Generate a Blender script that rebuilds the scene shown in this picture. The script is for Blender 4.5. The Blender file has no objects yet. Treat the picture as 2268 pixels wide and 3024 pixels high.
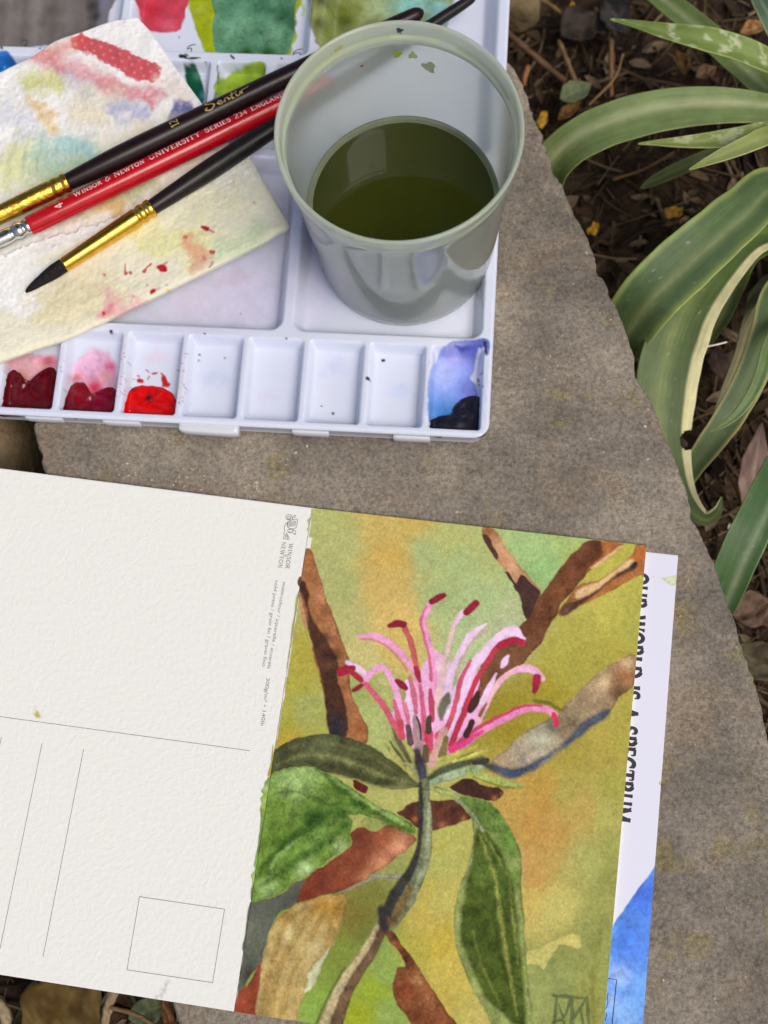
import bpy, math, random
import numpy as np

# ------------------------------------------------------------------ camera, sky, sun, exposure
S = 0.001                       # all shapes below are written in millimetres
W, H, F, HC = 2268, 3024, 3500.0, 365.0
AX, BY = math.radians(13.77), math.radians(2.69)
ca, sa, cb, sb = math.cos(AX), math.sin(AX), math.cos(BY), math.sin(BY)
R = np.array([[cb, 0, sb], [0, 1, 0], [-sb, 0, cb]]) @ np.array([[1, 0, 0], [0, ca, -sa], [0, sa, ca]])
C0 = np.array([0, 0, HC])
scene = bpy.context.scene
col = scene.collection
from mathutils import Matrix
cam_d = bpy.data.cameras.new('camera')
cam = bpy.data.objects.new('camera', cam_d)
col.objects.link(cam)
cam_d.sensor_fit = 'HORIZONTAL'
cam_d.sensor_width = 36.0
cam_d.lens = F / W * 36.0
cam_d.clip_start = 0.005
cam_d.clip_end = 500.0
m = Matrix.Identity(4)
for i in range(3):
    for j in range(3):
        m[i][j] = R[i, j]
    m[i][3] = C0[i] * S
cam.matrix_world = m
cam_d.dof.use_dof = True
cam_d.dof.focus_distance = 0.355
cam_d.dof.aperture_fstop = cam_d.lens / 3.2
scene.camera = cam

SUN_EL, SUN_AZ = 58.0, -42.0    # azimuth: degrees anticlockwise from +X, where the light comes from
world = bpy.data.worlds.new('World')
scene.world = world
world.use_nodes = True
wn = world.node_tree
sky = wn.nodes.new('ShaderNodeTexSky')
sky.sky_type = 'NISHITA'
sky.sun_disc = False
sky.sun_elevation = math.radians(SUN_EL)
sky.sun_rotation = math.radians(90 - SUN_AZ)
sky.air_density = 1.0
sky.dust_density = 5.0
sky.ozone_density = 1.0
bg = wn.nodes['Background']
bg.inputs['Strength'].default_value = 0.105
wn.links.new(sky.outputs['Color'], bg.inputs['Color'])
sun_d = bpy.data.lights.new('sun', 'SUN')
sun_d.energy = 1.44
sun_d.angle = math.radians(30)
sun_d.color = (1.0, 0.96, 0.90)
sun = bpy.data.objects.new('sun', sun_d)
col.objects.link(sun)
el, az = math.radians(SUN_EL), math.radians(SUN_AZ)
from mathutils import Vector
sun.rotation_euler = Vector((math.cos(el) * math.cos(az), math.cos(el) * math.sin(az), math.sin(el))).to_track_quat('Z', 'Y').to_euler()
sun.location = (0, 0.2, 1)
vs = scene.view_settings
vs.view_transform = 'Standard'
vs.look = 'None'
vs.gamma = 1.0
vs.use_curve_mapping = False
vs.exposure = 0.0
scene.render.resolution_x, scene.render.resolution_y = 768, 1024

# ------------------------------------------------------------------ helpers
random.seed(5)
rng = np.random.default_rng(7)
TAB = rng.random((256, 256)).astype(np.float32)


def U(x, y, z=0.0):
    """the point of the place at height z (mm) that is measured at photo position x, y"""
    x, y, z = np.broadcast_arrays(np.asarray(x, float), np.asarray(y, float), np.asarray(z, float))
    d = np.stack([(x - W / 2) / F, -(y - H / 2) / F, -np.ones_like(x)], -1) @ R.T
    t = (z - HC) / d[..., 2]
    return C0 + d * t[..., None]


def vnoise(x, y):
    x = np.asarray(x, np.float32); y = np.asarray(y, np.float32)
    xi = np.floor(x).astype(np.int32); yi = np.floor(y).astype(np.int32)
    fx = x - xi; fy = y - yi
    fx = fx * fx * (3 - 2 * fx); fy = fy * fy * (3 - 2 * fy)
    x0 = xi & 255; x1 = (xi + 1) & 255; y0 = yi & 255; y1 = (yi + 1) & 255
    a = TAB[y0, x0] * (1 - fx) + TAB[y0, x1] * fx
    b = TAB[y1, x0] * (1 - fx) + TAB[y1, x1] * fx
    return (a * (1 - fy) + b * fy) * 2 - 1


def fbm(x, y, o=4):
    r = 0; k = 1.0; n = 0
    for i in range(o):
        r = r + vnoise(x * 2 ** i + 17.3 * i, y * 2 ** i + 5.1 * i) * k
        n += k; k *= 0.55
    return r / n


def lin(c):
    c = np.asarray(c, float) / 255.0
    return np.where(c <= 0.04045, c / 12.92, ((c + 0.055) / 1.055) ** 2.4)


KALB = 0.90


def alb(c):
    """base colour for a surface that reads as sRGB c in this light"""
    return np.clip(lin(c) / KALB, 0.0, 0.92)


WO = {}


def set_props(o, label=None, cat=None, group=None, kind=None):
    if label: o['label'] = label
    if cat: o['category'] = cat
    if group: o['group'] = group
    if kind: o['kind'] = kind
    return o


def thing(name, label, cat, loc, group=None):
    o = bpy.data.objects.new(name, None)
    o.empty_display_size = 0.005
    col.objects.link(o)
    o.location = [v * S for v in loc]
    WO[o.name] = np.array(loc, float)
    return set_props(o, label, cat, group)


def raw_mesh(name, V, quads=None, polys=None, smooth=True, colors=None):
    me = bpy.data.meshes.new(name)
    V = np.asarray(V, float) * S
    if polys is not None:
        me.from_pydata([tuple(v) for v in V], [], [tuple(p) for p in polys])
    else:
        quads = np.asarray(quads, np.int32)
        n, k = quads.shape
        me.vertices.add(len(V)); me.vertices.foreach_set('co', V.astype(np.float32).ravel())
        me.loops.add(n * k); me.loops.foreach_set('vertex_index', quads.ravel())
        me.polygons.add(n)
        me.polygons.foreach_set('loop_start', np.arange(0, n * k, k, dtype=np.int32))
        me.polygons.foreach_set('loop_total', np.full(n, k, np.int32))
        me.update(calc_edges=True)
    me.polygons.foreach_set('use_smooth', np.full(len(me.polygons), smooth))
    if colors is not None:
        at = me.color_attributes.new('Col', 'FLOAT_COLOR', 'POINT')
        c = np.ones((len(V), 4), np.float32); c[:, :3] = np.asarray(colors).reshape(-1, 3)
        at.data.foreach_set('color', c.ravel())
    me.validate()
    me.update()
    return me


def obj(name, V, mat, parent=None, quads=None, polys=None, smooth=True, colors=None, origin=None, blade=None, **kw):
    V = np.asarray(V, float)
    if parent is not None:
        base = WO[parent.name]
    else:
        base = np.array(origin, float) if origin is not None else np.array([*(V.min(0) + V.max(0))[:2] / 2, V[:, 2].min()])
    me = raw_mesh(name, V - base, quads, polys, smooth, colors)
    if blade is not None:
        at = me.color_attributes.new('Blade', 'FLOAT_COLOR', 'POINT')
        c4_ = np.ones((len(V), 4), np.float32); c4_[:, :2] = blade; c4_[:, 2] = 0
        at.data.foreach_set('color', c4_.ravel())
    if mat is not None:
        me.materials.append(mat)
    o = bpy.data.objects.new(name, me)
    col.objects.link(o)
    if parent is not None:
        o.parent = parent
    else:
        o.location = [v * S for v in base]
    WO[o.name] = base
    return set_props(o, **kw)


def gquads(h, w, off=0, wrap=False):
    i, j = np.meshgrid(np.arange(h - 1), np.arange(w if wrap else w - 1), indexing='ij')
    j2 = (j + 1) % w
    return (np.stack([i * w + j, i * w + j2, (i + 1) * w + j2, (i + 1) * w + j], -1).reshape(-1, 4) + off)


def grid_normals(V):
    du = np.gradient(V, axis=1); dv = np.gradient(V, axis=0)
    n = np.cross(du, dv)
    return n / (np.linalg.norm(n, axis=-1, keepdims=True) + 1e-9)


def border(h, w):
    return np.concatenate([np.arange(w), np.arange(1, h) * w + w - 1, (h - 1) * w + np.arange(w - 2, -1, -1), np.arange(h - 2, 0, -1) * w])


def plate(V, thick):
    """grid surface with side walls and a flat underside"""
    h, w = V.shape[:2]
    n0 = h * w
    b = border(h, w)
    Vb = V.reshape(-1, 3)[b].copy(); Vb[:, 2] -= thick
    m_ = len(b)
    side = np.stack([b, n0 + np.arange(m_), n0 + (np.arange(m_) + 1) % m_, np.roll(b, -1)], 1)
    c = [0, w - 1, w - 1 + h - 1, w - 1 + h - 1 + w - 1]
    bot = np.array([[n0 + c[0], n0 + c[3], n0 + c[2], n0 + c[1]]])
    return np.concatenate([V.reshape(-1, 3), Vb]), np.concatenate([gquads(h, w), side, bot]), b


def shell(V, thick):
    """grid surface doubled by a thickness along its normals"""
    h, w = V.shape[:2]
    n = grid_normals(V)
    A = V.reshape(-1, 3); B = (V - n * thick).reshape(-1, 3)
    b = border(h, w); n0 = h * w
    side = np.stack([b, b + n0, np.roll(b, -1) + n0, np.roll(b, -1)], 1)
    return np.concatenate([A, B]), np.concatenate([gquads(h, w), gquads(h, w, n0)[:, ::-1], side])


def catmull(P, n=6, closed=True):
    P = np.asarray(P, float)
    k = len(P)
    out = []
    rngk = range(k) if closed else range(k - 1)
    for i in rngk:
        if closed:
            p0, p1, p2, p3 = P[(i - 1) % k], P[i], P[(i + 1) % k], P[(i + 2) % k]
        else:
            p1, p2 = P[i], P[i + 1]
            p0 = P[i - 1] if i > 0 else 2 * p1 - p2
            p3 = P[i + 2] if i + 2 < k else 2 * p2 - p1
        for t in np.arange(n) / n:
            out.append(0.5 * ((2 * p1) + (-p0 + p2) * t + (2 * p0 - 5 * p1 + 4 * p2 - p3) * t * t + (-p0 + 3 * p1 - 3 * p2 + p3) * t ** 3))
    if not closed:
        out.append(P[-1])
    return np.array(out)


def resample(P, n):
    P = np.asarray(P, float)
    d = np.r_[0, np.cumsum(np.linalg.norm(np.diff(P, axis=0), axis=1))]
    t = np.linspace(0, d[-1], n)
    return np.stack([np.interp(t, d, P[:, k]) for k in range(P.shape[1])], 1)


def inside(P, x, y):
    r = np.zeros(np.shape(x), bool)
    a = P; b = np.roll(P, -1, 0)
    for (x1, y1), (x2, y2) in zip(a, b):
        if y1 == y2:
            continue
        c = ((y1 > y) != (y2 > y)) & (x < (x2 - x1) * (y - y1) / (y2 - y1) + x1)
        r ^= c
    return r


def in_poly(P, x, y):
    x1, y1 = P[:, 0], P[:, 1]
    x2, y2 = np.roll(x1, -1), np.roll(y1, -1)
    c = ((y1 > y) != (y2 > y)) & (x < (x2 - x1) * (y - y1) / np.where(y2 == y1, 1e-9, y2 - y1) + x1)
    return bool(c.sum() % 2)


class Painter:
    """lays pigment on the vertices of a separable grid (u across, v down), shapes given in photo positions"""

    def __init__(self, u, v, base, conv, pxmm, seed=0.0):
        self.u, self.v, self.conv, self.k = np.asarray(u, np.float32), np.asarray(v, np.float32), conv, 1.0 / pxmm
        self.c = np.ones((len(v), len(u), 3), np.float32) * np.asarray(base, np.float32)
        self.seed = seed

    def win(self, lo, hi):
        i0, i1 = np.searchsorted(self.v, [lo[1], hi[1]])
        j0, j1 = np.searchsorted(self.u, [lo[0], hi[0]])
        return i0, i1, j0, j1

    def _lay(self, sl, sd, x, y, colr, a, soft, edge, ew, grain, var, dry):
        cov = np.clip(0.5 - sd / soft, 0, 1)
        c = np.ones(sd.shape + (3,), np.float32) * alb(colr).astype(np.float32)
        for (vx, vy, vr, vc, *va) in var:
            q = self.conv([(vx, vy)])[0]
            rr = vr * self.k
            g = np.exp(-((x - q[0]) ** 2 + (y - q[1]) ** 2) / (rr * rr)) * (va[0] if va else 1.0)
            c += (alb(vc).astype(np.float32) - c) * g[..., None]
        if grain:
            c *= (1 + 0.16 * fbm(x * 0.14 + 33, y * 0.14 + 71 + self.seed, 3))[..., None]
            gn = fbm(x * 1.6 + 3, y * 1.6 + self.seed, 3)
            bl = fbm(x * 0.35 + 9, y * 0.35 + self.seed, 2)
            c *= (1 + grain * (1.5 * gn + 1.7 * bl))[..., None]
        if edge:
            en = np.clip(0.55 + 1.3 * fbm(x * 0.35 + 61, y * 0.35 + 12, 3), 0.05, 1.4)
            c *= (1 - np.minimum(edge * 1.35 * en, 0.55) * np.exp(-(np.minimum(sd, 0) / ew) ** 2))[..., None]
        if dry:
            dn = fbm(x * 1.9 + 30, y * 1.9 + 3, 3)
            cov = cov * np.clip(0.5 + (dn + 0.15 + dry * 0.1) * 3, 0, 1) if dry > 0 else cov
        cov = (cov * a)[..., None]
        T = self.c[sl]
        self.c[sl] = T * (1 - cov) + np.clip(c, 0, 1) * cov

    def poly(self, pts, colr, a=1.0, soft=0.45, warp=0.5, ws=0.35, edge=0.18, ew=0.5, grain=0.12, var=(), smooth=4, dry=0):
        P = self.conv(pts)
        if smooth:
            P = catmull(P, smooth)
        mg = soft + warp + 0.5
        i0, i1, j0, j1 = self.win(P.min(0) - mg, P.max(0) + mg)
        if i1 <= i0 or j1 <= j0:
            return
        x0, y0 = np.meshgrid(self.u[j0:j1], self.v[i0:i1])
        x = x0 + warp * fbm(x0 * ws + 40, y0 * ws + self.seed, 3)
        y = y0 + warp * fbm(x0 * ws + 80, y0 * ws + 20 + self.seed, 3)
        d2 = np.full(x.shape, 1e9, np.float32)
        Q = np.roll(P, -1, 0)
        for a_, b_ in zip(P, Q):
            dx, dy = b_ - a_
            L = dx * dx + dy * dy + 1e-12
            t = np.clip(((x - a_[0]) * dx + (y - a_[1]) * dy) / L, 0, 1)
            np.minimum(d2, (x - a_[0] - t * dx) ** 2 + (y - a_[1] - t * dy) ** 2, out=d2)
        sd = np.sqrt(d2)
        sd = np.where(inside(P, x, y), -sd, sd)
        self._lay((slice(i0, i1), slice(j0, j1)), sd, x0, y0, colr, a, soft, edge, ew, grain, var, dry)

    def stroke(self, pts, w, colr, a=1.0, soft=0.4, warp=0.25, ws=0.5, edge=0.12, ew=0.4, grain=0.1, var=(), n=6, dry=0):
        P = self.conv(pts)
        w = np.broadcast_to(np.asarray(w, float), (len(P),)) * self.k * 0.5
        Pw = np.c_[P, w]
        if len(P) > 2:
            Pw = catmull(Pw, n, closed=False)
        mg = Pw[:, 2].max() + soft + warp + 0.3
        i0, i1, j0, j1 = self.win(Pw[:, :2].min(0) - mg, Pw[:, :2].max(0) + mg)
        if i1 <= i0 or j1 <= j0:
            return
        x0, y0 = np.meshgrid(self.u[j0:j1], self.v[i0:i1])
        x = x0 + warp * fbm(x0 * ws + 40, y0 * ws + self.seed, 2)
        y = y0 + warp * fbm(x0 * ws + 80, y0 * ws + 20 + self.seed, 2)
        sd = np.full(x.shape, 1e9, np.float32)
        for a_, b_ in zip(Pw[:-1], Pw[1:]):
            dx, dy = b_[:2] - a_[:2]
            L = dx * dx + dy * dy + 1e-12
            t = np.clip(((x - a_[0]) * dx + (y - a_[1]) * dy) / L, 0, 1)
            d = np.hypot(x - a_[0] - t * dx, y - a_[1] - t * dy) - (a_[2] + (b_[2] - a_[2]) * t)
            np.minimum(sd, d, out=sd)
        self._lay((slice(i0, i1), slice(j0, j1)), sd, x0, y0, colr, a, soft, edge, ew, grain, var, dry)

    def field(self, ctrl, sharp=2.2, warp=3.0, grain=0.08):
        """a wet wash: colours flowing between control positions (x, y, colour)"""
        X, Y = np.meshgrid(self.u, self.v)
        x = X + warp * fbm(X * 0.12 + 5, Y * 0.12 + 2, 4)
        y = Y + warp * fbm(X * 0.12 + 50, Y * 0.12 + 31, 4)
        num = np.zeros(X.shape + (3,), np.float32); den = np.zeros(X.shape, np.float32)
        for (px, py, c) in ctrl:
            q = self.conv([(px, py)])[0]
            w = 1.0 / (((x - q[0]) ** 2 + (y - q[1]) ** 2 + 6.0) ** sharp)
            num += w[..., None] * alb(c).astype(np.float32); den += w
        out = num / den[..., None]
        g = fbm(X * 1.6, Y * 1.6, 3); b = fbm(X * 0.3, Y * 0.3, 3)
        return out * (1 + grain * (1.6 * g + 1.0 * b))[..., None]


def reg(x0, y0, k):
    return lambda pts: [(x0 + k * p[0], y0 + k * p[1]) for p in pts]


def homography(src, dst):
    A = []
    for (x, y), (u, v) in zip(src, dst):
        A.append([x, y, 1, 0, 0, 0, -u * x, -u * y, -u]); A.append([0, 0, 0, x, y, 1, -v * x, -v * y, -v])
    return np.linalg.svd(np.array(A))[2][-1].reshape(3, 3)


# ------------------------------------------------------------------ materials
def new_mat(name):
    mt = bpy.data.materials.new(name)
    mt.use_nodes = True
    nt = mt.node_tree
    return mt, nt, nt.nodes['Principled BSDF']


def node(nt, t, **kw):
    n = nt.nodes.new(t)
    for k, v in kw.items():
        if k in n.inputs:
            n.inputs[k].default_value = v
        else:
            setattr(n, k, v)
    return n


def bump(nt, p, layers, coord='Object'):
    """layers: (scale, detail, strength, distance_mm)"""
    tc = node(nt, 'ShaderNodeTexCoord')
    last = None
    for sc, det, st, dist in layers:
        nz = node(nt, 'ShaderNodeTexNoise', Scale=sc, Detail=det, Roughness=0.6)
        nt.links.new(tc.outputs[coord], nz.inputs['Vector'])
        bp = node(nt, 'ShaderNodeBump', Strength=st, Distance=dist * S)
        nt.links.new(nz.outputs['Fac'], bp.inputs['Height'])
        if last is not None:
            nt.links.new(last.outputs['Normal'], bp.inputs['Normal'])
        last = bp
    nt.links.new(last.outputs['Normal'], p.inputs['Normal'])


def vc_mat(name, rough=0.8, layers=None, spec=0.3, coat=0.0, sss=0.0, transl=0.0):
    mt, nt, p = new_mat(name)
    at = node(nt, 'ShaderNodeAttribute', attribute_name='Col')
    nt.links.new(at.outputs['Color'], p.inputs['Base Color'])
    p.inputs['Roughness'].default_value = rough
    p.inputs['Specular IOR Level'].default_value = spec
    p.inputs['Coat Weight'].default_value = coat
    p.inputs['Coat Roughness'].default_value = 0.08
    if sss:
        p.inputs['Subsurface Weight'].default_value = sss
        p.inputs['Subsurface Radius'].default_value = (1, 1, 1)
        p.inputs['Subsurface Scale'].default_value = 1.0 * S
    if layers:
        bump(nt, p, layers)
    if transl:
        tr = node(nt, 'ShaderNodeBsdfTranslucent')
        nt.links.new(at.outputs['Color'], tr.inputs['Color'])
        mx = node(nt, 'ShaderNodeMixShader', Fac=transl)
        nt.links.new(p.outputs[0], mx.inputs[1]); nt.links.new(tr.outputs[0], mx.inputs[2])
        nt.links.new(mx.outputs[0], nt.nodes['Material Output'].inputs['Surface'])
    return mt


def noise_mat(name, c0, c1, scale=300, rough=0.6, metal=0.0, spec=0.5, layers=None, coat=0.0, lo=0.35, hi=0.65):
    mt, nt, p = new_mat(name)
    tc = node(nt, 'ShaderNodeTexCoord')
    nz = node(nt, 'ShaderNodeTexNoise', Scale=scale, Detail=5.0, Roughness=0.6)
    nt.links.new(tc.outputs['Object'], nz.inputs['Vector'])
    rp = node(nt, 'ShaderNodeValToRGB')
    rp.color_ramp.elements[0].position = lo; rp.color_ramp.elements[1].position = hi
    rp.color_ramp.elements[0].color = (*c0, 1); rp.color_ramp.elements[1].color = (*c1, 1)
    nt.links.new(nz.outputs['Fac'], rp.inputs['Fac'])
    nt.links.new(rp.outputs['Color'], p.inputs['Base Color'])
    p.inputs['Roughness'].default_value = rough
    p.inputs['Metallic'].default_value = metal
    p.inputs['Specular IOR Level'].default_value = spec
    p.inputs['Coat Weight'].default_value = coat
    p.inputs['Coat Roughness'].default_value = 0.05
    if layers:
        bump(nt, p, layers)
    return mt


def stone_mat():
    mt, nt, p = new_mat('weathered_stone')
    tc = node(nt, 'ShaderNodeTexCoord')
    L = nt.links.new

    def nz(scale, det, ro=0.6):
        n = node(nt, 'ShaderNodeTexNoise', Scale=scale, Detail=det, Roughness=ro)
        L(tc.outputs['Object'], n.inputs['Vector'])
        return n

    def ramp(src, a, b, ca_, cb_):
        r = node(nt, 'ShaderNodeValToRGB')
        r.color_ramp.elements[0].position = a; r.color_ramp.elements[1].position = b
        r.color_ramp.elements[0].color = (*ca_, 1); r.color_ramp.elements[1].color = (*cb_, 1)
        L(src, r.inputs['Fac'])
        return r

    def mix(fac, A, Bc, mode='MIX', f=None):
        mx = node(nt, 'ShaderNodeMix', data_type='RGBA', blend_type=mode)
        if fac is not None:
            L(fac, mx.inputs[0])
        if f is not None:
            mx.inputs[0].default_value = f
        for src, idx in ((A, 6), (Bc, 7)):
            if isinstance(src, tuple):
                mx.inputs[idx].default_value = (*src, 1)
            else:
                L(src, mx.inputs[idx])
        return mx.outputs[2]
    big = nz(22, 5, 0.55)
    base = ramp(big.outputs['Fac'], 0.35, 0.66, alb((112, 105, 96)), alb((156, 146, 131)))
    warm = ramp(nz(35, 4).outputs['Fac'], 0.52, 0.74, (0, 0, 0), (0.7, 0.7, 0.7))
    c = mix(warm.outputs['Color'], base.outputs['Color'], tuple(alb((146, 128, 106))))
    lic = ramp(nz(52, 6, 0.62).outputs['Fac'], 0.575, 0.65, (0, 0, 0), (0.48, 0.48, 0.48))
    c = mix(lic.outputs['Color'], c, tuple(alb((134, 122, 72))))
    fine = ramp(nz(900, 4, 0.75).outputs['Fac'], 0.34, 0.68, (0.50, 0.49, 0.47), (1.42, 1.42, 1.42))
    c = mix(None, c, fine.outputs['Color'], 'MULTIPLY', 0.85)
    med = ramp(nz(210, 4, 0.7).outputs['Fac'], 0.33, 0.7, (0.82, 0.82, 0.82), (1.17, 1.17, 1.17))
    c = mix(None, c, med.outputs['Color'], 'MULTIPLY', 0.8)
    vo = node(nt, 'ShaderNodeTexVoronoi', Scale=520, feature='DISTANCE_TO_EDGE')
    L(tc.outputs['Object'], vo.inputs['Vector'])
    vr = ramp(vo.outputs['Distance'], 0.0, 0.12, (1.3, 1.28, 1.25), (0.92, 0.92, 0.92))
    vmask = ramp(nz(60, 3).outputs['Fac'], 0.5, 0.62, (0, 0, 0), (0.6, 0.6, 0.6))
    cm = mix(None, c, vr.outputs['Color'], 'MULTIPLY', 1.0)
    c = mix(vmask.outputs['Color'], c, cm)
    pit = node(nt, 'ShaderNodeTexVoronoi', Scale=330, Randomness=1.0)
    L(tc.outputs['Object'], pit.inputs['Vector'])
    pr_ = ramp(pit.outputs['Distance'], 0.10, 0.24, (0.62, 0.60, 0.58), (1, 1, 1))
    pm = ramp(nz(75, 3).outputs['Fac'], 0.55, 0.66, (0, 0, 0), (0.9, 0.9, 0.9))
    c = mix(pm.outputs['Color'], c, mix(None, c, pr_.outputs['Color'], 'MULTIPLY', 1.0))
    grn = ramp(nz(14, 4, 0.5).outputs['Fac'], 0.5, 0.75, (1, 1, 1), (0.82, 0.83, 0.80))
    c = mix(None, c, grn.outputs['Color'], 'MULTIPLY', 1.0)
    sp = ramp(nz(420, 2, 0.5).outputs['Fac'], 0.73, 0.77, (0, 0, 0), (0.7, 0.7, 0.7))
    c = mix(sp.outputs['Color'], c, tuple(alb((186, 172, 152))))
    L(c, p.inputs['Base Color'])
    p.inputs['Roughness'].default_value = 0.9
    p.inputs['Specular IOR Level'].default_value = 0.2
    bump(nt, p, [(60, 4, 0.6, 1.0), (700, 4, 0.9, 0.35), (1700, 3, 0.7, 0.15)])
    return mt


M = {}
M['paper'] = vc_mat('watercolour_paper', 0.9, [(640, 2, 0.5, 0.4), (1300, 3, 0.4, 0.15)], spec=0.15)
M['leaflet'] = vc_mat('printed_card', 0.55, [(900, 2, 0.1, 0.05)], spec=0.3)
M['towel'] = vc_mat('paper_towel', 0.95, [(330, 3, 0.7, 0.5), (1200, 3, 0.6, 0.25)], spec=0.1, sss=0.15)
M['palette'] = vc_mat('palette_plastic', 0.10, [(90, 3, 0.10, 0.6)], spec=0.6, sss=0.2)
M['leaf'] = vc_mat('strap_leaf', 0.42, [(500, 3, 0.25, 0.12)], spec=0.4, transl=0.15)
def leaf_mat():
    mt = vc_mat('strap_leaf', 0.4, None, spec=0.4, transl=0.18)
    nt = mt.node_tree; p = nt.nodes['Principled BSDF']; L = nt.links.new
    bl = node(nt, 'ShaderNodeAttribute', attribute_name='Blade')
    mp = node(nt, 'ShaderNodeMapping'); mp.inputs['Scale'].default_value = (34, 5, 1); L(bl.outputs['Vector'], mp.inputs['Vector'])
    vn = node(nt, 'ShaderNodeTexNoise', Scale=1.0, Detail=4.0, Roughness=0.7); L(mp.outputs['Vector'], vn.inputs['Vector'])
    tc = node(nt, 'ShaderNodeTexCoord')
    du = node(nt, 'ShaderNodeTexNoise', Scale=160.0, Detail=5.0, Roughness=0.7); L(tc.outputs['Object'], du.inputs['Vector'])
    r1_ = node(nt, 'ShaderNodeValToRGB'); r1_.color_ramp.elements[0].position = 0.3; r1_.color_ramp.elements[1].position = 0.7
    r1_.color_ramp.elements[0].color = (0.72, 0.74, 0.70, 1); r1_.color_ramp.elements[1].color = (1.28, 1.26, 1.22, 1); L(vn.outputs['Fac'], r1_.inputs['Fac'])
    r2_ = node(nt, 'ShaderNodeValToRGB'); r2_.color_ramp.elements[0].position = 0.35; r2_.color_ramp.elements[1].position = 0.75
    r2_.color_ramp.elements[0].color = (0.86, 0.86, 0.84, 1); r2_.color_ramp.elements[1].color = (1.2, 1.18, 1.14, 1); L(du.outputs['Fac'], r2_.inputs['Fac'])
    at = [n_ for n_ in nt.nodes if n_.type == 'ATTRIBUTE' and n_.attribute_name == 'Col'][0]
    m1 = node(nt, 'ShaderNodeMix', data_type='RGBA', blend_type='MULTIPLY'); m1.inputs[0].default_value = 1.0; L(at.outputs['Color'], m1.inputs[6]); L(r1_.outputs['Color'], m1.inputs[7])
    m2 = node(nt, 'ShaderNodeMix', data_type='RGBA', blend_type='MULTIPLY'); m2.inputs[0].default_value = 1.0; L(m1.outputs[2], m2.inputs[6]); L(r2_.outputs['Color'], m2.inputs[7])
    L(m2.outputs[2], p.inputs['Base Color'])
    bp = node(nt, 'ShaderNodeBump', Strength=0.5, Distance=0.3 * S); L(vn.outputs['Fac'], bp.inputs['Height']); L(bp.outputs['Normal'], p.inputs['Normal'])
    return mt


M['leaf'] = leaf_mat()
M['litter'] = vc_mat('dry_litter', 0.9, [(110, 4, 0.7, 1.5), (500, 3, 0.6, 0.4)], spec=0.15)
M['pool'] = vc_mat('wet_paint', 0.14, [(70, 2, 0.4, 1.0)], spec=0.42)
M['stone'] = stone_mat()
M['soil'] = noise_mat('soil', alb((36, 28, 20)), alb((76, 60, 46)), 140, 0.95, spec=0.1, layers=[(90, 5, 1.0, 4.0), (500, 4, 1.0, 1.2)])
M['gold'] = noise_mat('gold_ferrule', (0.75, 0.42, 0.04), (0.88, 0.55, 0.09), 500, 0.2, 1.0, layers=[(260, 3, 0.25, 0.25)])
M['gold_rough'] = noise_mat('worn_gold_ferrule', (0.62, 0.33, 0.03), (0.85, 0.52, 0.09), 400, 0.25, 1.0, layers=[(330, 4, 0.9, 0.5)])
M['silver'] = noise_mat('nickel_ferrule', (0.62, 0.6, 0.55), (0.75, 0.73, 0.68), 400, 0.14, 1.0, layers=[(200, 3, 0.2, 0.2)])
M['brown'] = noise_mat('dark_brown_lacquer', (0.010, 0.004, 0.005), (0.020, 0.008, 0.009), 600, 0.3, spec=0.3, layers=[(900, 3, 0.25, 0.06)])
M['red'] = noise_mat('red_lacquer', (0.44, 0.003, 0.010), (0.54, 0.005, 0.014), 300, 0.16, spec=0.5)
M['black'] = noise_mat('black_lacquer', (0.008, 0.006, 0.006), (0.017, 0.013, 0.012), 600, 0.34, spec=0.3, layers=[(800, 3, 0.3, 0.08)])
M['hair'] = noise_mat('dark_bristle', (0.006, 0.005, 0.006), (0.022, 0.018, 0.018), 900, 0.75, spec=0.2, layers=[(1500, 3, 0.6, 0.15)])
M['ink'] = noise_mat('grey_print', alb((112, 112, 116)), alb((128, 128, 130)), 900, 0.9)
M['ink_black'] = noise_mat('black_print', alb((38, 34, 44)), alb((48, 44, 54)), 900, 0.7)
M['foil'] = noise_mat('gold_foil', (0.50, 0.36, 0.10), (0.65, 0.48, 0.16), 900, 0.45, 0.3)
M['white_foil'] = noise_mat('pale_foil', (0.72, 0.60, 0.55), (0.85, 0.74, 0.70), 900, 0.5)
M['marker'] = noise_mat('marker_ink', (0.01, 0.01, 0.02), (0.03, 0.03, 0.05), 900, 0.6)
M['grit'] = noise_mat('pale_grit', alb((150, 136, 116)), alb((222, 208, 186)), 300, 0.9)
M['rock'] = noise_mat('mossy_rock', alb((78, 66, 44)), alb((140, 122, 92)), 45, 0.95, spec=0.15, layers=[(80, 5, 1.0, 3.0), (420, 4, 0.9, 0.8)])
M['petal'] = noise_mat('yellow_petal', alb((120, 84, 10)), alb((215, 165, 30)), 260, 0.6)


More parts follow.
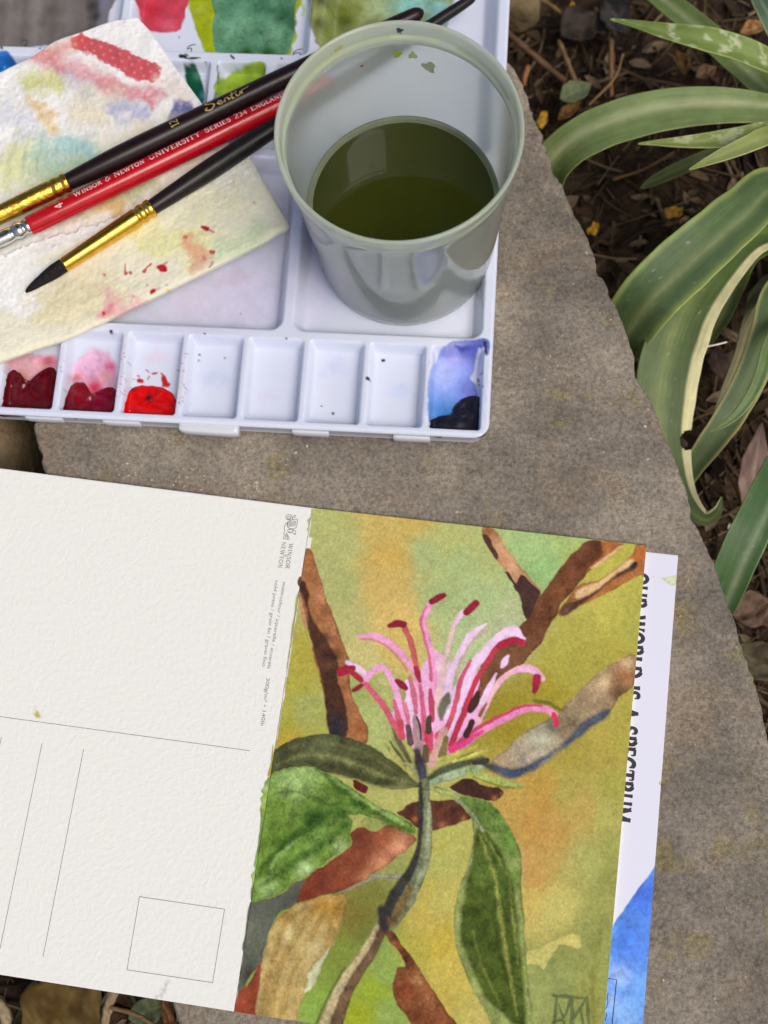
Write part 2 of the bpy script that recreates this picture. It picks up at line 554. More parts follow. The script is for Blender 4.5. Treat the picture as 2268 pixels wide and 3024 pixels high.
def cup_mat(name, c0, c1, clear, transl, gloss=0.9):
    mt, nt, p = new_mat(name)
    L = nt.links.new
    tc = node(nt, 'ShaderNodeTexCoord')
    n1 = node(nt, 'ShaderNodeTexNoise', Scale=70.0, Detail=5.0, Roughness=0.65)
    L(tc.outputs['Object'], n1.inputs['Vector'])
    rp = node(nt, 'ShaderNodeValToRGB')
    rp.color_ramp.elements[0].position = 0.4; rp.color_ramp.elements[1].position = 0.68
    rp.color_ramp.elements[0].color = (*c0, 1); rp.color_ramp.elements[1].color = (*c1, 1)
    L(n1.outputs['Fac'], rp.inputs['Fac'])
    df = node(nt, 'ShaderNodeBsdfDiffuse'); L(rp.outputs['Color'], df.inputs['Color'])
    tr = node(nt, 'ShaderNodeBsdfTranslucent'); L(rp.outputs['Color'], tr.inputs['Color'])
    m1 = node(nt, 'ShaderNodeMixShader', Fac=transl); L(df.outputs[0], m1.inputs[1]); L(tr.outputs[0], m1.inputs[2])
    tp = node(nt, 'ShaderNodeBsdfRefraction', Roughness=0.42, IOR=1.03)
    tp.inputs['Color'].default_value = (0.98, 0.99, 0.97, 1)
    m2 = node(nt, 'ShaderNodeMixShader', Fac=clear); L(m1.outputs[0], m2.inputs[1]); L(tp.outputs[0], m2.inputs[2])
    # fine scratches and dried drips break the gloss
    n2 = node(nt, 'ShaderNodeTexNoise', Scale=240.0, Detail=4.0)
    L(tc.outputs['Object'], n2.inputs['Vector'])
    bp = node(nt, 'ShaderNodeBump', Strength=0.15, Distance=0.1 * S); L(n2.outputs['Fac'], bp.inputs['Height'])
    gl = node(nt, 'ShaderNodeBsdfGlossy', Roughness=0.06); L(bp.outputs['Normal'], gl.inputs['Normal'])
    lw = node(nt, 'ShaderNodeLayerWeight', Blend=0.5)
    ge = node(nt, 'ShaderNodeNewGeometry')
    pw = node(nt, 'ShaderNodeMath', operation='POWER'); L(lw.outputs['Facing'], pw.inputs[0]); pw.inputs[1].default_value = 4.0
    ma = node(nt, 'ShaderNodeMath', operation='MULTIPLY_ADD'); L(pw.outputs[0], ma.inputs[0]); ma.inputs[1].default_value = gloss; ma.inputs[2].default_value = 0.035
    fb = node(nt, 'ShaderNodeMath', operation='SUBTRACT'); fb.inputs[0].default_value = 1.0; L(ge.outputs['Backfacing'], fb.inputs[1])
    fr = node(nt, 'ShaderNodeMath', operation='MULTIPLY'); L(ma.outputs[0], fr.inputs[0]); L(fb.outputs[0], fr.inputs[1])
    m3 = node(nt, 'ShaderNodeMixShader'); L(fr.outputs[0], m3.inputs[0]); L(m2.outputs[0], m3.inputs[1]); L(gl.outputs[0], m3.inputs[2])
    L(m3.outputs[0], nt.nodes['Material Output'].inputs['Surface'])
    return mt


M['cup'] = cup_mat('frosted_polypropylene', (0.84, 0.90, 0.86), (0.84, 0.90, 0.80), 0.70, 0.5)
M['cup_rim'] = cup_mat('milky_rim', (0.80, 0.86, 0.76), (0.74, 0.80, 0.60), 0.30, 0.5, 0.9)
M['refraction_ring'] = cup_mat('refraction_ring', (0.26, 0.30, 0.20), (0.34, 0.38, 0.24), 0.25, 0.4, 0.4)  # pale tint imitates refraction through the frosted wall
M['water'] = noise_mat('murky_water', (0.027, 0.033, 0.004), (0.042, 0.048, 0.007), 12, 0.03, spec=0.40, layers=[(60, 2, 0.15, 0.6)])

# ------------------------------------------------------------------ the setting: ground and stone slab
GZ = -78.0
gx = np.r_[-60000, -20000, -6000, -2000, -800, np.arange(-400, 401, 5.0), 800, 2000, 6000, 20000, 60000]
gy = np.r_[-60000, -20000, -6000, -2000, -800, np.arange(-300, 501, 5.0), 900, 2000, 6000, 20000, 60000]
GX, GY = np.meshgrid(gx, gy)
near = np.exp(-((GX / 900) ** 2 + ((GY - 100) / 900) ** 2))


def ground_z(x, y):
    return GZ + 5.0 * fbm(np.asarray(x) / 45.0, np.asarray(y) / 45.0, 4)


GV = np.stack([GX, GY, GZ + (ground_z(GX, GY) - GZ) * near], -1)
obj('ground', GV.reshape(-1, 3), M['soil'], quads=gquads(*GX.shape), kind='structure', label='dark garden soil under the stone slab and plants')

slab_px = [(1380, -120), (1452, 40), (1494, 145), (1516, 193), (1540, 241), (1560, 289), (1572, 328), (1593, 381), (1613, 410), (1625, 463), (1634, 511), (1668, 555),
           (1680, 598), (1704, 646), (1731, 690), (1750, 738), (1772, 791), (1786, 829), (1808, 875), (1825, 916), (1854, 993), (1873, 1051), (1875, 1109),
           (1902, 1147), (1926, 1186), (1950, 1244), (1972, 1306), (1994, 1355), (2022, 1432), (2042, 1494), (2056, 1540), (2078, 1600), (2111, 1669), (2146, 1774),
           (2175, 1850), (2199, 1932), (2234, 2025), (2254, 2113), (2272, 2200), (2310, 2330), (2350, 2600), (2340, 2900), (2280, 3300), (1600, 3420),
           (700, 3350), (545, 3120), (526, 3024), (511, 2963), (470, 2800), (380, 2300), (250, 1800), (150, 1430), (136, 1398), (126, 1380), (120, 1358), (123, 1340), (104, 1299),
           (98, 1266), (99, 1250), (111, 1227), (60, 1000), (-40, 700), (-20, 300), (100, -60), (700, -160)]
SP2 = np.array([U(x, y, 0)[:2] for x, y in slab_px])
per = resample(np.r_[SP2, SP2[:1]], 900)[:-1]
cen = per.mean(0)
tn = np.roll(per, -1, 0) - np.roll(per, 1, 0)
tn /= np.linalg.norm(tn, axis=1, keepdims=True)
nrm = np.stack([tn[:, 1], -tn[:, 0]], 1)
if np.sum(nrm * (per - cen)) < 0:
    nrm = -nrm
k = np.arange(len(per))
j1 = fbm(per[:, 0] / 2.2, per[:, 1] / 2.2, 4); j2 = fbm(per[:, 0] / 1.3 + 9, per[:, 1] / 1.3, 3); j3 = fbm(per[:, 0] / 6, per[:, 1] / 6 + 4, 3)
chip = np.maximum(fbm(per[:, 0] / 9 + 3, per[:, 1] / 9, 3) - 0.30, 0) * 4.0
per = per + nrm * (j1 * 0.55 - chip)[:, None]
nsm = np.stack([np.convolve(np.r_[nrm[-20:, q_], nrm[:, q_], nrm[:20, q_]], np.ones(41) / 41, 'valid') for q_ in (0, 1)], 1)
nrm = nsm / np.linalg.norm(nsm, axis=1, keepdims=True)
rings = [(-2.2 + 0.7 * j3, 0.0 + 0 * j1), (-0.75 + 0.45 * j2, -0.30 + 0.2 * j1), (0 * j1, -1.1 + 0.5 * j2), (0.15 * j2, -4 + 0 * j1), (-1.5 + 1.2 * j3, -14 + 2 * j1), (-0.5 + 2.0 * j1, -30 + 0 * j1), (-3 + 2.5 * j3, -52 + 0 * j1), (-2 + 3 * j2, -84 + 0 * j1)]
n = len(per)
SV = []
for off, z in rings:
    p = per + nrm * np.broadcast_to(off, (n,))[:, None]
    SV.append(np.c_[p, np.broadcast_to(z, (n,))])
SVv = np.concatenate(SV)
q = gquads(len(rings), n, 0, wrap=True)
from mathutils.geometry import delaunay_2d_cdt
ins = [Vector((x, y)) for x in np.arange(SV[0][:, 0].min(), SV[0][:, 0].max(), 14) for y in np.arange(SV[0][:, 1].min(), SV[0][:, 1].max(), 14) if in_poly(SV[0], x, y)]
dv_, de_, df_, *_r = delaunay_2d_cdt([Vector(p[:2]) for p in SV[0]] + ins, [], [list(range(n))], 1, 1e-6)
o_ = len(SVv)
SVv = np.concatenate([SVv, np.array([[p[0], p[1], 0.0] for p in dv_])])
polys = [[i + o_ for i in f] for f in df_] + q.tolist()
slab = obj('stone_slab', SVv, M['stone'], polys=polys, smooth=False,
           label='rough grey-brown stone slab with chipped edge under the palette and papers', cat='stone slab')
SLAB_POLY = per.copy()


def on_slab(x, y):
    return in_poly(SLAB_POLY, x, y)


# ------------------------------------------------------------------ lettering tools
def arc(cx, cy, rx, ry, a0, a1, n=12):
    t = np.radians(np.linspace(a0, a1, n))
    return [(cx + rx * math.cos(x), cy + ry * math.sin(x)) for x in t]


def serif_font(T=0.15, t=0.075, s=0.055):
    def st(x, y0=0.0, y1=1.0, top=1, bot=1, w=None):
        r = [([(x, y0), (x, y1)], w or T)]
        if top: r.append(([(x - .15, y1 - s / 2), (x + .15, y1 - s / 2)], s))
        if bot: r.append(([(x - .15, y0 + s / 2), (x + .15, y0 + s / 2)], s))
        return r

    def sf(x, y):
        return [([(x - .13, y), (x + .13, y)], s)]
    g = {}
    g['A'] = (.86, [([(.1, 0), (.43, 1)], t), ([(.43, 1), (.74, 0)], T), ([(.22, .34), (.62, .34)], t)] + sf(.1, .03) + sf(.74, .03))
    g['C'] = (.84, [(arc(.47, .5, .37, .47, 50, 310, 20), T), ([(.72, .95), (.72, .70)], s)])
    g['D'] = (.90, st(.17) + [([(.17, .96), (.45, .96)], t), (arc(.45, .5, .34, .46, 90, -90, 14), T), ([(.45, .04), (.17, .04)], t)])
    g['E'] = (.70, st(.17) + [([(.17, .96), (.6, .96)], t), ([(.17, .52), (.48, .52)], t), ([(.17, .04), (.62, .04)], t), ([(.6, .98), (.6, .76)], s), ([(.62, .02), (.62, .26)], s)])
    g['G'] = (.92, [(arc(.47, .5, .37, .47, 50, 330, 22), T), ([(.77, .45), (.77, .12)], T), ([(.62, .45), (.9, .45)], s)])
    g['I'] = (.36, st(.18))
    g['L'] = (.66, st(.17) + [([(.17, .04), (.6, .04)], t), ([(.6, .02), (.6, .28)], s)])
    g['M'] = (1.08, st(.17, w=t) + st(.91) + [([(.17, 1), (.54, .05)], T), ([(.54, .05), (.91, 1)], t)])
    g['N'] = (.92, st(.17, w=t) + st(.76, w=t, bot=0) + [([(.17, .98), (.76, .02)], T)])
    g['O'] = (.92, [(arc(.46, .5, .36, .46, 0, 360, 28), T * .95)])
    g['P'] = (.72, st(.17) + [([(.17, .96), (.38, .96)], t), (arc(.38, .72, .24, .24, 90, -90, 12), T), ([(.38, .48), (.17, .48)], t)])
    g['R'] = (.80, st(.17) + [([(.17, .96), (.38, .96)], t), (arc(.38, .73, .23, .23, 90, -90, 12), T), ([(.38, .5), (.17, .5)], t), ([(.36, .5), (.7, .03)], T), ([(.62, .03), (.82, .03)], s)])
    g['S'] = (.66, [(arc(.33, .73, .22, .22, 40, 250, 12) + arc(.33, .27, .23, .23, 80, -140, 12), T * .9), ([(.54, .95), (.54, .72)], s), ([(.1, .05), (.1, .28)], s)])
    g['T'] = (.76, st(.38, top=0) + [([(.05, .96), (.71, .96)], t), ([(.05, .98), (.05, .74)], s), ([(.71, .98), (.71, .74)], s)])
    g['U'] = (.90, [([(.17, 1), (.17, .35)] + arc(.45, .33, .28, .29, 180, 360, 12) + [(.73, 1)], T * .85)] + sf(.17, .97) + sf(.73, .97))
    g['V'] = (.86, [([(.1, 1), (.43, 0)], T), ([(.43, 0), (.76, 1)], t)] + sf(.1, .97) + sf(.76, .97))
    g['W'] = (1.2, [([(.1, 1), (.38, 0)], T), ([(.38, 0), (.6, .95)], t), ([(.6, .95), (.85, 0)], T), ([(.85, 0), (1.1, 1)], t)] + sf(.1, .97) + sf(1.1, .97) + sf(.6, .97))
    g['Y'] = (.80, [([(.1, 1), (.4, .48)], T), ([(.7, 1), (.4, .48)], t), ([(.4, .48), (.4, 0)], T)] + sf(.1, .97) + sf(.7, .97) + sf(.4, .03))
    g['&'] = (.86, [([(.78, .1), (.28, .72)] + arc(.42, .79, .16, .17, 190, -20, 10) + [(.2, .42)] + arc(.33, .24, .23, .22, 140, 300, 8) + [(.6, .2), (.78, .5)], T * .7)])
    g['2'] = (.62, [(arc(.31, .71, .22, .25, 160, -30, 10) + [(.1, .04), (.55, .04)], T * .8)])
    g['3'] = (.62, [(arc(.3, .75, .2, .21, 150, -80, 10) + arc(.3, .28, .23, .26, 80, -150, 12), T * .8)])
    g['4'] = (.64, [([(.45, 0), (.45, 1)], T * .9), ([(.45, 1), (.06, .3)], T * .6), ([(.04, .3), (.62, .3)], T * .7)])
    g[' '] = (.42, [])
    return g


SERIF = serif_font()
SERIF_BOLD = serif_font(0.26, 0.16, 0.11)


def ribbon(P, w):
    P = np.asarray(P, float)
    t = np.gradient(P, axis=0) if len(P) > 2 else np.repeat((P[1] - P[0])[None], 2, 0)
    t /= np.linalg.norm(t, axis=1, keepdims=True) + 1e-9
    nn = np.stack([-t[:, 1], t[:, 0]], 1) * (w / 2)
    A, B = P + nn, P - nn
    V = np.concatenate([A, B]); n_ = len(P)
    return V, [[i, i + 1, n_ + i + 1, n_ + i] for i in range(n_ - 1)]


def layout(text, font, gap=0.06, small=None):
    """strokes of a line of text; small: height of the letters that do not begin a word"""
    out = []; x = 0.0
    for i, ch in enumerate(text):
        adv, strokes = font[ch]
        k = 1.0
        if small and i > 0 and text[i - 1] != ' ' and ch != ' ':
            k = small
        for P, w in strokes:
            P = [(px * k, py * k) for px, py in P]
            if len(P) == 2:      # subdivide so that lettering can wrap round a handle
                P = [(P[0][0] + (P[1][0] - P[0][0]) * f, P[0][1] + (P[1][1] - P[0][1]) * f) for f in (0, .33, .66, 1)]
            out.append(([(px + x, py) for px, py in P], w * (k ** .5)))
        x += (adv + gap) * k
    return out, x


def put_strokes(name, strokes, mapf, mat, parent, **kw):
    V = []; Q = []
    for i, (P, w) in enumerate(strokes):
        v, q = ribbon(P, w)
        off = len(V)
        V += [mapf(a, b, i % 7) for a, b in v]
        Q += [[off + z for z in qq] for qq in q]
    return obj(name, np.array(V), mat, parent, polys=Q, smooth=False, **kw)


def plane_map(p0, p1, length, height, z, up=None):
    """baseline from p0 to p1 (mm, xy); glyph x scaled to fill it"""
    d = (p1 - p0)[:2]; L = np.linalg.norm(d); ex = d / L
    ey = np.array([-ex[1], ex[0]])
    if up is not None and ey @ up < 0:
        ey = -ey
    kx = L / length

    def f(x, y, i):
        q = p0[:2] + ex * x * kx + ey * y * height
        return (q[0], q[1], z + 0.004 * i)
    return f


def font_mesh(body):
    cu = bpy.data.curves.new('lettering', 'FONT')
    cu.body = body
    ob = bpy.data.objects.new('lettering', cu)
    col.objects.link(ob)
    bpy.context.view_layer.update()
    me = bpy.data.meshes.new_from_object(ob.evaluated_get(bpy.context.evaluated_depsgraph_get()))
    V = np.array([v.co[:2] for v in me.vertices]); P = [list(p.vertices) for p in me.polygons]
    bpy.data.objects.remove(ob); bpy.data.curves.remove(cu); bpy.data.meshes.remove(me)
    return V, P


def put_text(name, body, p0, p1, height, z, mat, parent, up):
    V, P = font_mesh(body)
    V[:, 0] -= V[:, 0].min()
    f = plane_map(p0, p1, V[:, 0].max(), height, z, up)
    return obj(name, np.array([f(a, b, 0) for a, b in V]), mat, parent, polys=P, smooth=False)


# ------------------------------------------------------------------ leaflet under the pad
ZL, ZPG = 0.45, 1.7
UPR = np.array([1.0, 0.12])
lf_px = [(1640, 1600), (2004, 1640), (1889, 3170), (1500, 3120)]
lf = [U(x, y, ZL) for x, y in lf_px]
HL = homography([(p[0], p[1]) for p in lf], [(0, 0), (36, 0), (36, 153), (0, 153)])


def conv_l(pts):
    out = []
    for x, y in pts:
        p = U(x, y, ZL); q = HL @ np.array([p[0], p[1], 1]); out.append(q[:2] / q[2])
    return np.array(out)


lu = np.r_[np.arange(0, 22, 1.0), np.arange(22, 36.01, 0.22)]; lv = np.arange(0, 153.01, 0.25)
pl = Painter(lu, lv, alb((221, 221, 236)), conv_l, 10.2, 3.0)
pl.poly([(1969, 2486), (1920, 2578), (1880, 2630), (1840, 2690), (1805, 2745), (1760, 2900), (1740, 3200), (1960, 3200), (1960, 2500)], (82, 138, 228), soft=0.3, warp=0.25, edge=0.06, grain=0.22,
        var=[(1900, 2650, 60, (60, 110, 215)), (1850, 2790, 60, (70, 125, 225)), (1880, 2960, 90, (105, 160, 240)), (1830, 2880, 30, (150, 180, 235)), (1800, 2960, 30, (140, 175, 240)), (1850, 3010, 40, (130, 175, 245))])
pl.poly([(1924, 1704), (1945, 1708), (1970, 1704), (1996, 1700), (1994, 1724), (1982, 1730), (1968, 1720), (1955, 1710)], (205, 212, 158), soft=0.3, edge=0.15, a=0.85)
pl.poly([(1946, 2312), (1954, 2304), (1958, 2306), (1956, 2320), (1950, 2318)], (190, 195, 125), soft=0.25, edge=0.3)


def hinv(Hm, U_, V_):
    Hi = np.linalg.inv(Hm)
    d = Hi[2, 0] * U_ + Hi[2, 1] * V_ + Hi[2, 2]
    return (Hi[0, 0] * U_ + Hi[0, 1] * V_ + Hi[0, 2]) / d, (Hi[1, 0] * U_ + Hi[1, 1] * V_ + Hi[1, 2]) / d


LU, LV = np.meshgrid(lu, lv)
lx, ly = hinv(HL, LU, LV)
Vp, Qp, bb = plate(np.stack([lx, ly, 0 * lx + ZL], -1), 0.4)
leaflet = thing('printed_leaflet', 'white printed leaflet with blue wash sticking out under the painted page', 'leaflet', U(1900, 2300, 0))
card = obj('card', Vp, M['leaflet'], leaflet, quads=Qp, colors=np.concatenate([pl.c.reshape(-1, 3), pl.c.reshape(-1, 3)[bb]]))
ls, ll = layout('OUR WORLD IS A SPECTRUM', SERIF_BOLD, 0.05)
# the baseline runs down the leaflet, hidden under the page; the tops of the letters show
t0, t1 = U(1866, 1688, ZL), U(1810, 2426, ZL)
put_strokes('lettering', ls, plane_map(t0, t1, ll, 5.1, ZL + 0.03, UPR), M['ink_black'], card)
fr = [[(1793, 2889), (1821, 2893), (1814, 2960), (1806, 3040)]]
put_strokes('printed_frame', [([tuple(conv_xy) for conv_xy in [U(x, y, ZL)[:2] for x, y in fr[0]]], 0.28),
                              ([tuple(U(x, y, ZL)[:2]) for x, y in [(1796, 2932), (1793, 2946), (1795, 2958), (1792, 2974), (1787, 2981)]], 0.2),
                              ([tuple(U(x, y, ZL)[:2]) for x, y in [(1790, 2990), (1792, 3000), (1788, 3008), (1787, 3014)]], 0.2)],
            lambda a, b, i: (a, b, ZL + 0.03 + 0.004 * i), M['ink_black'], card)

# ------------------------------------------------------------------ the postcard pad: printed back on the left, painting on the right
PC = [(921.5, 1499.8), (1910, 1611), (1774, 3146), (691.2, 2988)]
PW, PH = 105.3, 150.8
pc3 = [U(x, y, ZPG) for x, y in PC]
HPm = homography([(p[0], p[1]) for p in pc3], [(0, 0), (PW, 0), (PW, PH), (0, PH)])


def conv_p(pts):
    out = []
    for x, y in pts:
        p = U(x, y, ZPG); q = HPm @ np.array([p[0], p[1], 1]); out.append(q[:2] / q[2])
    return np.array(out)


PAPER = (230, 230, 223)
Z3 = reg(700, 1450, 0.4822); Z4 = reg(1300, 1500, 0.5835); P1 = reg(650, 2200, 0.42194); P2 = reg(1250, 2200, 0.6136)
FF = reg(1000, 1720, 0.42194); CC = reg(1050, 2150, 0.30139); SG = reg(1560, 2600, 0.1917)


def v3(f, items, m_=1.25):
    k_ = f([(1, 0)])[0][0] - f([(0, 0)])[0][0]
    return [(*f([(i[0], i[1])])[0], i[2] * k_ * m_, i[3], *(i[4:])) for i in items]


pu = np.arange(0, PW + 0.01, 0.21); pv = np.arange(0, PH + 0.01, 0.21)
pp = Painter(pu, pv, alb(PAPER), conv_p, 10.1)
ctrl = [(950, 1530, (178, 182, 108)), (1000, 1620, (176, 178, 110)), (1010, 1720, (170, 176, 108)), (1030, 1830, (182, 178, 112)), (1060, 1930, (196, 186, 118)), (1130, 1540, (198, 174, 96)),
        (1150, 1640, (198, 166, 84)), (1140, 1740, (200, 172, 96)), (1160, 1820, (212, 182, 104)), (1170, 1900, (205, 180, 98)), (1230, 1530, (196, 172, 88)), (1330, 1570, (178, 182, 108)), (1270, 1640, (168, 182, 118)),
        (1350, 1680, (165, 182, 118)), (1300, 1780, (166, 182, 120)), (1420, 1780, (170, 188, 128)), (1420, 1620, (176, 184, 112)), (1390, 1900, (176, 192, 138)), (1500, 1860, (180, 188, 140)), (1560, 1620, (162, 190, 122)), (1680, 1590, (166, 188, 112)), (1600, 1680, (150, 188, 118)),
        (1760, 1680, (182, 176, 74)), (1850, 1640, (182, 176, 72)), (1700, 1850, (176, 168, 74)), (1800, 1800, (186, 178, 78)), (1650, 1950, (172, 164, 68)), (1780, 1960, (170, 160, 66)), (1600, 2050, (160, 146, 44)), (1500, 2120, (152, 136, 36)), (1880, 1850, (172, 168, 72)), (1850, 1980, (178, 164, 64)),
        (1650, 2230, (165, 150, 58)), (1780, 2220, (176, 158, 70)), (1840, 2200, (170, 160, 68)), (1600, 2330, (186, 150, 66)), (1560, 2420, (188, 150, 72)), (1680, 2330, (172, 160, 76)), (1640, 2440, (186, 156, 84)), (1580, 2560, (186, 158, 90)), (1720, 2400, (186, 158, 82)), (1790, 2420, (176, 172, 88)), (1820, 2320, (166, 162, 72)),
        (1570, 2640, (202, 176, 90)), (1680, 2560, (178, 170, 92)), (1740, 2560, (170, 172, 94)), (1650, 2680, (190, 182, 100)), (1790, 2600, (150, 152, 78)), (1760, 2700, (156, 158, 84)), (1800, 2520, (158, 160, 82)), (1780, 2850, (164, 166, 86)), (1740, 2800, (146, 150, 76)), (1780, 2970, (160, 156, 72)), (1640, 2900, (138, 150, 84)), (1590, 2950, (150, 160, 92)), (1680, 3010, (140, 150, 78)), (1720, 2950, (150, 146, 64)),
        (930, 1950, (172, 160, 62)), (870, 2030, (172, 164, 62)), (900, 2090, (162, 168, 92)), (850, 2180, (180, 158, 56)), (920, 2200, (168, 166, 76)), (850, 2120, (165, 162, 62)), (1050, 2050, (158, 170, 92)), (1090, 2130, (172, 182, 108)), (1060, 2170, (170, 178, 104)),
        (1180, 2340, (176, 176, 98)), (1210, 2360, (182, 180, 100)), (1070, 2430, (168, 172, 92)), (1150, 2560, (146, 152, 82)), (1110, 2620, (122, 122, 52)), (1090, 2740, (110, 120, 50)), (1050, 2700, (122, 112, 46)), (1000, 2830, (122, 138, 54)), (940, 2950, (136, 166, 66)), (900, 3000, (140, 170, 70)), (980, 2900, (128, 150, 58)),
        (1120, 2800, (136, 160, 74)), (1160, 2880, (138, 164, 78)), (1100, 2930, (146, 166, 46)), (1060, 3000, (152, 164, 28)), (1130, 3000, (140, 165, 80)), (1250, 2700, (192, 172, 80)), (1220, 2800, (176, 166, 66)), (1300, 2650, (188, 178, 90)), (1300, 2550, (176, 176, 92)), (1320, 2450, (178, 178, 92)), (1290, 2480, (182, 176, 84)), (1310, 2780, (192, 170, 64)), (1340, 2880, (196, 176, 78)), (1300, 2950, (190, 170, 74)), (1400, 3000, (190, 176, 92)), (1230, 2620, (182, 170, 78)), (1350, 3010, (186, 178, 84))]
fieldc = pp.field(ctrl, 2.0, 3.2, 0.09)
# the wash stops in an uneven edge along the seam
X_, Y_ = np.meshgrid(pu, pv)
edge_w = 0.25 + 0.35 * (fbm(Y_ * 0.25, Y_ * 0 + 2, 3) + 0.1)
edge_w = np.where((Y_ > 9.5) & (Y_ < 13.2), 1.4, edge_w)
msk = np.clip((X_ - edge_w) / 0.25 + 0.5, 0, 1)[..., None]
pp.c = (pp.c * (1 - msk) + fieldc * msk).astype(np.float32)


def paint_all(p, extra=False):
    A = lambda f, pts, c, **k: p.poly(f(pts), c, **k)
    T = lambda f, pts, w, sc, c, **k: p.stroke(f(pts), np.asarray(w, float) * sc, c, **k)
    # softly bounded shapes of the wash itself
    A(SG, [(-420, 1330), (0, 1290), (160, 1300), (230, 1370), (300, 1300), (400, 1150), (470, 1000), (600, 1020), (780, 1050), (830, 880), (900, 600), (1150, 500), (1290, 600), (1250, 1400), (1180, 2250), (0, 2300), (-300, 2300)], (142, 150, 80), a=0.62, soft=0.5, warp=0.9, edge=0.12, grain=0.16,
      var=v3(SG, [(1000, 1500, 40, (118, 118, 40), .8), (1100, 800, 25, (120, 125, 45), .8), (200, 1900, 60, (150, 165, 88))]))
    A(SG, [(-400, 1180), (0, 1100), (250, 1000), (420, 930), (560, 860), (780, 820), (820, 900), (790, 1040), (600, 1010), (480, 990), (390, 1150), (300, 1290), (230, 1365), (150, 1290), (-100, 1300)], (214, 200, 112), a=0.6, soft=0.5, warp=0.7, edge=0.0, grain=0.12)
    A(reg(0, 0, 1), [(1590, 2350), (1660, 2420), (1680, 2460), (1640, 2600), (1560, 2620), (1545, 2480)], (194, 142, 66), a=0.45, soft=2.5, warp=1.5, edge=0.0)
    # left branch
    A(Z3, [(430, 350), (458, 375), (500, 490), (560, 690), (640, 900), (682, 1030), (690, 1140), (720, 1290), (790, 1430), (800, 1500), (785, 1548), (690, 1535), (590, 1505), (565, 1480), (545, 1330), (520, 1200), (470, 1000), (430, 820), (388, 650), (374, 560), (398, 430)], (158, 104, 64), edge=0.35, grain=0.2,
      var=v3(Z3, [(430, 420, 30, (176, 114, 72)), (520, 640, 45, (186, 130, 88)), (590, 850, 40, (178, 124, 84)), (540, 900, 30, (98, 62, 42)), (620, 1000, 30, (120, 78, 50)), (760, 1450, 40, (150, 94, 52)), (700, 1250, 25, (168, 112, 66))]))
    A(Z3, [(384, 545), (420, 565), (442, 620), (437, 700), (470, 800), (560, 930), (618, 1050), (612, 1150), (650, 1250), (678, 1400), (668, 1500), (600, 1508), (560, 1470), (545, 1330), (525, 1190), (480, 1000), (440, 850), (425, 720), (398, 640), (378, 580)], (76, 48, 36), edge=0.2, soft=0.8, grain=0.25,
      var=v3(Z3, [(410, 600, 22, (62, 40, 38)), (610, 1420, 50, (50, 44, 46)), (600, 1480, 40, (38, 38, 48)), (560, 1060, 40, (84, 56, 40)), (470, 780, 22, (66, 44, 38))]))
    A(Z3, [(376, 620), (392, 650), (412, 740), (428, 830), (420, 840), (400, 780), (380, 690)], (190, 140, 100), edge=0.15)
    # branch at the top
    A(Z4, [(212, 100), (268, 100), (302, 150), (400, 290), (500, 410), (506, 450), (462, 562), (436, 562), (400, 440), (332, 330), (270, 240), (225, 160)], (190, 140, 100), edge=0.35, grain=0.14,
      var=v3(Z4, [(240, 120, 30, (150, 95, 60)), (330, 200, 40, (206, 158, 116)), (370, 310, 40, (214, 164, 122))]))
    A(Z4, [(218, 135), (244, 140), (272, 190), (292, 240), (282, 262), (255, 222), (228, 170)], (84, 54, 42), edge=0.1)
    A(Z4, [(328, 325), (350, 330), (372, 372), (388, 380), (400, 342), (420, 345), (470, 390), (508, 436), (490, 482), (462, 562), (430, 552), (402, 450), (362, 378)], (72, 50, 46), edge=0.2, grain=0.2)
    # big dark branch
    A(Z4, [(752, 160), (828, 170), (822, 245), (752, 322), (690, 402), (612, 482), (592, 545), (550, 592), (520, 672), (460, 742), (410, 802), (350, 842), (270, 932), (185, 1032), (145, 1022), (190, 930), (240, 822), (300, 742), (402, 642), (396, 610), (440, 562), (490, 482), (512, 440), (560, 370), (630, 282), (690, 212)], (112, 68, 42), edge=0.28, grain=0.24,
      var=v3(Z4, [(790, 200, 40, (80, 46, 32)), (700, 280, 40, (96, 56, 36)), (620, 430, 50, (124, 76, 46)), (480, 560, 40, (100, 62, 40)), (440, 680, 60, (106, 68, 46)), (230, 920, 40, (112, 70, 48))]))
    A(Z4, [(822, 168), (920, 180), (905, 200), (830, 262), (770, 300), (735, 330), (760, 290), (815, 240)], (168, 100, 54), edge=0.2, grain=0.2, a=0.95)
    A(Z4, [(905, 195), (912, 206), (840, 262), (775, 302), (762, 300), (830, 250)], (224, 178, 130), edge=0.12)
    A(Z4, [(1000, 190), (1050, 190), (1040, 335), (1000, 340), (862, 422), (700, 502), (612, 548), (600, 520), (640, 468), (690, 402), (800, 362), (900, 302), (965, 240)], (176, 112, 60), edge=0.25, grain=0.22,
      var=v3(Z4, [(1020, 230, 40, (186, 110, 52)), (650, 520, 40, (110, 72, 54))]))
    A(Z4, [(690, 420), (800, 372), (890, 312), (962, 258), (985, 285), (900, 332), (830, 392), (700, 462)], (226, 188, 136), edge=0.12, soft=0.8)
    A(Z4, [(640, 482), (700, 470), (838, 382), (900, 332), (960, 292), (982, 274), (1000, 290), (972, 316), (880, 362), (800, 424), (720, 486), (640, 542), (605, 530)], (92, 62, 52), edge=0.2, soft=0.8, grain=0.25,
      var=v3(Z4, [(980, 292, 25, (62, 44, 46))]))
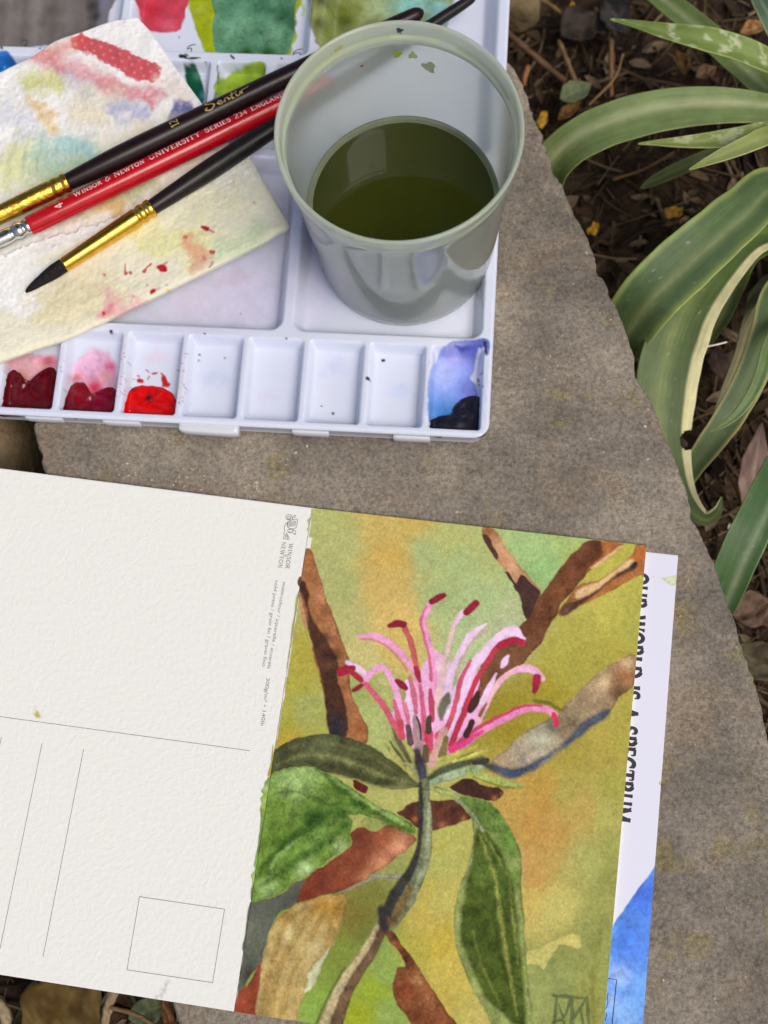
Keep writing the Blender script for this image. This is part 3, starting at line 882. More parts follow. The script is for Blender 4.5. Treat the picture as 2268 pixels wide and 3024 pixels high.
    # grey branch on the right
    A(Z4, [(985, 745), (985, 885), (900, 962), (850, 1042), (760, 1112), (650, 1192), (500, 1312), (380, 1362), (290, 1352), (262, 1280), (330, 1222), (450, 1122), (560, 1062), (620, 1012), (720, 912), (850, 802)], (164, 140, 106), edge=0.32, grain=0.2,
      var=v3(Z4, [(940, 850, 70, (148, 102, 62)), (820, 880, 30, (196, 172, 128)), (950, 780, 30, (200, 170, 124)), (900, 940, 40, (108, 72, 48)), (500, 1180, 70, (176, 176, 150)), (420, 1260, 60, (176, 162, 138)), (650, 1100, 60, (128, 112, 84)), (560, 1100, 30, (106, 108, 92))]))
    A(Z4, [(500, 1305), (380, 1372), (290, 1345), (195, 1290), (262, 1292), (380, 1318), (470, 1288), (560, 1235), (640, 1168), (740, 1066), (850, 1018), (842, 1062), (752, 1122), (640, 1212)], (62, 76, 96), edge=0.15, soft=1.2, grain=0.25, a=0.92,
      var=v3(Z4, [(390, 1345, 40, (38, 60, 92)), (240, 1290, 40, (48, 54, 56)), (700, 1140, 40, (58, 74, 92)), (590, 1235, 30, (120, 110, 96))]))
    # dark olive leaf on the left
    A(Z3, [(218, 1600), (280, 1558), (390, 1510), (560, 1488), (720, 1520), (850, 1580), (960, 1660), (1050, 1720), (1118, 1792), (1100, 1818), (960, 1822), (850, 1812), (740, 1772), (640, 1742), (540, 1722), (430, 1692), (330, 1692), (250, 1732), (205, 1752), (203, 1690)], (80, 84, 50), edge=0.25, grain=0.25,
      var=v3(Z3, [(300, 1600, 40, (66, 70, 42)), (500, 1550, 60, (86, 92, 58)), (900, 1700, 60, (78, 78, 44)), (1000, 1790, 40, (104, 108, 66))]))
    T(Z3, [(240, 1680), (400, 1622), (560, 1625), (720, 1672), (900, 1745), (1090, 1795)], [6, 26, 34, 34, 26, 10], .4822, (128, 132, 80), soft=1.2, a=0.75, grain=0.3)
    T(Z3, [(300, 1585), (480, 1540), (660, 1560), (820, 1625), (960, 1710)], [6, 20, 24, 20, 8], .4822, (106, 110, 68), soft=1.2, a=0.6, grain=0.3)
    T(Z3, [(560, 1725), (740, 1775), (900, 1815), (1080, 1808)], [8, 14, 18, 10], .4822, (136, 138, 84), soft=0.8, a=0.7)
    T(Z3, [(420, 1660), (600, 1690), (800, 1760), (960, 1790)], [8, 26, 26, 8], .4822, (54, 58, 32), soft=1.4, a=0.7, grain=0.3)
    # brown pieces behind the stem
    A(CC, [(400, 830), (450, 800), (520, 750), (620, 718), (760, 712), (980, 708), (1060, 790), (1135, 872), (1000, 932), (850, 982), (740, 996), (600, 975), (500, 900)], (92, 52, 38), edge=0.25, grain=0.25,
      var=v3(CC, [(540, 800, 30, (72, 40, 34)), (960, 800, 30, (58, 38, 36)), (1060, 890, 25, (150, 96, 62)), (850, 950, 28, (140, 88, 58)), (580, 890, 20, (178, 108, 60))]))
    A(CC, [(930, 575), (1000, 530), (1060, 493), (1150, 508), (1250, 560), (1390, 580), (1442, 640), (1400, 690), (1330, 718), (1200, 692), (1020, 645)], (68, 42, 34), edge=0.15, grain=0.2,
      var=v3(CC, [(1370, 690, 26, (150, 88, 56)), (1430, 640, 14, (140, 80, 50))]))
    A(CC, [(-20, 515), (60, 540), (125, 585), (92, 640), (0, 600)], (96, 34, 28), edge=0.2)
    # rust leaf
    A(P1, [(905, 620), (1000, 568), (1090, 592), (1190, 560), (1290, 600), (1372, 642), (1360, 682), (1230, 792), (1080, 902), (920, 992), (830, 1022), (690, 1060), (538, 1112), (560, 1000), (610, 920), (760, 822), (922, 700)], (128, 66, 42), edge=0.3, grain=0.16,
      var=v3(P1, [(1250, 700, 70, (214, 152, 110)), (1130, 830, 60, (206, 140, 100)), (1020, 930, 45, (204, 136, 92)), (1150, 640, 55, (168, 96, 60)), (980, 680, 60, (112, 58, 38)), (700, 950, 80, (112, 52, 36)), (600, 1050, 50, (122, 50, 34)), (930, 860, 60, (126, 66, 42))]))
    A(P1, [(985, 560), (1000, 520), (1080, 500), (1180, 545), (1120, 590), (1060, 600), (1010, 570)], (150, 160, 84), edge=0.3)
    T(P1, [(830, 1040), (920, 1000), (1040, 945), (1130, 920)], [10, 18, 22, 14], .42194, (160, 152, 128), edge=0.3)
    T(P1, [(1060, 918), (1160, 920), (1280, 925)], [24, 30, 34], .42194, (156, 160, 128), edge=0.35)
    # grey-green block and red corner
    A(P1, [(592, 932), (560, 1000), (540, 1100), (420, 1170), (365, 1250), (330, 1350), (302, 1450), (296, 1520), (212, 1612), (170, 1700), (125, 1735), (122, 1680), (150, 1500), (172, 1340), (180, 1240), (212, 1095), (330, 1080), (440, 1040), (510, 975)], (94, 98, 84), edge=0.2, grain=0.14,
      var=v3(P1, [(450, 1100, 60, (82, 86, 74)), (200, 1600, 50, (66, 66, 54)), (540, 1000, 40, (84, 84, 74)), (200, 1300, 50, (106, 108, 90))]))
    A(P1, [(298, 1515), (250, 1570), (200, 1670), (130, 1720), (105, 1790), (92, 1870), (280, 1905), (275, 1700)], (148, 66, 42), edge=0.15, grain=0.2,
      var=v3(P1, [(230, 1620, 45, (112, 56, 40)), (180, 1780, 60, (152, 72, 46))]))
    # ochre leaf
    A(P1, [(830, 1038), (885, 1065), (870, 1160), (850, 1250), (800, 1380), (742, 1462), (680, 1512), (612, 1622), (598, 1722), (560, 1820), (515, 1950), (260, 1910), (268, 1700), (295, 1500), (340, 1330), (390, 1228), (540, 1112), (700, 1062)], (184, 160, 98), edge=0.3, grain=0.16,
      var=v3(P1, [(700, 1120, 70, (172, 130, 50)), (820, 1150, 60, (178, 128, 36)), (450, 1180, 50, (166, 128, 66)), (660, 1420, 60, (196, 176, 120)), (480, 1330, 40, (206, 190, 130)), (320, 1450, 40, (178, 152, 92)), (520, 1800, 60, (186, 162, 98))]))
    for pts, w in [([(850, 1080), (800, 1250), (760, 1360), (740, 1410)], [70, 80, 60, 40]), ([(720, 1100), (600, 1220), (500, 1400), (400, 1600), (350, 1900)], [30, 46, 50, 46, 50]), ([(600, 1130), (450, 1260), (380, 1480), (320, 1700), (300, 1900)], [20, 40, 46, 50, 60]), ([(720, 1180), (660, 1290), (620, 1360)], [40, 46, 40]), ([(560, 1500), (480, 1680), (430, 1900)], [20, 40, 50])]:
        T(P1, pts, w, .42194, (158, 126, 60), a=0.6, soft=0.9, warp=0.5, grain=0.22, edge=0.2)
    A(P1, [(765, 1405), (745, 1480), (720, 1545), (640, 1690), (594, 1735), (608, 1622), (650, 1560), (690, 1515), (720, 1470)], (208, 208, 162), edge=0.2, warp=0.8)
    # brown leaf at the bottom
    A(P1, [(1158, 1290), (1205, 1300), (1262, 1382), (1340, 1492), (1420, 1602), (1500, 1722), (1600, 1882), (1680, 2010), (1400, 2010), (1300, 1882), (1240, 1822), (1213, 1700), (1240, 1570), (1290, 1552), (1250, 1452), (1180, 1382)], (126, 74, 42), edge=0.3, grain=0.3,
      var=v3(P1, [(1300, 1500, 40, (84, 46, 34)), (1380, 1640, 35, (176, 126, 80)), (1290, 1720, 50, (128, 66, 36)), (1480, 1800, 60, (146, 92, 56)), (1220, 1340, 30, (80, 50, 36)), (1400, 1900, 50, (112, 62, 34))]))
    # bright green leaf
    A(P1, [(340, 228), (420, 175), (540, 145), (640, 150), (730, 190), (830, 240), (960, 330), (1100, 420), (1240, 490), (1372, 582), (1372, 622), (1290, 602), (1190, 547), (1080, 482), (1060, 507), (1000, 492), (905, 490), (927, 530), (905, 620), (922, 692), (860, 742), (760, 802), (640, 892), (560, 932), (440, 1032), (330, 1072), (222, 1097), (212, 1000), (230, 880), (255, 700), (285, 500), (300, 380), (285, 340), (310, 290)], (104, 134, 52), edge=0.22, grain=0.28, warp=0.6,
      var=v3(P1, [(500, 250, 110, (150, 178, 104)), (640, 200, 70, (146, 174, 98)), (1150, 480, 60, (124, 154, 80)), (400, 420, 70, (98, 126, 46)), (850, 320, 45, (66, 100, 34)), (660, 520, 80, (48, 84, 28)), (830, 470, 50, (60, 96, 32)), (400, 660, 60, (96, 128, 40)), (470, 680, 50, (64, 98, 28)), (300, 900, 60, (92, 122, 40)), (560, 800, 60, (96, 136, 50)), (700, 640, 50, (110, 146, 66)), (860, 560, 35, (84, 112, 44)), (330, 1010, 60, (150, 180, 104)), (600, 880, 50, (168, 192, 128)), (840, 710, 40, (164, 190, 120)), (960, 420, 40, (84, 120, 50))]))
    for pts, w, c_ in [([(380, 340), (500, 325), (640, 365), (760, 410), (980, 415)], [6, 8, 10, 10, 6], (44, 74, 24)), ([(760, 480), (620, 560), (470, 690), (340, 810), (250, 930)], [60, 70, 50, 36, 20], (48, 84, 26)), ([(880, 560), (740, 680), (560, 790), (420, 900), (280, 990)], [40, 46, 46, 36, 16], (60, 98, 34)), ([(940, 400), (1100, 500), (1240, 570), (1360, 615)], [40, 40, 36, 20], (58, 96, 30)), ([(730, 210), (850, 300), (960, 390)], [30, 50, 30], (54, 92, 34)), ([(560, 640), (450, 740), (340, 870)], [16, 22, 14], (140, 172, 92)), ([(790, 230), (960, 360), (1130, 465), (1300, 560)], [16, 26, 28, 24], (146, 176, 98))]:
        T(P1, pts, w, .42194, c_, a=0.72, soft=1.1, warp=0.6, grain=0.3, edge=0.0)
    # long leaf at lower right
    A(P2, [(160, 250), (240, 262), (330, 282), (432, 422), (467, 522), (472, 702), (492, 902), (502, 1102), (520, 1400), (360, 1400), (290, 1262), (220, 1142), (170, 1012), (145, 882), (160, 742), (200, 622), (240, 492), (236, 372), (205, 302)], (138, 150, 82), edge=0.32, grain=0.22,
      var=v3(P2, [(320, 320, 60, (96, 130, 50)), (420, 460, 60, (98, 132, 52)), (460, 640, 40, (112, 142, 60)), (240, 540, 40, (178, 184, 132)), (160, 850, 40, (152, 164, 98)), (480, 1100, 40, (134, 150, 74)), (200, 1060, 40, (140, 152, 84))]))
    A(P2, [(255, 420), (300, 415), (350, 482), (420, 622), (452, 802), (470, 1002), (488, 1202), (490, 1400), (420, 1330), (300, 1212), (240, 1092), (190, 952), (178, 852), (202, 702), (232, 562)], (74, 90, 32), edge=0.1, soft=1.3, grain=0.3,
      var=v3(P2, [(300, 620, 60, (88, 112, 44)), (400, 720, 50, (74, 94, 36)), (280, 900, 70, (64, 80, 26)), (330, 1100, 80, (70, 86, 28)), (430, 1150, 50, (84, 100, 34))]))
    for pts, w, c_ in [([(270, 430), (340, 620), (365, 780), (400, 1000), (450, 1300)], [10, 16, 20, 16, 8], (150, 154, 72)), ([(290, 430), (400, 620), (430, 820), (455, 1050)], [6, 10, 10, 6], (138, 146, 70)), ([(240, 900), (290, 1080), (360, 1220)], [6, 10, 6], (118, 128, 56)), ([(350, 480), (390, 600), (430, 760)], [10, 14, 8], (52, 70, 24)), ([(330, 800), (370, 1000), (420, 1200)], [16, 20, 10], (52, 66, 20)), ([(300, 300), (390, 400), (450, 540)], [20, 30, 16], (112, 148, 62))]:
        T(P2, pts, w, .6136, c_, a=0.7, soft=0.9, warp=0.5, grain=0.3, edge=0.0)
    # flower: pale base first, then the strokes
    PK, PL, HT, RD, CR = (236, 156, 200), (246, 200, 230), (226, 74, 132), (198, 72, 92), (142, 30, 54)
    k = .42194
    A(FF, [(520, 700), (560, 640), (600, 560), (650, 480), (720, 500), (790, 570), (900, 560), (960, 600), (1000, 700), (1100, 640), (1010, 850), (965, 1010), (880, 1120), (780, 1190), (590, 1180), (470, 1100), (350, 900), (400, 800), (470, 690)], (240, 176, 216), soft=0.6, edge=0.05, grain=0.08,
      var=v3(FF, [(740, 600, 50, (222, 206, 196)), (760, 750, 40, (244, 210, 226)), (880, 700, 50, (246, 206, 226)), (620, 1100, 30, (232, 90, 170)), (500, 950, 30, (242, 190, 214))]))
    A(FF, [(840, 560), (930, 480), (1000, 420), (860, 620), (800, 760), (790, 720)], (178, 190, 136), soft=0.6, edge=0.1)
    A(FF, [(245, 690), (290, 630), (320, 640), (360, 780), (385, 880), (360, 905), (300, 790)], (172, 174, 104), soft=0.5, edge=0.15)
    A(FF, [(400, 760), (440, 735), (470, 790), (450, 840), (415, 835)], (168, 158, 88), soft=0.4, edge=0.2)
    A(FF, [(1000, 560), (1060, 480), (1140, 430), (1250, 440), (1320, 360), (1440, 330), (1330, 520), (1200, 640), (1090, 720), (1020, 800), (950, 820), (985, 700)], (116, 76, 50), soft=0.5, edge=0.2, grain=0.2)
    T(FF, [(140, 380), (240, 375), (330, 410), (430, 490), (510, 590), (560, 690), (585, 850), (600, 1110)], [20, 46, 50, 48, 46, 46, 40, 50], k, PK)
    T(FF, [(150, 395), (240, 405), (330, 445), (420, 530), (480, 620)], [10, 14, 14, 16, 14], k, (205, 108, 128), a=0.7)
    T(FF, [(450, 300), (500, 400), (530, 520), (552, 640)], [44, 44, 42, 40], k, (198, 96, 92))
    T(FF, [(540, 600), (553, 640), (566, 690)], [36, 46, 26], k, (170, 44, 64))
    T(FF, [(360, 305), (405, 292), (450, 292)], [40, 56, 50], k, CR)
    T(FF, [(632, 165), (592, 270), (615, 380), (648, 520), (662, 700), (655, 900)], [52, 46, 46, 46, 50, 44], k, PK)
    T(FF, [(612, 170), (575, 270), (598, 380), (632, 520), (648, 680)], [16, 20, 20, 20, 26], k, (204, 92, 108), a=0.85)
    T(FF, [(650, 135), (695, 110), (738, 92)], [46, 56, 40], k, CR)
    T(FF, [(880, 205), (810, 290), (780, 400), (745, 540), (715, 720), (700, 900)], [40, 34, 34, 40, 60, 70], k, (226, 190, 186), a=0.9)
    T(FF, [(865, 215), (815, 290)], [34, 30], k, (246, 190, 226))
    T(FF, [(895, 212), (930, 175), (960, 145)], [50, 56, 50], k, CR)
    T(FF, [(1032, 292), (930, 365), (860, 480), (800, 590), (765, 750), (740, 930)], [12, 50, 48, 50, 60, 70], k, PL)
    T(FF, [(1040, 330), (950, 400), (880, 510), (820, 620)], [26, 14, 12, 12], k, (214, 150, 168), a=0.6)
    T(FF, [(1290, 395), (1220, 342), (1110, 395), (1000, 520), (920, 610), (860, 760), (800, 950), (740, 1080)], [40, 70, 62, 70, 80, 90, 80, 60], k, PL)
    T(FF, [(1285, 420), (1215, 405), (1110, 450), (1040, 560), (960, 690), (905, 830), (855, 970), (785, 1140)], [50, 50, 40, 36, 40, 46, 46, 40], k, (190, 52, 76))
    T(FF, [(1270, 415), (1220, 410), (1120, 445)], [44, 44, 36], k, (172, 36, 60))
    T(FF, [(920, 550), (860, 680), (820, 840), (770, 1000), (690, 1080)], [20, 34, 36, 40, 50], k, (206, 84, 108))
    T(FF, [(1425, 672), (1370, 612), (1280, 600), (1180, 650), (1090, 740), (1030, 860), (965, 1010)], [40, 50, 46, 40, 50, 44, 36], k, (240, 178, 190))
    T(FF, [(1390, 630), (1310, 610), (1240, 622)], [40, 36, 24], k, (248, 170, 214))
    T(FF, [(1388, 665), (1382, 710), (1370, 762)], [60, 56, 36], k, (162, 36, 66))
    T(FF, [(1515, 925), (1440, 885), (1300, 890), (1150, 960), (1000, 1040), (880, 1120), (780, 1180)], [44, 50, 50, 50, 52, 60, 50], k, (240, 140, 186))
    T(FF, [(1420, 860), (1280, 868), (1130, 935), (980, 1015), (880, 1090), (790, 1165)], [14, 20, 22, 30, 40, 50], k, (206, 54, 98), a=0.9)
    T(FF, [(1000, 1050), (880, 1125), (790, 1180)], [30, 40, 40], k, (228, 60, 130), a=0.9)
    T(FF, [(1505, 920), (1520, 960), (1522, 995)], [30, 44, 40], k, (206, 54, 86))
    A(FF, [(1360, 840), (1375, 810), (1500, 850), (1570, 890), (1540, 900), (1470, 860)], (122, 118, 44), soft=0.5, edge=0.2)
    T(FF, [(60, 560), (130, 600), (190, 650)], [30, 46, 40], k, PL)
    T(FF, [(180, 690), (250, 612), (320, 600), (380, 700), (430, 850), (480, 1000)], [50, 44, 40, 46, 46, 40], k, (240, 164, 208))
    T(FF, [(190, 715), (290, 830), (370, 960), (440, 1070)], [40, 44, 44, 50], k, (208, 92, 112))
    T(FF, [(20, 625), (60, 610), (95, 600)], [70, 64, 50], k, (158, 34, 56))
    T(FF, [(85, 625), (160, 685)], [40, 40], k, (176, 46, 66))
    T(FF, [(108, 755), (160, 725)], [34, 36], k, CR)
    T(FF, [(490, 700), (500, 850), (520, 1000)], [50, 44, 40], k, PL)
    T(FF, [(410, 690), (440, 715), (468, 740)], [40, 52, 40], k, CR)
    for pts, w, c_ in [([(500, 670), (530, 800), (540, 910)], [30, 40, 30], (206, 96, 116)), ([(570, 720), (592, 900), (605, 1100)], [24, 34, 40], (204, 82, 104)), ([(640, 750), (650, 860), (652, 960)], [26, 46, 40], (172, 36, 64)), ([(630, 1060), (640, 1175)], [64, 50], (198, 52, 76)), ([(390, 830), (430, 1000), (450, 1090)], [26, 46, 36], (206, 88, 104)), ([(458, 850), (480, 930), (492, 1000)], [30, 36, 24], (214, 110, 132)), ([(430, 980), (452, 1090)], [46, 40], (200, 66, 86)), ([(565, 1000), (590, 1160)], [20, 26], (236, 110, 190))]:
        T(FF, pts, w, k, c_, a=0.9)
    T(FF, [(1185, 520), (1160, 560), (1145, 590)], [26, 46, 26], k, (246, 200, 230))
    T(FF, [(1105, 640), (1050, 740), (1000, 840)], [16, 40, 40], k, (246, 196, 226))
    A(FF, [(690, 930), (700, 850), (735, 790), (775, 770), (785, 830), (750, 900), (720, 970)], (106, 106, 84), soft=0.7, edge=0.15)
    T(FF, [(632, 950), (628, 1045)], [40, 42], k, (72, 62, 46))
    T(FF, [(975, 770), (950, 840), (920, 895)], [30, 66, 46], k, (70, 42, 32))
    T(FF, [(1030, 850), (990, 930)], [16, 30], k, (150, 92, 66))
    T(FF, [(935, 975), (893, 1068)], [42, 46], k, (72, 42, 34))
    T(FF, [(488, 1010), (505, 1120)], [36, 50], k, (100, 74, 72))
    T(FF, [(535, 940), (550, 1040), (568, 1160)], [30, 64, 60], k, (172, 138, 140))
    T(FF, [(545, 940), (570, 1010), (578, 1100)], [14, 18, 12], k, (76, 60, 68))
    T(FF, [(740, 1040), (690, 1170), (645, 1270)], [60, 64, 60], k, (208, 160, 146))
    T(FF, [(755, 1090), (725, 1220)], [40, 60], k, (124, 114, 62))
    T(FF, [(610, 1150), (610, 1240)], [36, 50], k, (108, 86, 58))
    # sepals, centre and stem
    k = .30139
    T(CC, [(690, 520), (800, 460), (960, 380), (1240, 305)], [60, 100, 90, 50], k, (78, 86, 60), soft=1.0, grain=0.3)
    T(CC, [(330, 0), (420, 180), (560, 400), (640, 540)], [14, 60, 80, 50], k, (150, 152, 94), soft=0.7, grain=0.25)
    T(CC, [(360, 0), (440, 160), (540, 330)], [20, 56, 40], k, (96, 92, 58), soft=0.7)
    T(CC, [(290, 170), (420, 310), (600, 500)], [30, 60, 50], k, (170, 168, 92), soft=0.7, grain=0.25)
    T(CC, [(340, 140), (420, 250), (480, 330)], [16, 30, 12], k, (82, 80, 44), soft=0.6)
    T(CC, [(820, 310), (1000, 250), (1195, 168)], [34, 44, 14], k, (196, 194, 86), soft=0.5, grain=0.2)
    T(CC, [(960, 325), (1120, 270), (1285, 220)], [30, 44, 20], k, (200, 200, 90), soft=0.5, grain=0.2)
    T(CC, [(1000, 300), (1150, 235)], [10, 14], k, (96, 96, 44), soft=0.5)
    T(CC, [(1170, 345), (1290, 320)], [50, 50], k, (58, 62, 56), soft=0.5, edge=0.4)
    T(CC, [(720, 540), (900, 480), (1060, 430), (1230, 385)], [50, 80, 84, 40], k, (160, 180, 140), soft=0.6, edge=0.3, grain=0.25)
    T(CC, [(1100, 430), (1350, 505), (1620, 570)], [60, 74, 50], k, (170, 184, 96), soft=0.6, edge=0.3, grain=0.25)
    T(CC, [(1160, 480), (1380, 560), (1560, 590)], [10, 20, 14], k, (112, 130, 40), soft=0.6)
    T(CC, [(720, 580), (880, 630), (1010, 668)], [50, 66, 50], k, (160, 172, 96), soft=0.6, edge=0.25, grain=0.25)
    T(CC, [(990, 690), (1100, 790), (1190, 900), (1240, 1000)], [36, 50, 50, 50], k, (140, 152, 108), soft=0.6, edge=0.3, grain=0.25)
    A(CC, [(1020, 670), (1180, 690), (1330, 760), (1420, 880), (1500, 1010), (1280, 1010), (1200, 880), (1100, 770)], (96, 124, 54), soft=0.8, edge=0.15, grain=0.28)
    T(CC, [(600, 230), (640, 380), (670, 520)], [70, 110, 60], k, (66, 54, 62), soft=1.0, grain=0.2)
    T(CC, [(655, 380), (665, 500)], [36, 60], k, (72, 76, 96), soft=0.9)
    k = .42194
    T(P1, [(1432, 260), (1432, 420), (1440, 580), (1425, 740), (1370, 900), (1290, 1080), (1190, 1250)], [70, 80, 92, 110, 130, 140, 90], k, (118, 126, 92), soft=0.5, edge=0.4, grain=0.3)
    T(P1, [(1402, 270), (1405, 440), (1402, 600), (1385, 740), (1320, 900), (1230, 1040), (1170, 1180), (1150, 1300)], [26, 36, 36, 40, 60, 80, 76, 50], k, (56, 56, 50), soft=0.8, grain=0.3)
    T(P1, [(1460, 420), (1458, 620), (1450, 800), (1400, 930), (1370, 990)], [20, 30, 40, 40, 24], k, (152, 160, 120), soft=0.8, grain=0.25)
    T(P1, [(1330, 1000), (1260, 1130), (1200, 1260)], [40, 60, 40], k, (112, 92, 52), soft=0.9, grain=0.3)
    T(P1, [(1160, 1230), (1060, 1420), (940, 1600), (850, 1760), (770, 1990)], [70, 100, 112, 128, 160], k, (108, 84, 60), soft=0.5, edge=0.4, grain=0.28)
    T(P1, [(1100, 1270), (1020, 1420), (900, 1590), (810, 1750), (710, 1990)], [40, 50, 54, 64, 70], k, (182, 166, 122), soft=0.6, edge=0.25, grain=0.22)
    T(P1, [(870, 1560), (800, 1680), (740, 1800), (670, 1960)], [10, 14, 16, 20], k, (70, 62, 42), soft=0.9, a=0.8)
    T(P1, [(1130, 1150), (1150, 1280)], [60, 60], k, (54, 50, 48), soft=1.2)
    # monogram
    MG = (92, 106, 66)
    k = .1917
    for pts, w in [([(400, 1775), (620, 1790), (860, 1812)], [44, 54, 30]), ([(440, 1800), (425, 1950), (412, 2080)], [30, 50, 46]), ([(405, 2100), (390, 2260)], [44, 44]), ([(470, 1900), (505, 2020), (545, 2110)], [16, 30, 40]), ([(545, 2110), (600, 1990), (650, 1850)], [30, 40, 50]), ([(675, 1840), (675, 2260)], [56, 66]), ([(690, 2120), (790, 1990), (885, 1825)], [50, 50, 36]), ([(810, 1990), (850, 2260)], [40, 46]), ([(905, 1800), (930, 2260)], [46, 46]), ([(380, 2190), (520, 2150), (560, 2250)], [36, 40, 30])]:
        T(SG, pts, w, k, MG, a=0.85, soft=0.35, warp=0.15, edge=0.2)
    T(SG, [(1110, 650), (1090, 900), (1030, 1200), (1000, 1500), (985, 1800), (990, 2250)], [50, 60, 60, 70, 80, 90], k, (122, 122, 46), a=0.5, soft=1.2, warp=0.8, edge=0.0)


paint_all(pp)
den = 1 - np.clip(pp.c.min(-1) / alb(PAPER).min(), 0, 1)          # more pigment, more grain
gr = 0.20 * fbm(X_ * 2.3, Y_ * 2.3, 2) + 0.10 * fbm(X_ * 0.8 + 7, Y_ * 0.8, 3) + 0.03 * fbm(X_ * 0.2, Y_ * 0.2 + 9, 3)
lum = pp.c @ np.array([0.3, 0.6, 0.1], np.float32)
pp.c = lum[..., None] + (pp.c - lum[..., None]) * 0.97
pp.c = np.clip(pp.c * (1 + gr * np.clip(den * 1.6, 0, 1))[..., None], 0, 1).astype(np.float32)
PX, PY = hinv(HPm, X_, Y_)
bow = 0.25 * np.sin(np.pi * X_ / PW)
Vp, Qp, bb = plate(np.stack([PX, PY, ZPG + bow], -1), 1.15)
pad = thing('postcard_pad', 'open watercolour postcard pad with flower painting and blank printed card back', 'postcard pad', U(800, 2200, 0.5))
obj('painted_page', Vp, M['paper'], pad, quads=Qp, colors=np.concatenate([pp.c.reshape(-1, 3), pp.c.reshape(-1, 3)[bb] * 0 + alb(PAPER)]), label='page painted with a pink flower, leaves and branches')
# left page (the printed back of a turned card)
qu = np.r_[np.arange(-104.4, -7, 0.7), np.arange(-7, 0.01, 0.21)]; qu[-1] = -0.12
qv = np.arange(0, PH + 0.01, 0.24)
LP_PX = [(-78, 1375), (921.5, 1499.8), (691.2, 2988), (-400, 2815)]
lp3 = [U(x, y, ZPG) for x, y in LP_PX]
HLP = homography([(p[0], p[1]) for p in lp3], [(-105, 0), (0, 0), (0, PH), (-105, PH)])


def conv_q(pts):
    out = []
    for x, y in pts:
        p = U(x, y, ZPG); q = HLP @ np.array([p[0], p[1], 1]); out.append(q[:2] / q[2])
    return np.array(out)


pq = Painter(qu, qv, alb(PAPER), conv_q, 10.1)
# paint that ran over the seam
pq.poly([(925, 1527), (912, 1531), (907, 1538), (910, 1552), (906, 1566), (925, 1566)], (178, 182, 108), soft=0.25, warp=0.1)
pq.poly([(890, 1706), (884, 1704), (878, 1720), (886, 1735)], (90, 62, 50), soft=0.25, warp=0.1)
pq.poly([(890, 1758), (874, 1764), (868, 1820), (862, 1850), (856, 1900), (846, 1975), (860, 1985)], (172, 166, 74), soft=0.25, warp=0.15)
pq.poly([(808, 2215), (805, 2200), (800, 2250), (790, 2290), (810, 2290)], (168, 156, 66), soft=0.25, warp=0.15)
pq.poly(P1([(345, 225), (330, 240), (312, 262), (308, 290), (290, 320), (300, 350), (280, 375), (290, 410), (278, 450), (285, 520), (270, 640), (262, 720), (240, 830), (240, 880), (212, 910), (222, 960), (215, 1030), (222, 1095), (300, 1095), (480, 700), (480, 250)]), (126, 158, 70), soft=0.25, warp=0.25, edge=0.3, grain=0.2,
        var=v3(P1, [(310, 300, 30, (160, 186, 108)), (290, 400, 30, (158, 186, 100)), (280, 600, 50, (104, 138, 50)), (225, 920, 26, (166, 192, 116))]))
pq.poly(P1([(222, 1095), (205, 1120), (185, 1220), (175, 1330), (160, 1450), (300, 1450), (300, 1100)]), (96, 100, 86), soft=0.25, warp=0.15)
pq.stroke([(112, 2106), (108, 2112), (115, 2116)], 11, (196, 190, 70), soft=0.4, edge=0.3)
pq.stroke([(110, 2088), (108, 2100)], 5, (225, 225, 190), soft=0.4)
for a_, b_ in [((497, 2896), (492, 2906)), ((489, 2908), (484, 2920)), ((482, 2922), (484, 2930)), ((478, 2934), (474, 2944)), ((466, 2940), (462, 2950))]:
    pq.stroke([a_, b_], 6, (168, 176, 160), soft=0.5, a=0.7)
QU, QV = np.meshgrid(qu, qv)
QX, QY = hinv(HLP, QU, QV)
Vp, Qp, bb = plate(np.stack([QX, QY, ZPG + 0.9 * (QU / 105) ** 2 + 0.0 * QV], -1), 0.45)
left = obj('printed_page', Vp, M['paper'], pad, quads=Qp, colors=np.concatenate([pq.c.reshape(-1, 3), pq.c.reshape(-1, 3)[bb] * 0 + alb(PAPER)]), label='blank white card back with printed grey lines, stamp box and lettering')


def zleft(x, y):
    return ZPG + 0.9 * (conv_q([(x, y)])[0][0] / 105) ** 2 + 0.035


def UL(x, y):
    return U(x, y, zleft(x, y))


def line_seg(a_, b_, w=0.17):
    A_, B_ = UL(*a_), UL(*b_)
    n_ = 12
    P = [A_ + (B_ - A_) * t for t in np.linspace(0, 1, n_)]
    d = (B_ - A_)[:2]; d /= np.linalg.norm(d); nn = np.array([-d[1], d[0]]) * w / 2
    V = []
    for t in np.linspace(0, 1, n_):
        px, py = a_[0] + (b_[0] - a_[0]) * t, a_[1] + (b_[1] - a_[1]) * t
        p = UL(px, py); V += [(p[0] + nn[0], p[1] + nn[1], p[2]), (p[0] - nn[0], p[1] - nn[1], p[2])]
    return V, [[2 * i, 2 * i + 1, 2 * i + 3, 2 * i + 2] for i in range(n_ - 1)]


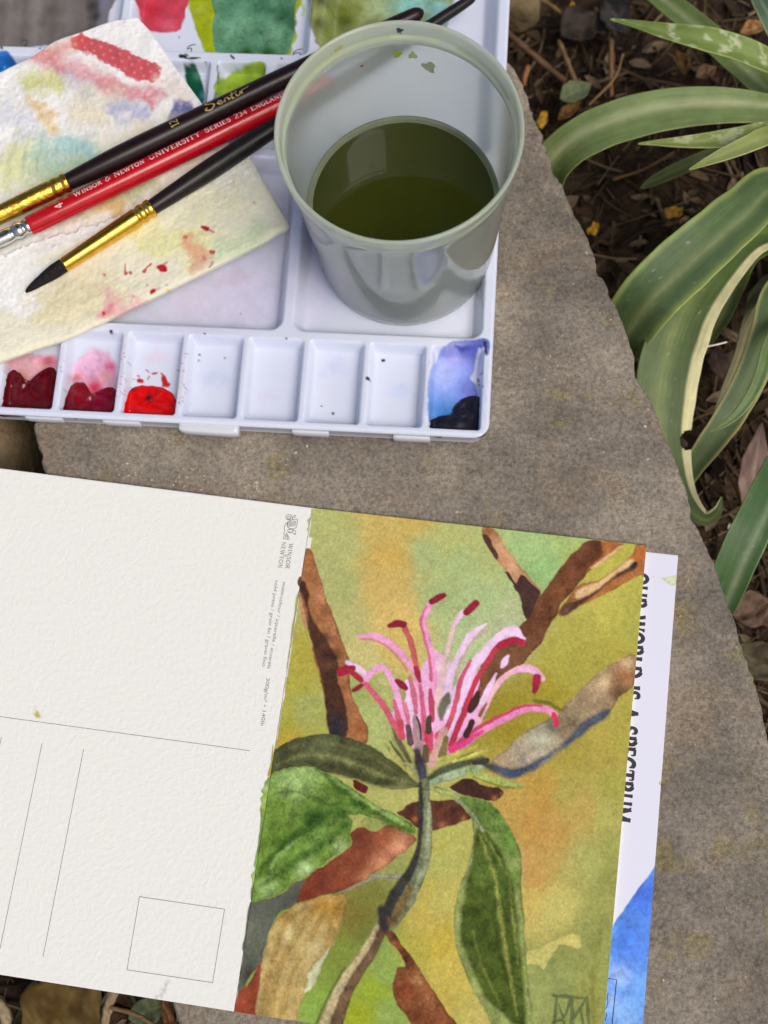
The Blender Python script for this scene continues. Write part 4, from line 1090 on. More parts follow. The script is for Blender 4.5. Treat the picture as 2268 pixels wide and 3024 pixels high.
for nm, segs in [('printed_line', [((-60, 2108), (738, 2217))]), ('printed_line', [((4, 2177), (-130, 2800))]), ('printed_line', [((124.4, 2195), (0, 2802))]), ('printed_line', [((247, 2212), (127, 2826))]),
                 ('stamp_box', [((412, 2648), (663, 2685)), ((663, 2685), (628, 2902)), ((628, 2902), (375, 2864)), ((375, 2864), (412, 2648))])]:
    V, Q = [], []
    for a_, b_ in segs:
        v, q = line_seg(a_, b_); o_ = len(V)
        V += v; Q += [[i + o_ for i in qq] for qq in q]
    obj(nm, np.array(V), M['ink'], left, polys=Q, smooth=False)
zt = zleft(820, 1800)
put_text('small_print', 'watercolour / aquarelle / acuarela', UL(836, 1717), UL(789, 1975), 1.55, zt, M['ink'], left, UPR)
put_text('small_print', '300g/m\u00b2 \u2022 140lb', UL(787, 2002), UL(770, 2143), 1.55, zt, M['ink'], left, UPR)
put_text('small_print', 'cold press / grain fin / grano fino', UL(813, 1714), UL(774, 1968), 1.55, zt, M['ink'], left, UPR)
s1, l1 = layout('WINSOR', SERIF, 0.08)
put_strokes('maker_name', s1, plane_map(UL(854, 1604), UL(842, 1680), l1, 1.3, zt, UPR), M['ink'], left)
s1, l1 = layout('NEWTON', SERIF, 0.08)
put_strokes('maker_name', s1, plane_map(UL(833, 1600), UL(821, 1678), l1, 1.25, zt, UPR), M['ink'], left)
s1, l1 = layout('&', SERIF, 0.0)
put_strokes('maker_name', s1, plane_map(UL(841, 1636), UL(840, 1645), l1, 0.8, zt, UPR), M['ink'], left)
EM = reg(770, 1490, 0.2125)


def em(pts, w):
    return ([tuple(UL(*p)[:2]) for p in EM(catmull(pts, 4, closed=False))], w)


emb = [em([(390, 185), (405, 200), (380, 205), (372, 175), (400, 160), (418, 185), (395, 215), (355, 200), (352, 165), (385, 138), (425, 150), (440, 190), (425, 215), (375, 245), (340, 280), (328, 330), (335, 360), (322, 390), (325, 440), (312, 462), (325, 478), (345, 465), (345, 420), (360, 395)], .19),
       em([(425, 215), (470, 208), (510, 207), (505, 260), (495, 310), (460, 335), (400, 330), (370, 300), (372, 250)], .19),
       em([(440, 190), (470, 145), (465, 165), (488, 150), (485, 170), (470, 185), (445, 190)], .12),
       em([(360, 395), (380, 440), (395, 470), (380, 488), (362, 480), (372, 460), (360, 425)], .19),
       em([(390, 380), (430, 385), (450, 360), (480, 365), (485, 400), (470, 420), (460, 400), (440, 400)], .19),
       em([(370, 360), (400, 345), (450, 345), (440, 380), (400, 390), (375, 375)], .22)]
for i in range(7):
    emb.append(em([(385 + 17 * i, 235 - 2 * i), (378 + 17 * i, 270), (380 + 16 * i, 312 - 2 * i)], .17))
put_strokes('griffin_emblem', emb, lambda a, b, i: (a, b, zt + 0.004 * i), M['ink'], left)

# ------------------------------------------------------------------ mixing palette
ZT = 11.4
PO = U(1443.5, 1292.6, ZT)
pth = math.radians(-3.85)
E1 = np.array([math.cos(pth), math.sin(pth)]); E2 = np.array([-E1[1], E1[0]])
PALW, PALT = 205.0, 186.0


def st_of(p):
    d = np.asarray(p)[..., :2] - PO[:2]
    return -(d @ E1), d @ E2


def xy_of(s, t):
    s = np.asarray(s, float); t = np.asarray(t, float)
    return PO[0] - s * E1[0] + t * E2[0], PO[1] - s * E1[1] + t * E2[1]


cells = []
div = [2.0, 20.2, 39.8, 59.2, 78.8, 98.4, 118.1, 138.2, 157.8, 177.4, 203.0]
for i in range(10):
    cells.append((div[i] + (0.5 if i == 0 else 0.75), div[i + 1] - 0.75, 2.0, 29.8, 1.4, 6.4, 1.9))
cells += [(3.2, 64.8, 32.2, 94.3, 4.5, 7.4, 3.6), (67.4, 133.0, 32.2, 94.3, 4.5, 7.4, 3.6), (135.4, 202, 32.2, 94.3, 4.5, 7.4, 3.6)]
cells += [(3.2, 64.8, 96.8, 183, 4.5, 7.4, 5.5), (67.4, 131.2, 132.6, 183, 3.0, 6.6, 3.2), (133.6, 202, 132.6, 183, 3.0, 6.6, 3.2)]
dv = [66.0, 80.1, 99.2, 118.6, 138.2, 157.8, 177.4, 203.0]
for i in range(7):
    cells.append((dv[i] + 1.2, dv[i + 1] - 0.9, 96.8, 129.8, 1.6, 6.0, 2.2))


def pal_z(s, t):
    z = np.full(np.shape(s), ZT, np.float32)
    for s0, s1_, t0_, t1_, r, dep, wall in cells:
        cx, cy, hx, hy = (s0 + s1_) / 2, (t0_ + t1_) / 2, (s1_ - s0) / 2, (t1_ - t0_) / 2
        qx = np.abs(s - cx) - hx + r; qy = np.abs(t - cy) - hy + r
        sd = np.minimum(np.maximum(qx, qy), 0) + np.hypot(np.maximum(qx, 0), np.maximum(qy, 0)) - r
        k_ = np.clip(-sd / wall, 0, 1)
        k_ = k_ * k_ * (3 - 2 * k_)
        d_ = dep
        if t1_ - t0_ < 35:
            d_ = dep * (0.78 + 0.22 * np.clip((t1_ - t) / (t1_ - t0_), 0, 1))
        z = np.where(sd < 0, ZT - d_ * k_, z)
    # softly rounded outer lip
    e = np.minimum.reduce([s, PALW - s, t, PALT - t])
    return z - 0.9 * np.clip(1 - e / 0.9, 0, 1) ** 2


gs = np.arange(-PALW, 0.01, 0.42); gs[-1] = 0.0
gt = np.arange(0, PALT + 0.01, 0.42)


def conv_pal(pts):
    out = []
    for x, y in pts:
        p = U(x, y, 4.6); s_, t_ = st_of(p); out.append((-s_, t_))
    return np.array(out)


def conv_rim(pts):
    out = []
    for x, y in pts:
        p = U(x, y, ZT); s_, t_ = st_of(p); out.append((-s_, t_))
    return np.array(out)


pa = Painter(gs, gt, (0.72, 0.765, 0.895), conv_pal, 9.2, 8.0)  # bluish white plastic, with the sky's blue reflection mixed into its base colour
r1 = reg(0, 0, .5425); r3 = reg(0, 600, .5425); r4 = reg(750, 600, .5425); g5 = reg(500, 0, .3014); g9 = reg(900, 0, .3737)
pa.poly([(560, 520), (840, 500), (830, 960), (400, 950)], (196, 190, 220), a=0.35, soft=9, warp=2, edge=0, var=[(700, 880, 120, (202, 178, 214)), (560, 900, 60, (206, 176, 208))])
pa.poly([(895, 560), (880, 960), (960, 970), (1000, 760)], (202, 190, 226), a=0.25, soft=8, warp=3, edge=0)
pa.poly([(-60, -60), (328, -60), (322, 40), (308, 84), (250, 100), (180, 122), (130, 136), (-60, 134)], (116, 110, 106), soft=0.6, warp=0.8, edge=0.1, grain=0.05,
        var=[(272, 20, 22, (58, 54, 58)), (285, 50, 18, (60, 56, 60)), (312, 10, 22, (112, 112, 132)), (60, 60, 40, (122, 116, 110)), (120, 70, 22, (94, 88, 78)), (190, 60, 18, (118, 114, 112)), (150, 30, 22, (98, 90, 84)), (20, 20, 26, (98, 90, 84)), (90, 20, 20, (128, 120, 116))])
for x_, w2, c_ in [(30, 26, (134, 128, 124)), (75, 20, (94, 88, 84)), (110, 30, (138, 132, 128)), (160, 24, (96, 90, 82)), (205, 22, (128, 124, 120)), (240, 18, (104, 98, 94)), (268, 22, (66, 62, 66)), (284, 12, (52, 50, 56)), (306, 24, (122, 122, 142))]:
    pa.stroke([(x_ + 6, -50), (x_, 30), (x_ - 4, 90), (x_ - 10, 130)], [w2, w2, w2 * 0.9, w2 * 0.5], c_, a=0.6, soft=2.2, warp=0.8, edge=0.0, grain=0.04)
pa.poly([(418, -40), (556, -40), (548, 40), (535, 80), (510, 97), (452, 94), (428, 80), (414, 40)], (194, 66, 84), soft=0.5, warp=0.6, edge=0.14, var=[(450, 30, 30, (186, 46, 62)), (500, 80, 30, (206, 92, 112))])
pa.poly(g5([(265, -120), (1250, -120), (1238, 150), (1250, 220), (1232, 300), (1252, 380), (1210, 450), (1130, 548), (480, 522), (345, 512), (310, 400), (250, 250)]), (156, 170, 28), soft=0.5, warp=0.5, edge=0.12, var=v3(g5, [(300, 100, 25, (170, 180, 60)), (1230, 250, 14, (130, 145, 40))], 2.6))
pa.poly(g5([(465, -120), (1205, -120), (1226, 100), (1228, 300), (1200, 440), (1120, 542), (800, 530), (500, 522), (440, 470), (420, 300), (445, 150)]), (90, 138, 106), soft=0.6, warp=0.5, edge=0.3, grain=0.22,
        var=v3(g5, [(1130, 150, 45, (48, 92, 62)), (1190, 250, 30, (52, 100, 66)), (700, 250, 50, (112, 158, 126)), (1050, 330, 45, (110, 156, 122)), (560, 350, 35, (106, 152, 118)), (760, 520, 30, (40, 84, 40)), (960, 525, 30, (44, 88, 42)), (900, 60, 40, (72, 124, 92)), (600, 60, 40, (80, 128, 100))], 2.6))
pa.poly(g5([(160, 740), (220, 725), (290, 722), (318, 800), (350, 900), (345, 1040), (280, 1040), (200, 900)]), (22, 84, 62), soft=0.5, warp=0.5, edge=0.2, var=v3(g5, [(290, 780, 20, (70, 136, 110)), (340, 950, 20, (20, 70, 80)), (370, 960, 20, (90, 160, 170))], 2.6))
pa.poly(g5([(480, 1000), (500, 900), (540, 820), (620, 760), (750, 732), (880, 722), (960, 740), (900, 900), (700, 1000)]), (152, 182, 58), soft=0.5, warp=0.6, edge=0.15)
for pts, w, c_ in [([(125, 540), (160, 535)], 16, (70, 96, 40)), ([(150, 665), (200, 672)], 34, (24, 50, 26)), ([(640, 665), (665, 690)], 26, (50, 60, 40)), ([(586, 610), (590, 616)], 12, (60, 80, 50)), ([(500, 580), (510, 596)], 26, (40, 66, 34)), ([(970, 590), (990, 620)], 40, (40, 66, 30)), ([(97, 368), (98, 370)], 16, (30, 30, 40)), ([(388, 718), (390, 722)], 14, (40, 70, 60)), ([(1385, 10), (1400, 40)], 40, (36, 50, 26)), ([(1300, 50), (1325, 100), (1300, 150)], 22, (186, 206, 120))]:
    pa.stroke(g5(pts), np.full(len(pts), w) * .3014, c_, soft=0.35, warp=0.3)
pr = Painter(gs, gt, (0, 0, 0), conv_rim, 9.2, 8.0); pr.c = pa.c
for pts, w, c_ in [([(160, 570), (230, 572), (300, 566)], [12, 32, 10], (34, 44, 30)), ([(470, 640), (475, 760), (440, 850)], [12, 16, 10], (80, 116, 70)), ([(460, 900), (450, 960)], [26, 30], (110, 140, 80)), ([(1415, 120), (1420, 170)], 12, (70, 90, 40)), ([(1098, 570), (1100, 573)], 22, (24, 24, 34)), ([(190, 545), (150, 530)], 12, (60, 90, 40))]:
    pr.stroke(g5(pts), np.broadcast_to(np.asarray(w, float), (len(pts),)) * .3014, c_, soft=0.3, warp=0.25)
for x, y, w in [(1318, 788, 9), (1129, 1047, 10), (1086, 1117, 11), (944, 1181, 3), (978, 1203, 7), (328, 978, 9), (470, 1123, 5), (580, 1030, 5), (472, 1100, 4), (577, 1047, 4), (700, 900, 3), (605, 986, 5), (655, 1040, 4), (846, 998, 5), (1219, 1246, 4), (30, 175, 7), (118, 142, 6)]:
    pr.stroke([(x - 1, y), (x + 1, y)], w, (44, 22, 44), soft=0.3, warp=0.15)
for j in range(60):
    x_ = random.choice([187, 350, 370, 530, 545, 520]) + random.gauss(0, 7); y_ = random.uniform(1040, 1190)
    pr.stroke([(x_, y_), (x_ + 1, y_)], random.uniform(2.0, 4.5), random.choice([(130, 40, 70), (150, 50, 60), (120, 50, 90)]), soft=0.3, warp=0.1, a=0.7)
# pink washes and the blue wash
pa.poly(r3([(60, 850), (120, 830), (200, 830), (310, 850), (310, 930), (260, 980), (200, 1020), (140, 1020), (80, 960)]), (216, 160, 172), soft=1.6, warp=1.2, edge=0.25, var=v3(r3, [(150, 890, 30, (222, 176, 186)), (270, 870, 20, (190, 90, 110)), (130, 950, 20, (196, 140, 120))], 1.8))
pa.poly(r3([(400, 980), (410, 900), (450, 840), (520, 805), (580, 820), (620, 860), (645, 980), (630, 1080), (420, 1080)]), (226, 178, 208), soft=1.8, warp=1.2, edge=0.12, var=v3(r3, [(610, 900, 22, (210, 100, 140)), (420, 960, 20, (210, 120, 130)), (520, 1010, 30, (200, 50, 80)), (580, 950, 16, (206, 150, 140))], 1.8))
for pts, w in [([(760, 972), (775, 975)], 24), ([(895, 960), (905, 990), (915, 995)], 32), ([(835, 937), (858, 930)], 12), ([(800, 915), (815, 930)], 6), ([(808, 965), (820, 952)], 8), ([(755, 948), (760, 950)], 10), ([(885, 935), (900, 950)], 10)]:
    pa.stroke(r3(pts), np.full(len(pts), w) * .5425, (196, 40, 40), soft=0.3, warp=0.2)
pa.poly(r4([(958, 990), (970, 930), (1000, 860), (1050, 810), (1100, 786), (1200, 784), (1275, 790), (1268, 870), (1250, 865), (1240, 828), (1205, 850), (1195, 930), (1172, 965), (1200, 1000), (1210, 1060), (1150, 1100), (1100, 1180), (990, 1200), (950, 1200)]), (140, 160, 228), soft=0.5, warp=0.7, edge=0.2, grain=0.1,
        var=v3(r4, [(1100, 1005, 28, (64, 92, 222)), (1095, 1060, 32, (96, 132, 224)), (1150, 820, 40, (74, 84, 186), .7), (1230, 815, 30, (70, 76, 160), .8), (1020, 1110, 40, (96, 146, 214)), (1040, 1150, 30, (66, 128, 190)), (1180, 1030, 22, (112, 120, 200)), (1040, 960, 40, (164, 180, 236)), (1080, 850, 26, (150, 150, 210))], 2.6))
pa.stroke(r4([(1090, 822), (1150, 828), (1215, 826), (1235, 832)]), np.array([8, 16, 14, 14]) * .5425, (58, 66, 160), soft=0.5, warp=0.5, a=0.8)
pa.stroke(r4([(1255, 800), (1258, 830), (1262, 860)]), np.array([20, 14, 10]) * .5425, (40, 34, 84), soft=0.4)
for x, y in [(1222, 985), (1222, 1002), (1218, 970), (1243, 1035), (1235, 955)]:
    pa.stroke(r4([(x, y), (x + 2, y + 3)]), 5, (30, 28, 46), soft=0.3, warp=0.1)
# faint dried smears that never got wiped off
for x, y, w, c_ in [(640, 1120, 60, (190, 200, 226)), (780, 1180, 50, (206, 200, 226)), (1000, 1090, 70, (196, 206, 232)), (1180, 1160, 50, (188, 200, 232)), (460, 1060, 40, (226, 190, 206)), (1210, 930, 60, (206, 198, 226)), (1320, 900, 50, (186, 204, 236)), (700, 820, 70, (206, 186, 214)), (570, 160, 40, (196, 216, 190)), (1390, 180, 60, (196, 214, 236))]:
    pa.stroke([(x - w * 0.6, y + 8), (x, y - 6), (x + w * 0.7, y + 4)], [w * 0.3, w * 0.8, w * 0.3], c_, a=0.45, soft=2.5, warp=2.0, edge=0.0, grain=0.05)
for x, y0_, y1_, c_ in [(178, 1010, 1150, (214, 176, 196)), (366, 1010, 1180, (218, 176, 190)), (545, 1040, 1200, (222, 190, 198)), (1262, 1060, 1250, (170, 176, 220)), (1440, 1060, 1230, (176, 180, 224))]:
    pr.stroke([(x, y0_), (x - 8, (y0_ + y1_) / 2), (x - 14, y1_)], [3, 8, 4], c_, a=0.5, soft=0.9, warp=0.8, edge=0.0, grain=0.05)
# top right wash and far left blue
pa.poly(g9([(120, -120), (1160, -120), (1130, 60), (1110, 220), (900, 300), (400, 420), (110, 440)]), (140, 152, 92), soft=0.8, warp=0.8, edge=0.1, grain=0.14,
        var=v3(g9, [(150, 100, 26, (66, 70, 40)), (150, 280, 26, (70, 74, 42)), (150, -20, 26, (70, 72, 44)), (300, 100, 50, (112, 122, 44)), (310, 160, 26, (76, 86, 30)), (240, 300, 50, (128, 138, 66)), (420, 60, 24, (118, 128, 60)), (560, 60, 40, (166, 178, 132)), (680, 60, 40, (150, 174, 132)), (800, 30, 45, (130, 186, 176)), (900, 20, 40, (146, 200, 192)), (1010, 40, 26, (104, 160, 140)), (1080, 60, 30, (150, 200, 200)), (1070, 180, 40, (140, 190, 190))], 2.6))
pa.poly([(-60, 200), (20, 188), (48, 190), (60, 240), (-60, 260)], (38, 104, 176), soft=0.8, warp=0.8)
pa.stroke([(24, 174), (26, 178)], 8, (30, 40, 70), soft=0.3)
SGr, TGr = np.meshgrid(-gs, gt)
s2, t2 = SGr.copy(), TGr.copy()
rc = 5.0                                   # rounded outer corners
for sx, tx in ((0, 0), (PALW, 0), (0, PALT), (PALW, PALT)):
    ds = np.where(sx == 0, rc - s2, s2 - (PALW - rc)); dt = np.where(tx == 0, rc - t2, t2 - (PALT - rc))
    r_ = np.hypot(np.maximum(ds, 0), np.maximum(dt, 0))
    f_ = np.where((ds > 0) & (dt > 0), rc / np.maximum(np.maximum(ds, dt), 1e-6) * np.maximum(ds, dt) / np.maximum(r_, 1e-6), 1.0)
    f_ = np.minimum(f_, 1.0)
    inn = (ds > 0) & (dt > 0)
    s2 = np.where(inn, np.where(sx == 0, rc - ds * f_, PALW - rc + ds * f_), s2)
    t2 = np.where(inn, np.where(tx == 0, rc - dt * f_, PALT - rc + dt * f_), t2)
zz = pal_z(SGr, TGr)
ax_, ay_ = xy_of(s2, t2)
VP = np.stack([ax_, ay_, zz], -1)
h_, w_ = VP.shape[:2]
b_ = border(h_, w_); n0 = h_ * w_
loop = VP.reshape(-1, 3)[b_]
cxy = loop[:, :2].mean(0)
rng_l = [(1.0, -1.6), (0.992, -2.4), (0.990, -9.0)]
ext = []
for kf, dz in rng_l:
    p_ = loop.copy(); dvec = p_[:, :2] - cxy
    p_[:, :2] = cxy + dvec * kf; p_[:, 2] = ZT - 0.9 + dz + 0.9
    ext.append(p_)
mB = len(b_)
Qx = [gquads(h_, w_)]
prev = b_
for i in range(3):
    cur = n0 + i * mB + np.arange(mB)
    Qx.append(np.stack([prev, cur, np.roll(cur, -1), np.roll(prev, -1)], 1)); prev = cur
c4 = [0, w_ - 1, w_ - 1 + h_ - 1, 2 * (w_ - 1) + h_ - 1]
Qx.append(np.array([[prev[c4[0]], prev[c4[3]], prev[c4[2]], prev[c4[1]]]]))
palette = thing('paint_palette', 'white plastic watercolour palette with paint wells on the stone slab', 'palette', (PO[0] - 60, PO[1] + 60, 0.3))
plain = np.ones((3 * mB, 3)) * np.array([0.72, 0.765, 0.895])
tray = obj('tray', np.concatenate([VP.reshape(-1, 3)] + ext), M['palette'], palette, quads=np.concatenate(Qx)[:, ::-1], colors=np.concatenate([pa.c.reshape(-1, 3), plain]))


def rounded_bar(p0, p1, wid, zt_, zb, r=0.9, nseg=14):
    """a soft-edged bar lying between two points"""
    d = (p1 - p0)[:2]; L = np.linalg.norm(d); ex = d / L; ey = np.array([-ex[1], ex[0]])
    ring = []
    for a in np.linspace(0, 2 * math.pi, 40, endpoint=False):
        cx_, sy_ = math.cos(a), math.sin(a)
        px_ = np.sign(cx_) * abs(cx_) ** 0.35 * L / 2; py_ = np.sign(sy_) * abs(sy_) ** 0.35 * wid / 2
        ring.append((px_, py_))
    ring = np.array(ring); mid = (p0 + p1)[:2] / 2
    V = []
    for k_, z in [(0.0, zt_), (0.6, zt_), (0.90, zt_ - 0.12), (1.0, zt_ - r), (1.0, zb + 0.3), (0.95, zb)]:
        kk = np.where(k_ == 0, 1e-3, k_)
        sx_ = np.maximum(L / 2 - (1 - kk) * 3.2, 0.05) / (L / 2); sy_ = np.maximum(wid / 2 - (1 - kk) * 3.2, 0.02) / (wid / 2) if k_ else 0.02
        q_ = ring * [sx_ if k_ else 0.02, sy_]
        V.append(np.c_[mid + q_[:, :1] * ex + q_[:, 1:] * ey, np.full(40, z)])
    return np.concatenate(V), gquads(6, 40, 0, wrap=True)[:, ::-1]


V, Q = rounded_bar(U(526, 1252, 9.8), U(704, 1264, 9.8), 4.2, 10.2, 5.5, 1.4)
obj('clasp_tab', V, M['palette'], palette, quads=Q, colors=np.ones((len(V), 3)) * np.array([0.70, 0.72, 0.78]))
# little feet of the lid joint along the front edge
for xa in (70, 300, 860, 1160):
    V, Q = rounded_bar(U(xa, 1222 + 0.0538 * xa, 8.5), U(xa + 110, 1222 + 0.0538 * (xa + 110), 8.5), 1.5, 8.2, 4.0, 0.6)
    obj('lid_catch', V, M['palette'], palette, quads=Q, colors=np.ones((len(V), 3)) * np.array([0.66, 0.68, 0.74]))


def digit(P, w=0.33):
    pts = []
    for x, y in catmull(P, 5, closed=False):
        z_ = 5.2
        for _ in range(5):
            s_, t_ = st_of(U(x, y, z_)); z_ = 0.4 * z_ + 0.6 * float(pal_z(np.array(s_), np.array(t_)))
        pts.append((x, y, z_))
    q3 = [U(x, y, z_ + 0.06) for x, y, z_ in pts]
    v, q = ribbon([tuple(a[:2]) for a in q3], w)
    z3 = np.array([a[2] for a in q3]); V = np.c_[v, np.r_[z3, z3]]
    obj('marker_digit', V, M['marker'], tray, polys=q, smooth=False)


digit(g5([(260, 435), (225, 440), (190, 455), (178, 480), (205, 472), (220, 485), (205, 512), (170, 510)]))
digit(g5([(1305, 480), (1250, 490), (1215, 520), (1225, 548), (1270, 548), (1285, 528), (1255, 515), (1220, 528)]))
digit(reg(0, 0, .2532)([(248, 490), (275, 472), (312, 472), (318, 495), (300, 520), (285, 530), (318, 530)]), 0.3)


def pool(name, pts, c, hgt, var=(), label=None, lob=0.25):
    P = catmull(np.array(pts), 8)
    P = P + np.stack([fbm(P[:, 0] / 14, P[:, 1] / 14, 3), fbm(P[:, 0] / 14 + 9, P[:, 1] / 14, 3)], 1) * 3
    zf = 5.3
    p3 = U(P[:, 0], P[:, 1], zf)
    cpx = P.mean(0)
    V = []; Cc = []
    rr = np.r_[1.0, 0.97, np.linspace(0.93, 0.02, 15)]
    for r in rr:
        q2 = cpx + (P - cpx) * r
        zs = np.full(len(q2), 5.0)
        for _ in range(8):               # the paint clings to the floor and walls of its well
            s_, t_ = st_of(U(q2[:, 0], q2[:, 1], zs)); zs = 0.5 * zs + 0.5 * np.minimum(pal_z(s_, t_), 9.0)
        p = U(q2[:, 0], q2[:, 1], zs)[:, :2]
        nz_ = fbm(p[:, 0] / 3.0, p[:, 1] / 3.0, 3)
        z = np.maximum(zs, 4.9) + 0.05 + hgt * max(1 - r ** 3.5, 0.0) ** 0.6 * (1 + 2 * lob * nz_) * np.clip((9.2 - zs) / 3.5, 0.25, 1) - 0.3 * (r == 1.0)
        V.append(np.c_[p, z])
        cc = np.ones((len(p), 3)) * alb(c) * (1 + 0.35 * fbm(p[:, 0] / 2.5 + 3, p[:, 1] / 2.5, 3))[:, None]
        for vx, vy, vr, vc in var:
            q_ = U(vx, vy, zf)[:2]
            g_ = np.exp(-((p - q_) ** 2).sum(1) / (vr / 9.2) ** 2)
            cc = cc + (alb(vc) - cc) * g_[:, None]
        Cc.append(cc)
    V = np.concatenate(V); n_ = len(p3)
    # skirt down into the well so that the edge meets the floor
    sk = V[:n_].copy(); sk[:, 2] -= 2.0
    Vall = np.concatenate([sk, V])
    obj(name, Vall, M['pool'], palette, quads=gquads(len(rr) + 1, n_, 0, wrap=True), colors=np.concatenate([Cc[0], np.concatenate(Cc)]), label=label)


pool('wet_paint', r3([(-14, 1145), (-8, 1040), (8, 975), (38, 926), (74, 908), (104, 924), (126, 950), (156, 967), (190, 965), (222, 944), (250, 906), (284, 893), (308, 916), (320, 985), (306, 1150), (150, 1145)]), (88, 6, 18), 1.5, label='deep crimson paint in the well under the towel corner')
pool('wet_paint', r3([(350, 1155), (348, 1090), (363, 1040), (384, 1000), (415, 978), (448, 975), (472, 986), (486, 1016), (502, 1046), (526, 1060), (552, 1050), (572, 1020), (595, 1002), (622, 1005), (641, 1040), (647, 1095), (634, 1165), (500, 1160)]), (104, 8, 30), 1.3, var=v3(r3, [(450, 1040, 50, (128, 16, 26)), (540, 1080, 40, (118, 10, 40))]), label='dark magenta paint in the second well')
pool('wet_paint', r3([(670, 1165), (688, 1060), (720, 1005), (800, 993), (880, 1003), (940, 1038), (968, 1092), (958, 1175), (800, 1170)]), (206, 12, 14), 1.2, var=v3(r3, [(815, 1065, 20, (60, 12, 12)), (730, 1015, 16, (120, 16, 20))]), label='bright red paint with a dark bubble')
pool('wet_paint', r4([(945, 1255), (948, 1195), (1000, 1165), (1072, 1152), (1088, 1110), (1130, 1070), (1200, 1048), (1255, 1078), (1262, 1200), (1245, 1262), (1100, 1262)]), (24, 24, 38), 1.5, label='blue-black paint blob in the corner well', lob=0.08)

# ------------------------------------------------------------------ paper towel
def coons(top, right, bottom, left, nu, nv):
    """patch between four boundary curves (2-D photo positions): top & bottom run left to right, left & right run top to bottom"""
    T_, B_ = resample(catmull(top, 8, closed=False), nu), resample(catmull(bottom, 8, closed=False), nu)
    L_, R_ = resample(catmull(left, 8, closed=False), nv), resample(catmull(right, 8, closed=False), nv)
    u = np.linspace(0, 1, nu)[None, :, None]; v = np.linspace(0, 1, nv)[:, None, None]
    return (1 - v) * T_[None] + v * B_[None] + (1 - u) * L_[:, None] + u * R_[:, None] - ((1 - u) * (1 - v) * T_[0] + u * (1 - v) * T_[-1] + (1 - u) * v * B_[0] + u * v * B_[-1])


class FreePainter(Painter):
    """pigment on an arbitrary point grid whose positions are photo positions in mm-like units"""

    def __init__(self, XY, base, sc=9.0, seed=0.0):
        self.X, self.Y = XY[..., 0].astype(np.float32) / sc, XY[..., 1].astype(np.float32) / sc
        self.k = 1.0 / sc; self.sc = sc; self.seed = seed
        self.c = np.ones(XY.shape[:2] + (3,), np.float32) * np.asarray(base, np.float32)

    def blot(self, pts, w, colr, a=1.0, soft=1.0, warp=1.0, ws=0.35, gain=0.15):
        P = np.array(pts, float) / self.sc
        w = np.broadcast_to(np.asarray(w, float), (len(P),)) / self.sc * 0.5
        Pw = np.c_[P, w]
        if len(P) > 2:
            Pw = catmull(Pw, 5, closed=False)
        mg = Pw[:, 2].max() + soft + warp + 1
        lo, hi = Pw[:, :2].min(0) - mg, Pw[:, :2].max(0) + mg
        idx = np.nonzero((self.X > lo[0]) & (self.X < hi[0]) & (self.Y > lo[1]) & (self.Y < hi[1]))
        if len(idx[0]) == 0:
            return
        x0, y0 = self.X[idx], self.Y[idx]
        x = x0 + warp * fbm(x0 * ws + 4, y0 * ws + self.seed, 4); y = y0 + warp * fbm(x0 * ws + 50, y0 * ws + 9, 4)
        sd = np.full(x.shape, 1e9)
        if len(Pw) == 1:
            sd = np.hypot(x - Pw[0, 0], y - Pw[0, 1]) - Pw[0, 2]
        for a_, b2 in zip(Pw[:-1], Pw[1:]):
            dx, dy = b2[:2] - a_[:2]; L = dx * dx + dy * dy + 1e-9
            t = np.clip(((x - a_[0]) * dx + (y - a_[1]) * dy) / L, 0, 1)
            sd = np.minimum(sd, np.hypot(x - a_[0] - t * dx, y - a_[1] - t * dy) - (a_[2] + (b2[2] - a_[2]) * t))
        cov = np.clip(0.5 - sd / soft, 0, 1); cov = cov * cov * (3 - 2 * cov) * a
        c = alb(colr) * (1 + gain * fbm(x0 * 1.3, y0 * 1.3, 3))[..., None]
        self.c[idx] = self.c[idx] * (1 - cov[..., None]) + c * cov[..., None]


def dots_at(XY, d, ang):
    ca_, sa_ = math.cos(ang), math.sin(ang)
    x = (XY[..., 0] * ca_ + XY[..., 1] * sa_) / d; y = (-XY[..., 0] * sa_ + XY[..., 1] * ca_) / (d * 0.62)
    row = np.floor(y); xs = x + 0.5 * (row % 2)
    fx = xs - np.floor(xs) - 0.5; fy = (y - row - 0.5) * 0.62
    r = np.hypot(fx, fy)
    return np.clip(1 - r / 0.2, 0, 1) ** 0.7


towel = thing('paper_towel', 'stained folded paper towel with red and green paint blots on the palette', 'paper towel', U(300, 600, 12))
SH = coons([(-260, 345), (0, 214), (103, 163), (163, 122), (250, 92), (325, 65), (404, 51)], [(404, 51), (445, 95), (488, 157), (542, 233), (600, 312), (673, 420), (715, 490)],
           [(-260, 900), (60, 790), (330, 690), (560, 590), (715, 490)], [(-260, 345), (-260, 620), (-260, 900)], 330, 260)
fp = FreePainter(SH, alb((236, 236, 231)), 9.0, 4.0)
fp.blot([(60, 500), (200, 560), (420, 480), (560, 470)], [160, 260, 230, 110], (226, 218, 186), a=0.6, soft=12, warp=6)
fp.blot([(236, 122), (320, 158), (400, 198), (446, 214)], [46, 60, 66, 58], (196, 72, 82), soft=0.8, warp=1.2, ws=0.6, a=0.96)
fp.blot([(215, 118), (240, 122)], [14, 40], (206, 84, 84), soft=1.5, warp=0.8)
fp.blot([(110, 165), (180, 195), (260, 230), (330, 250)], [40, 60, 66, 50], (218, 136, 142), a=0.85, soft=6, warp=3)
fp.blot([(110, 155), (160, 150), (220, 135)], [20, 40, 30], (216, 128, 112), a=0.7, soft=4, warp=2)
fp.blot([(260, 235), (360, 265), (450, 285), (470, 280)], [30, 46, 40, 20], (216, 128, 140), a=0.8, soft=4, warp=3)
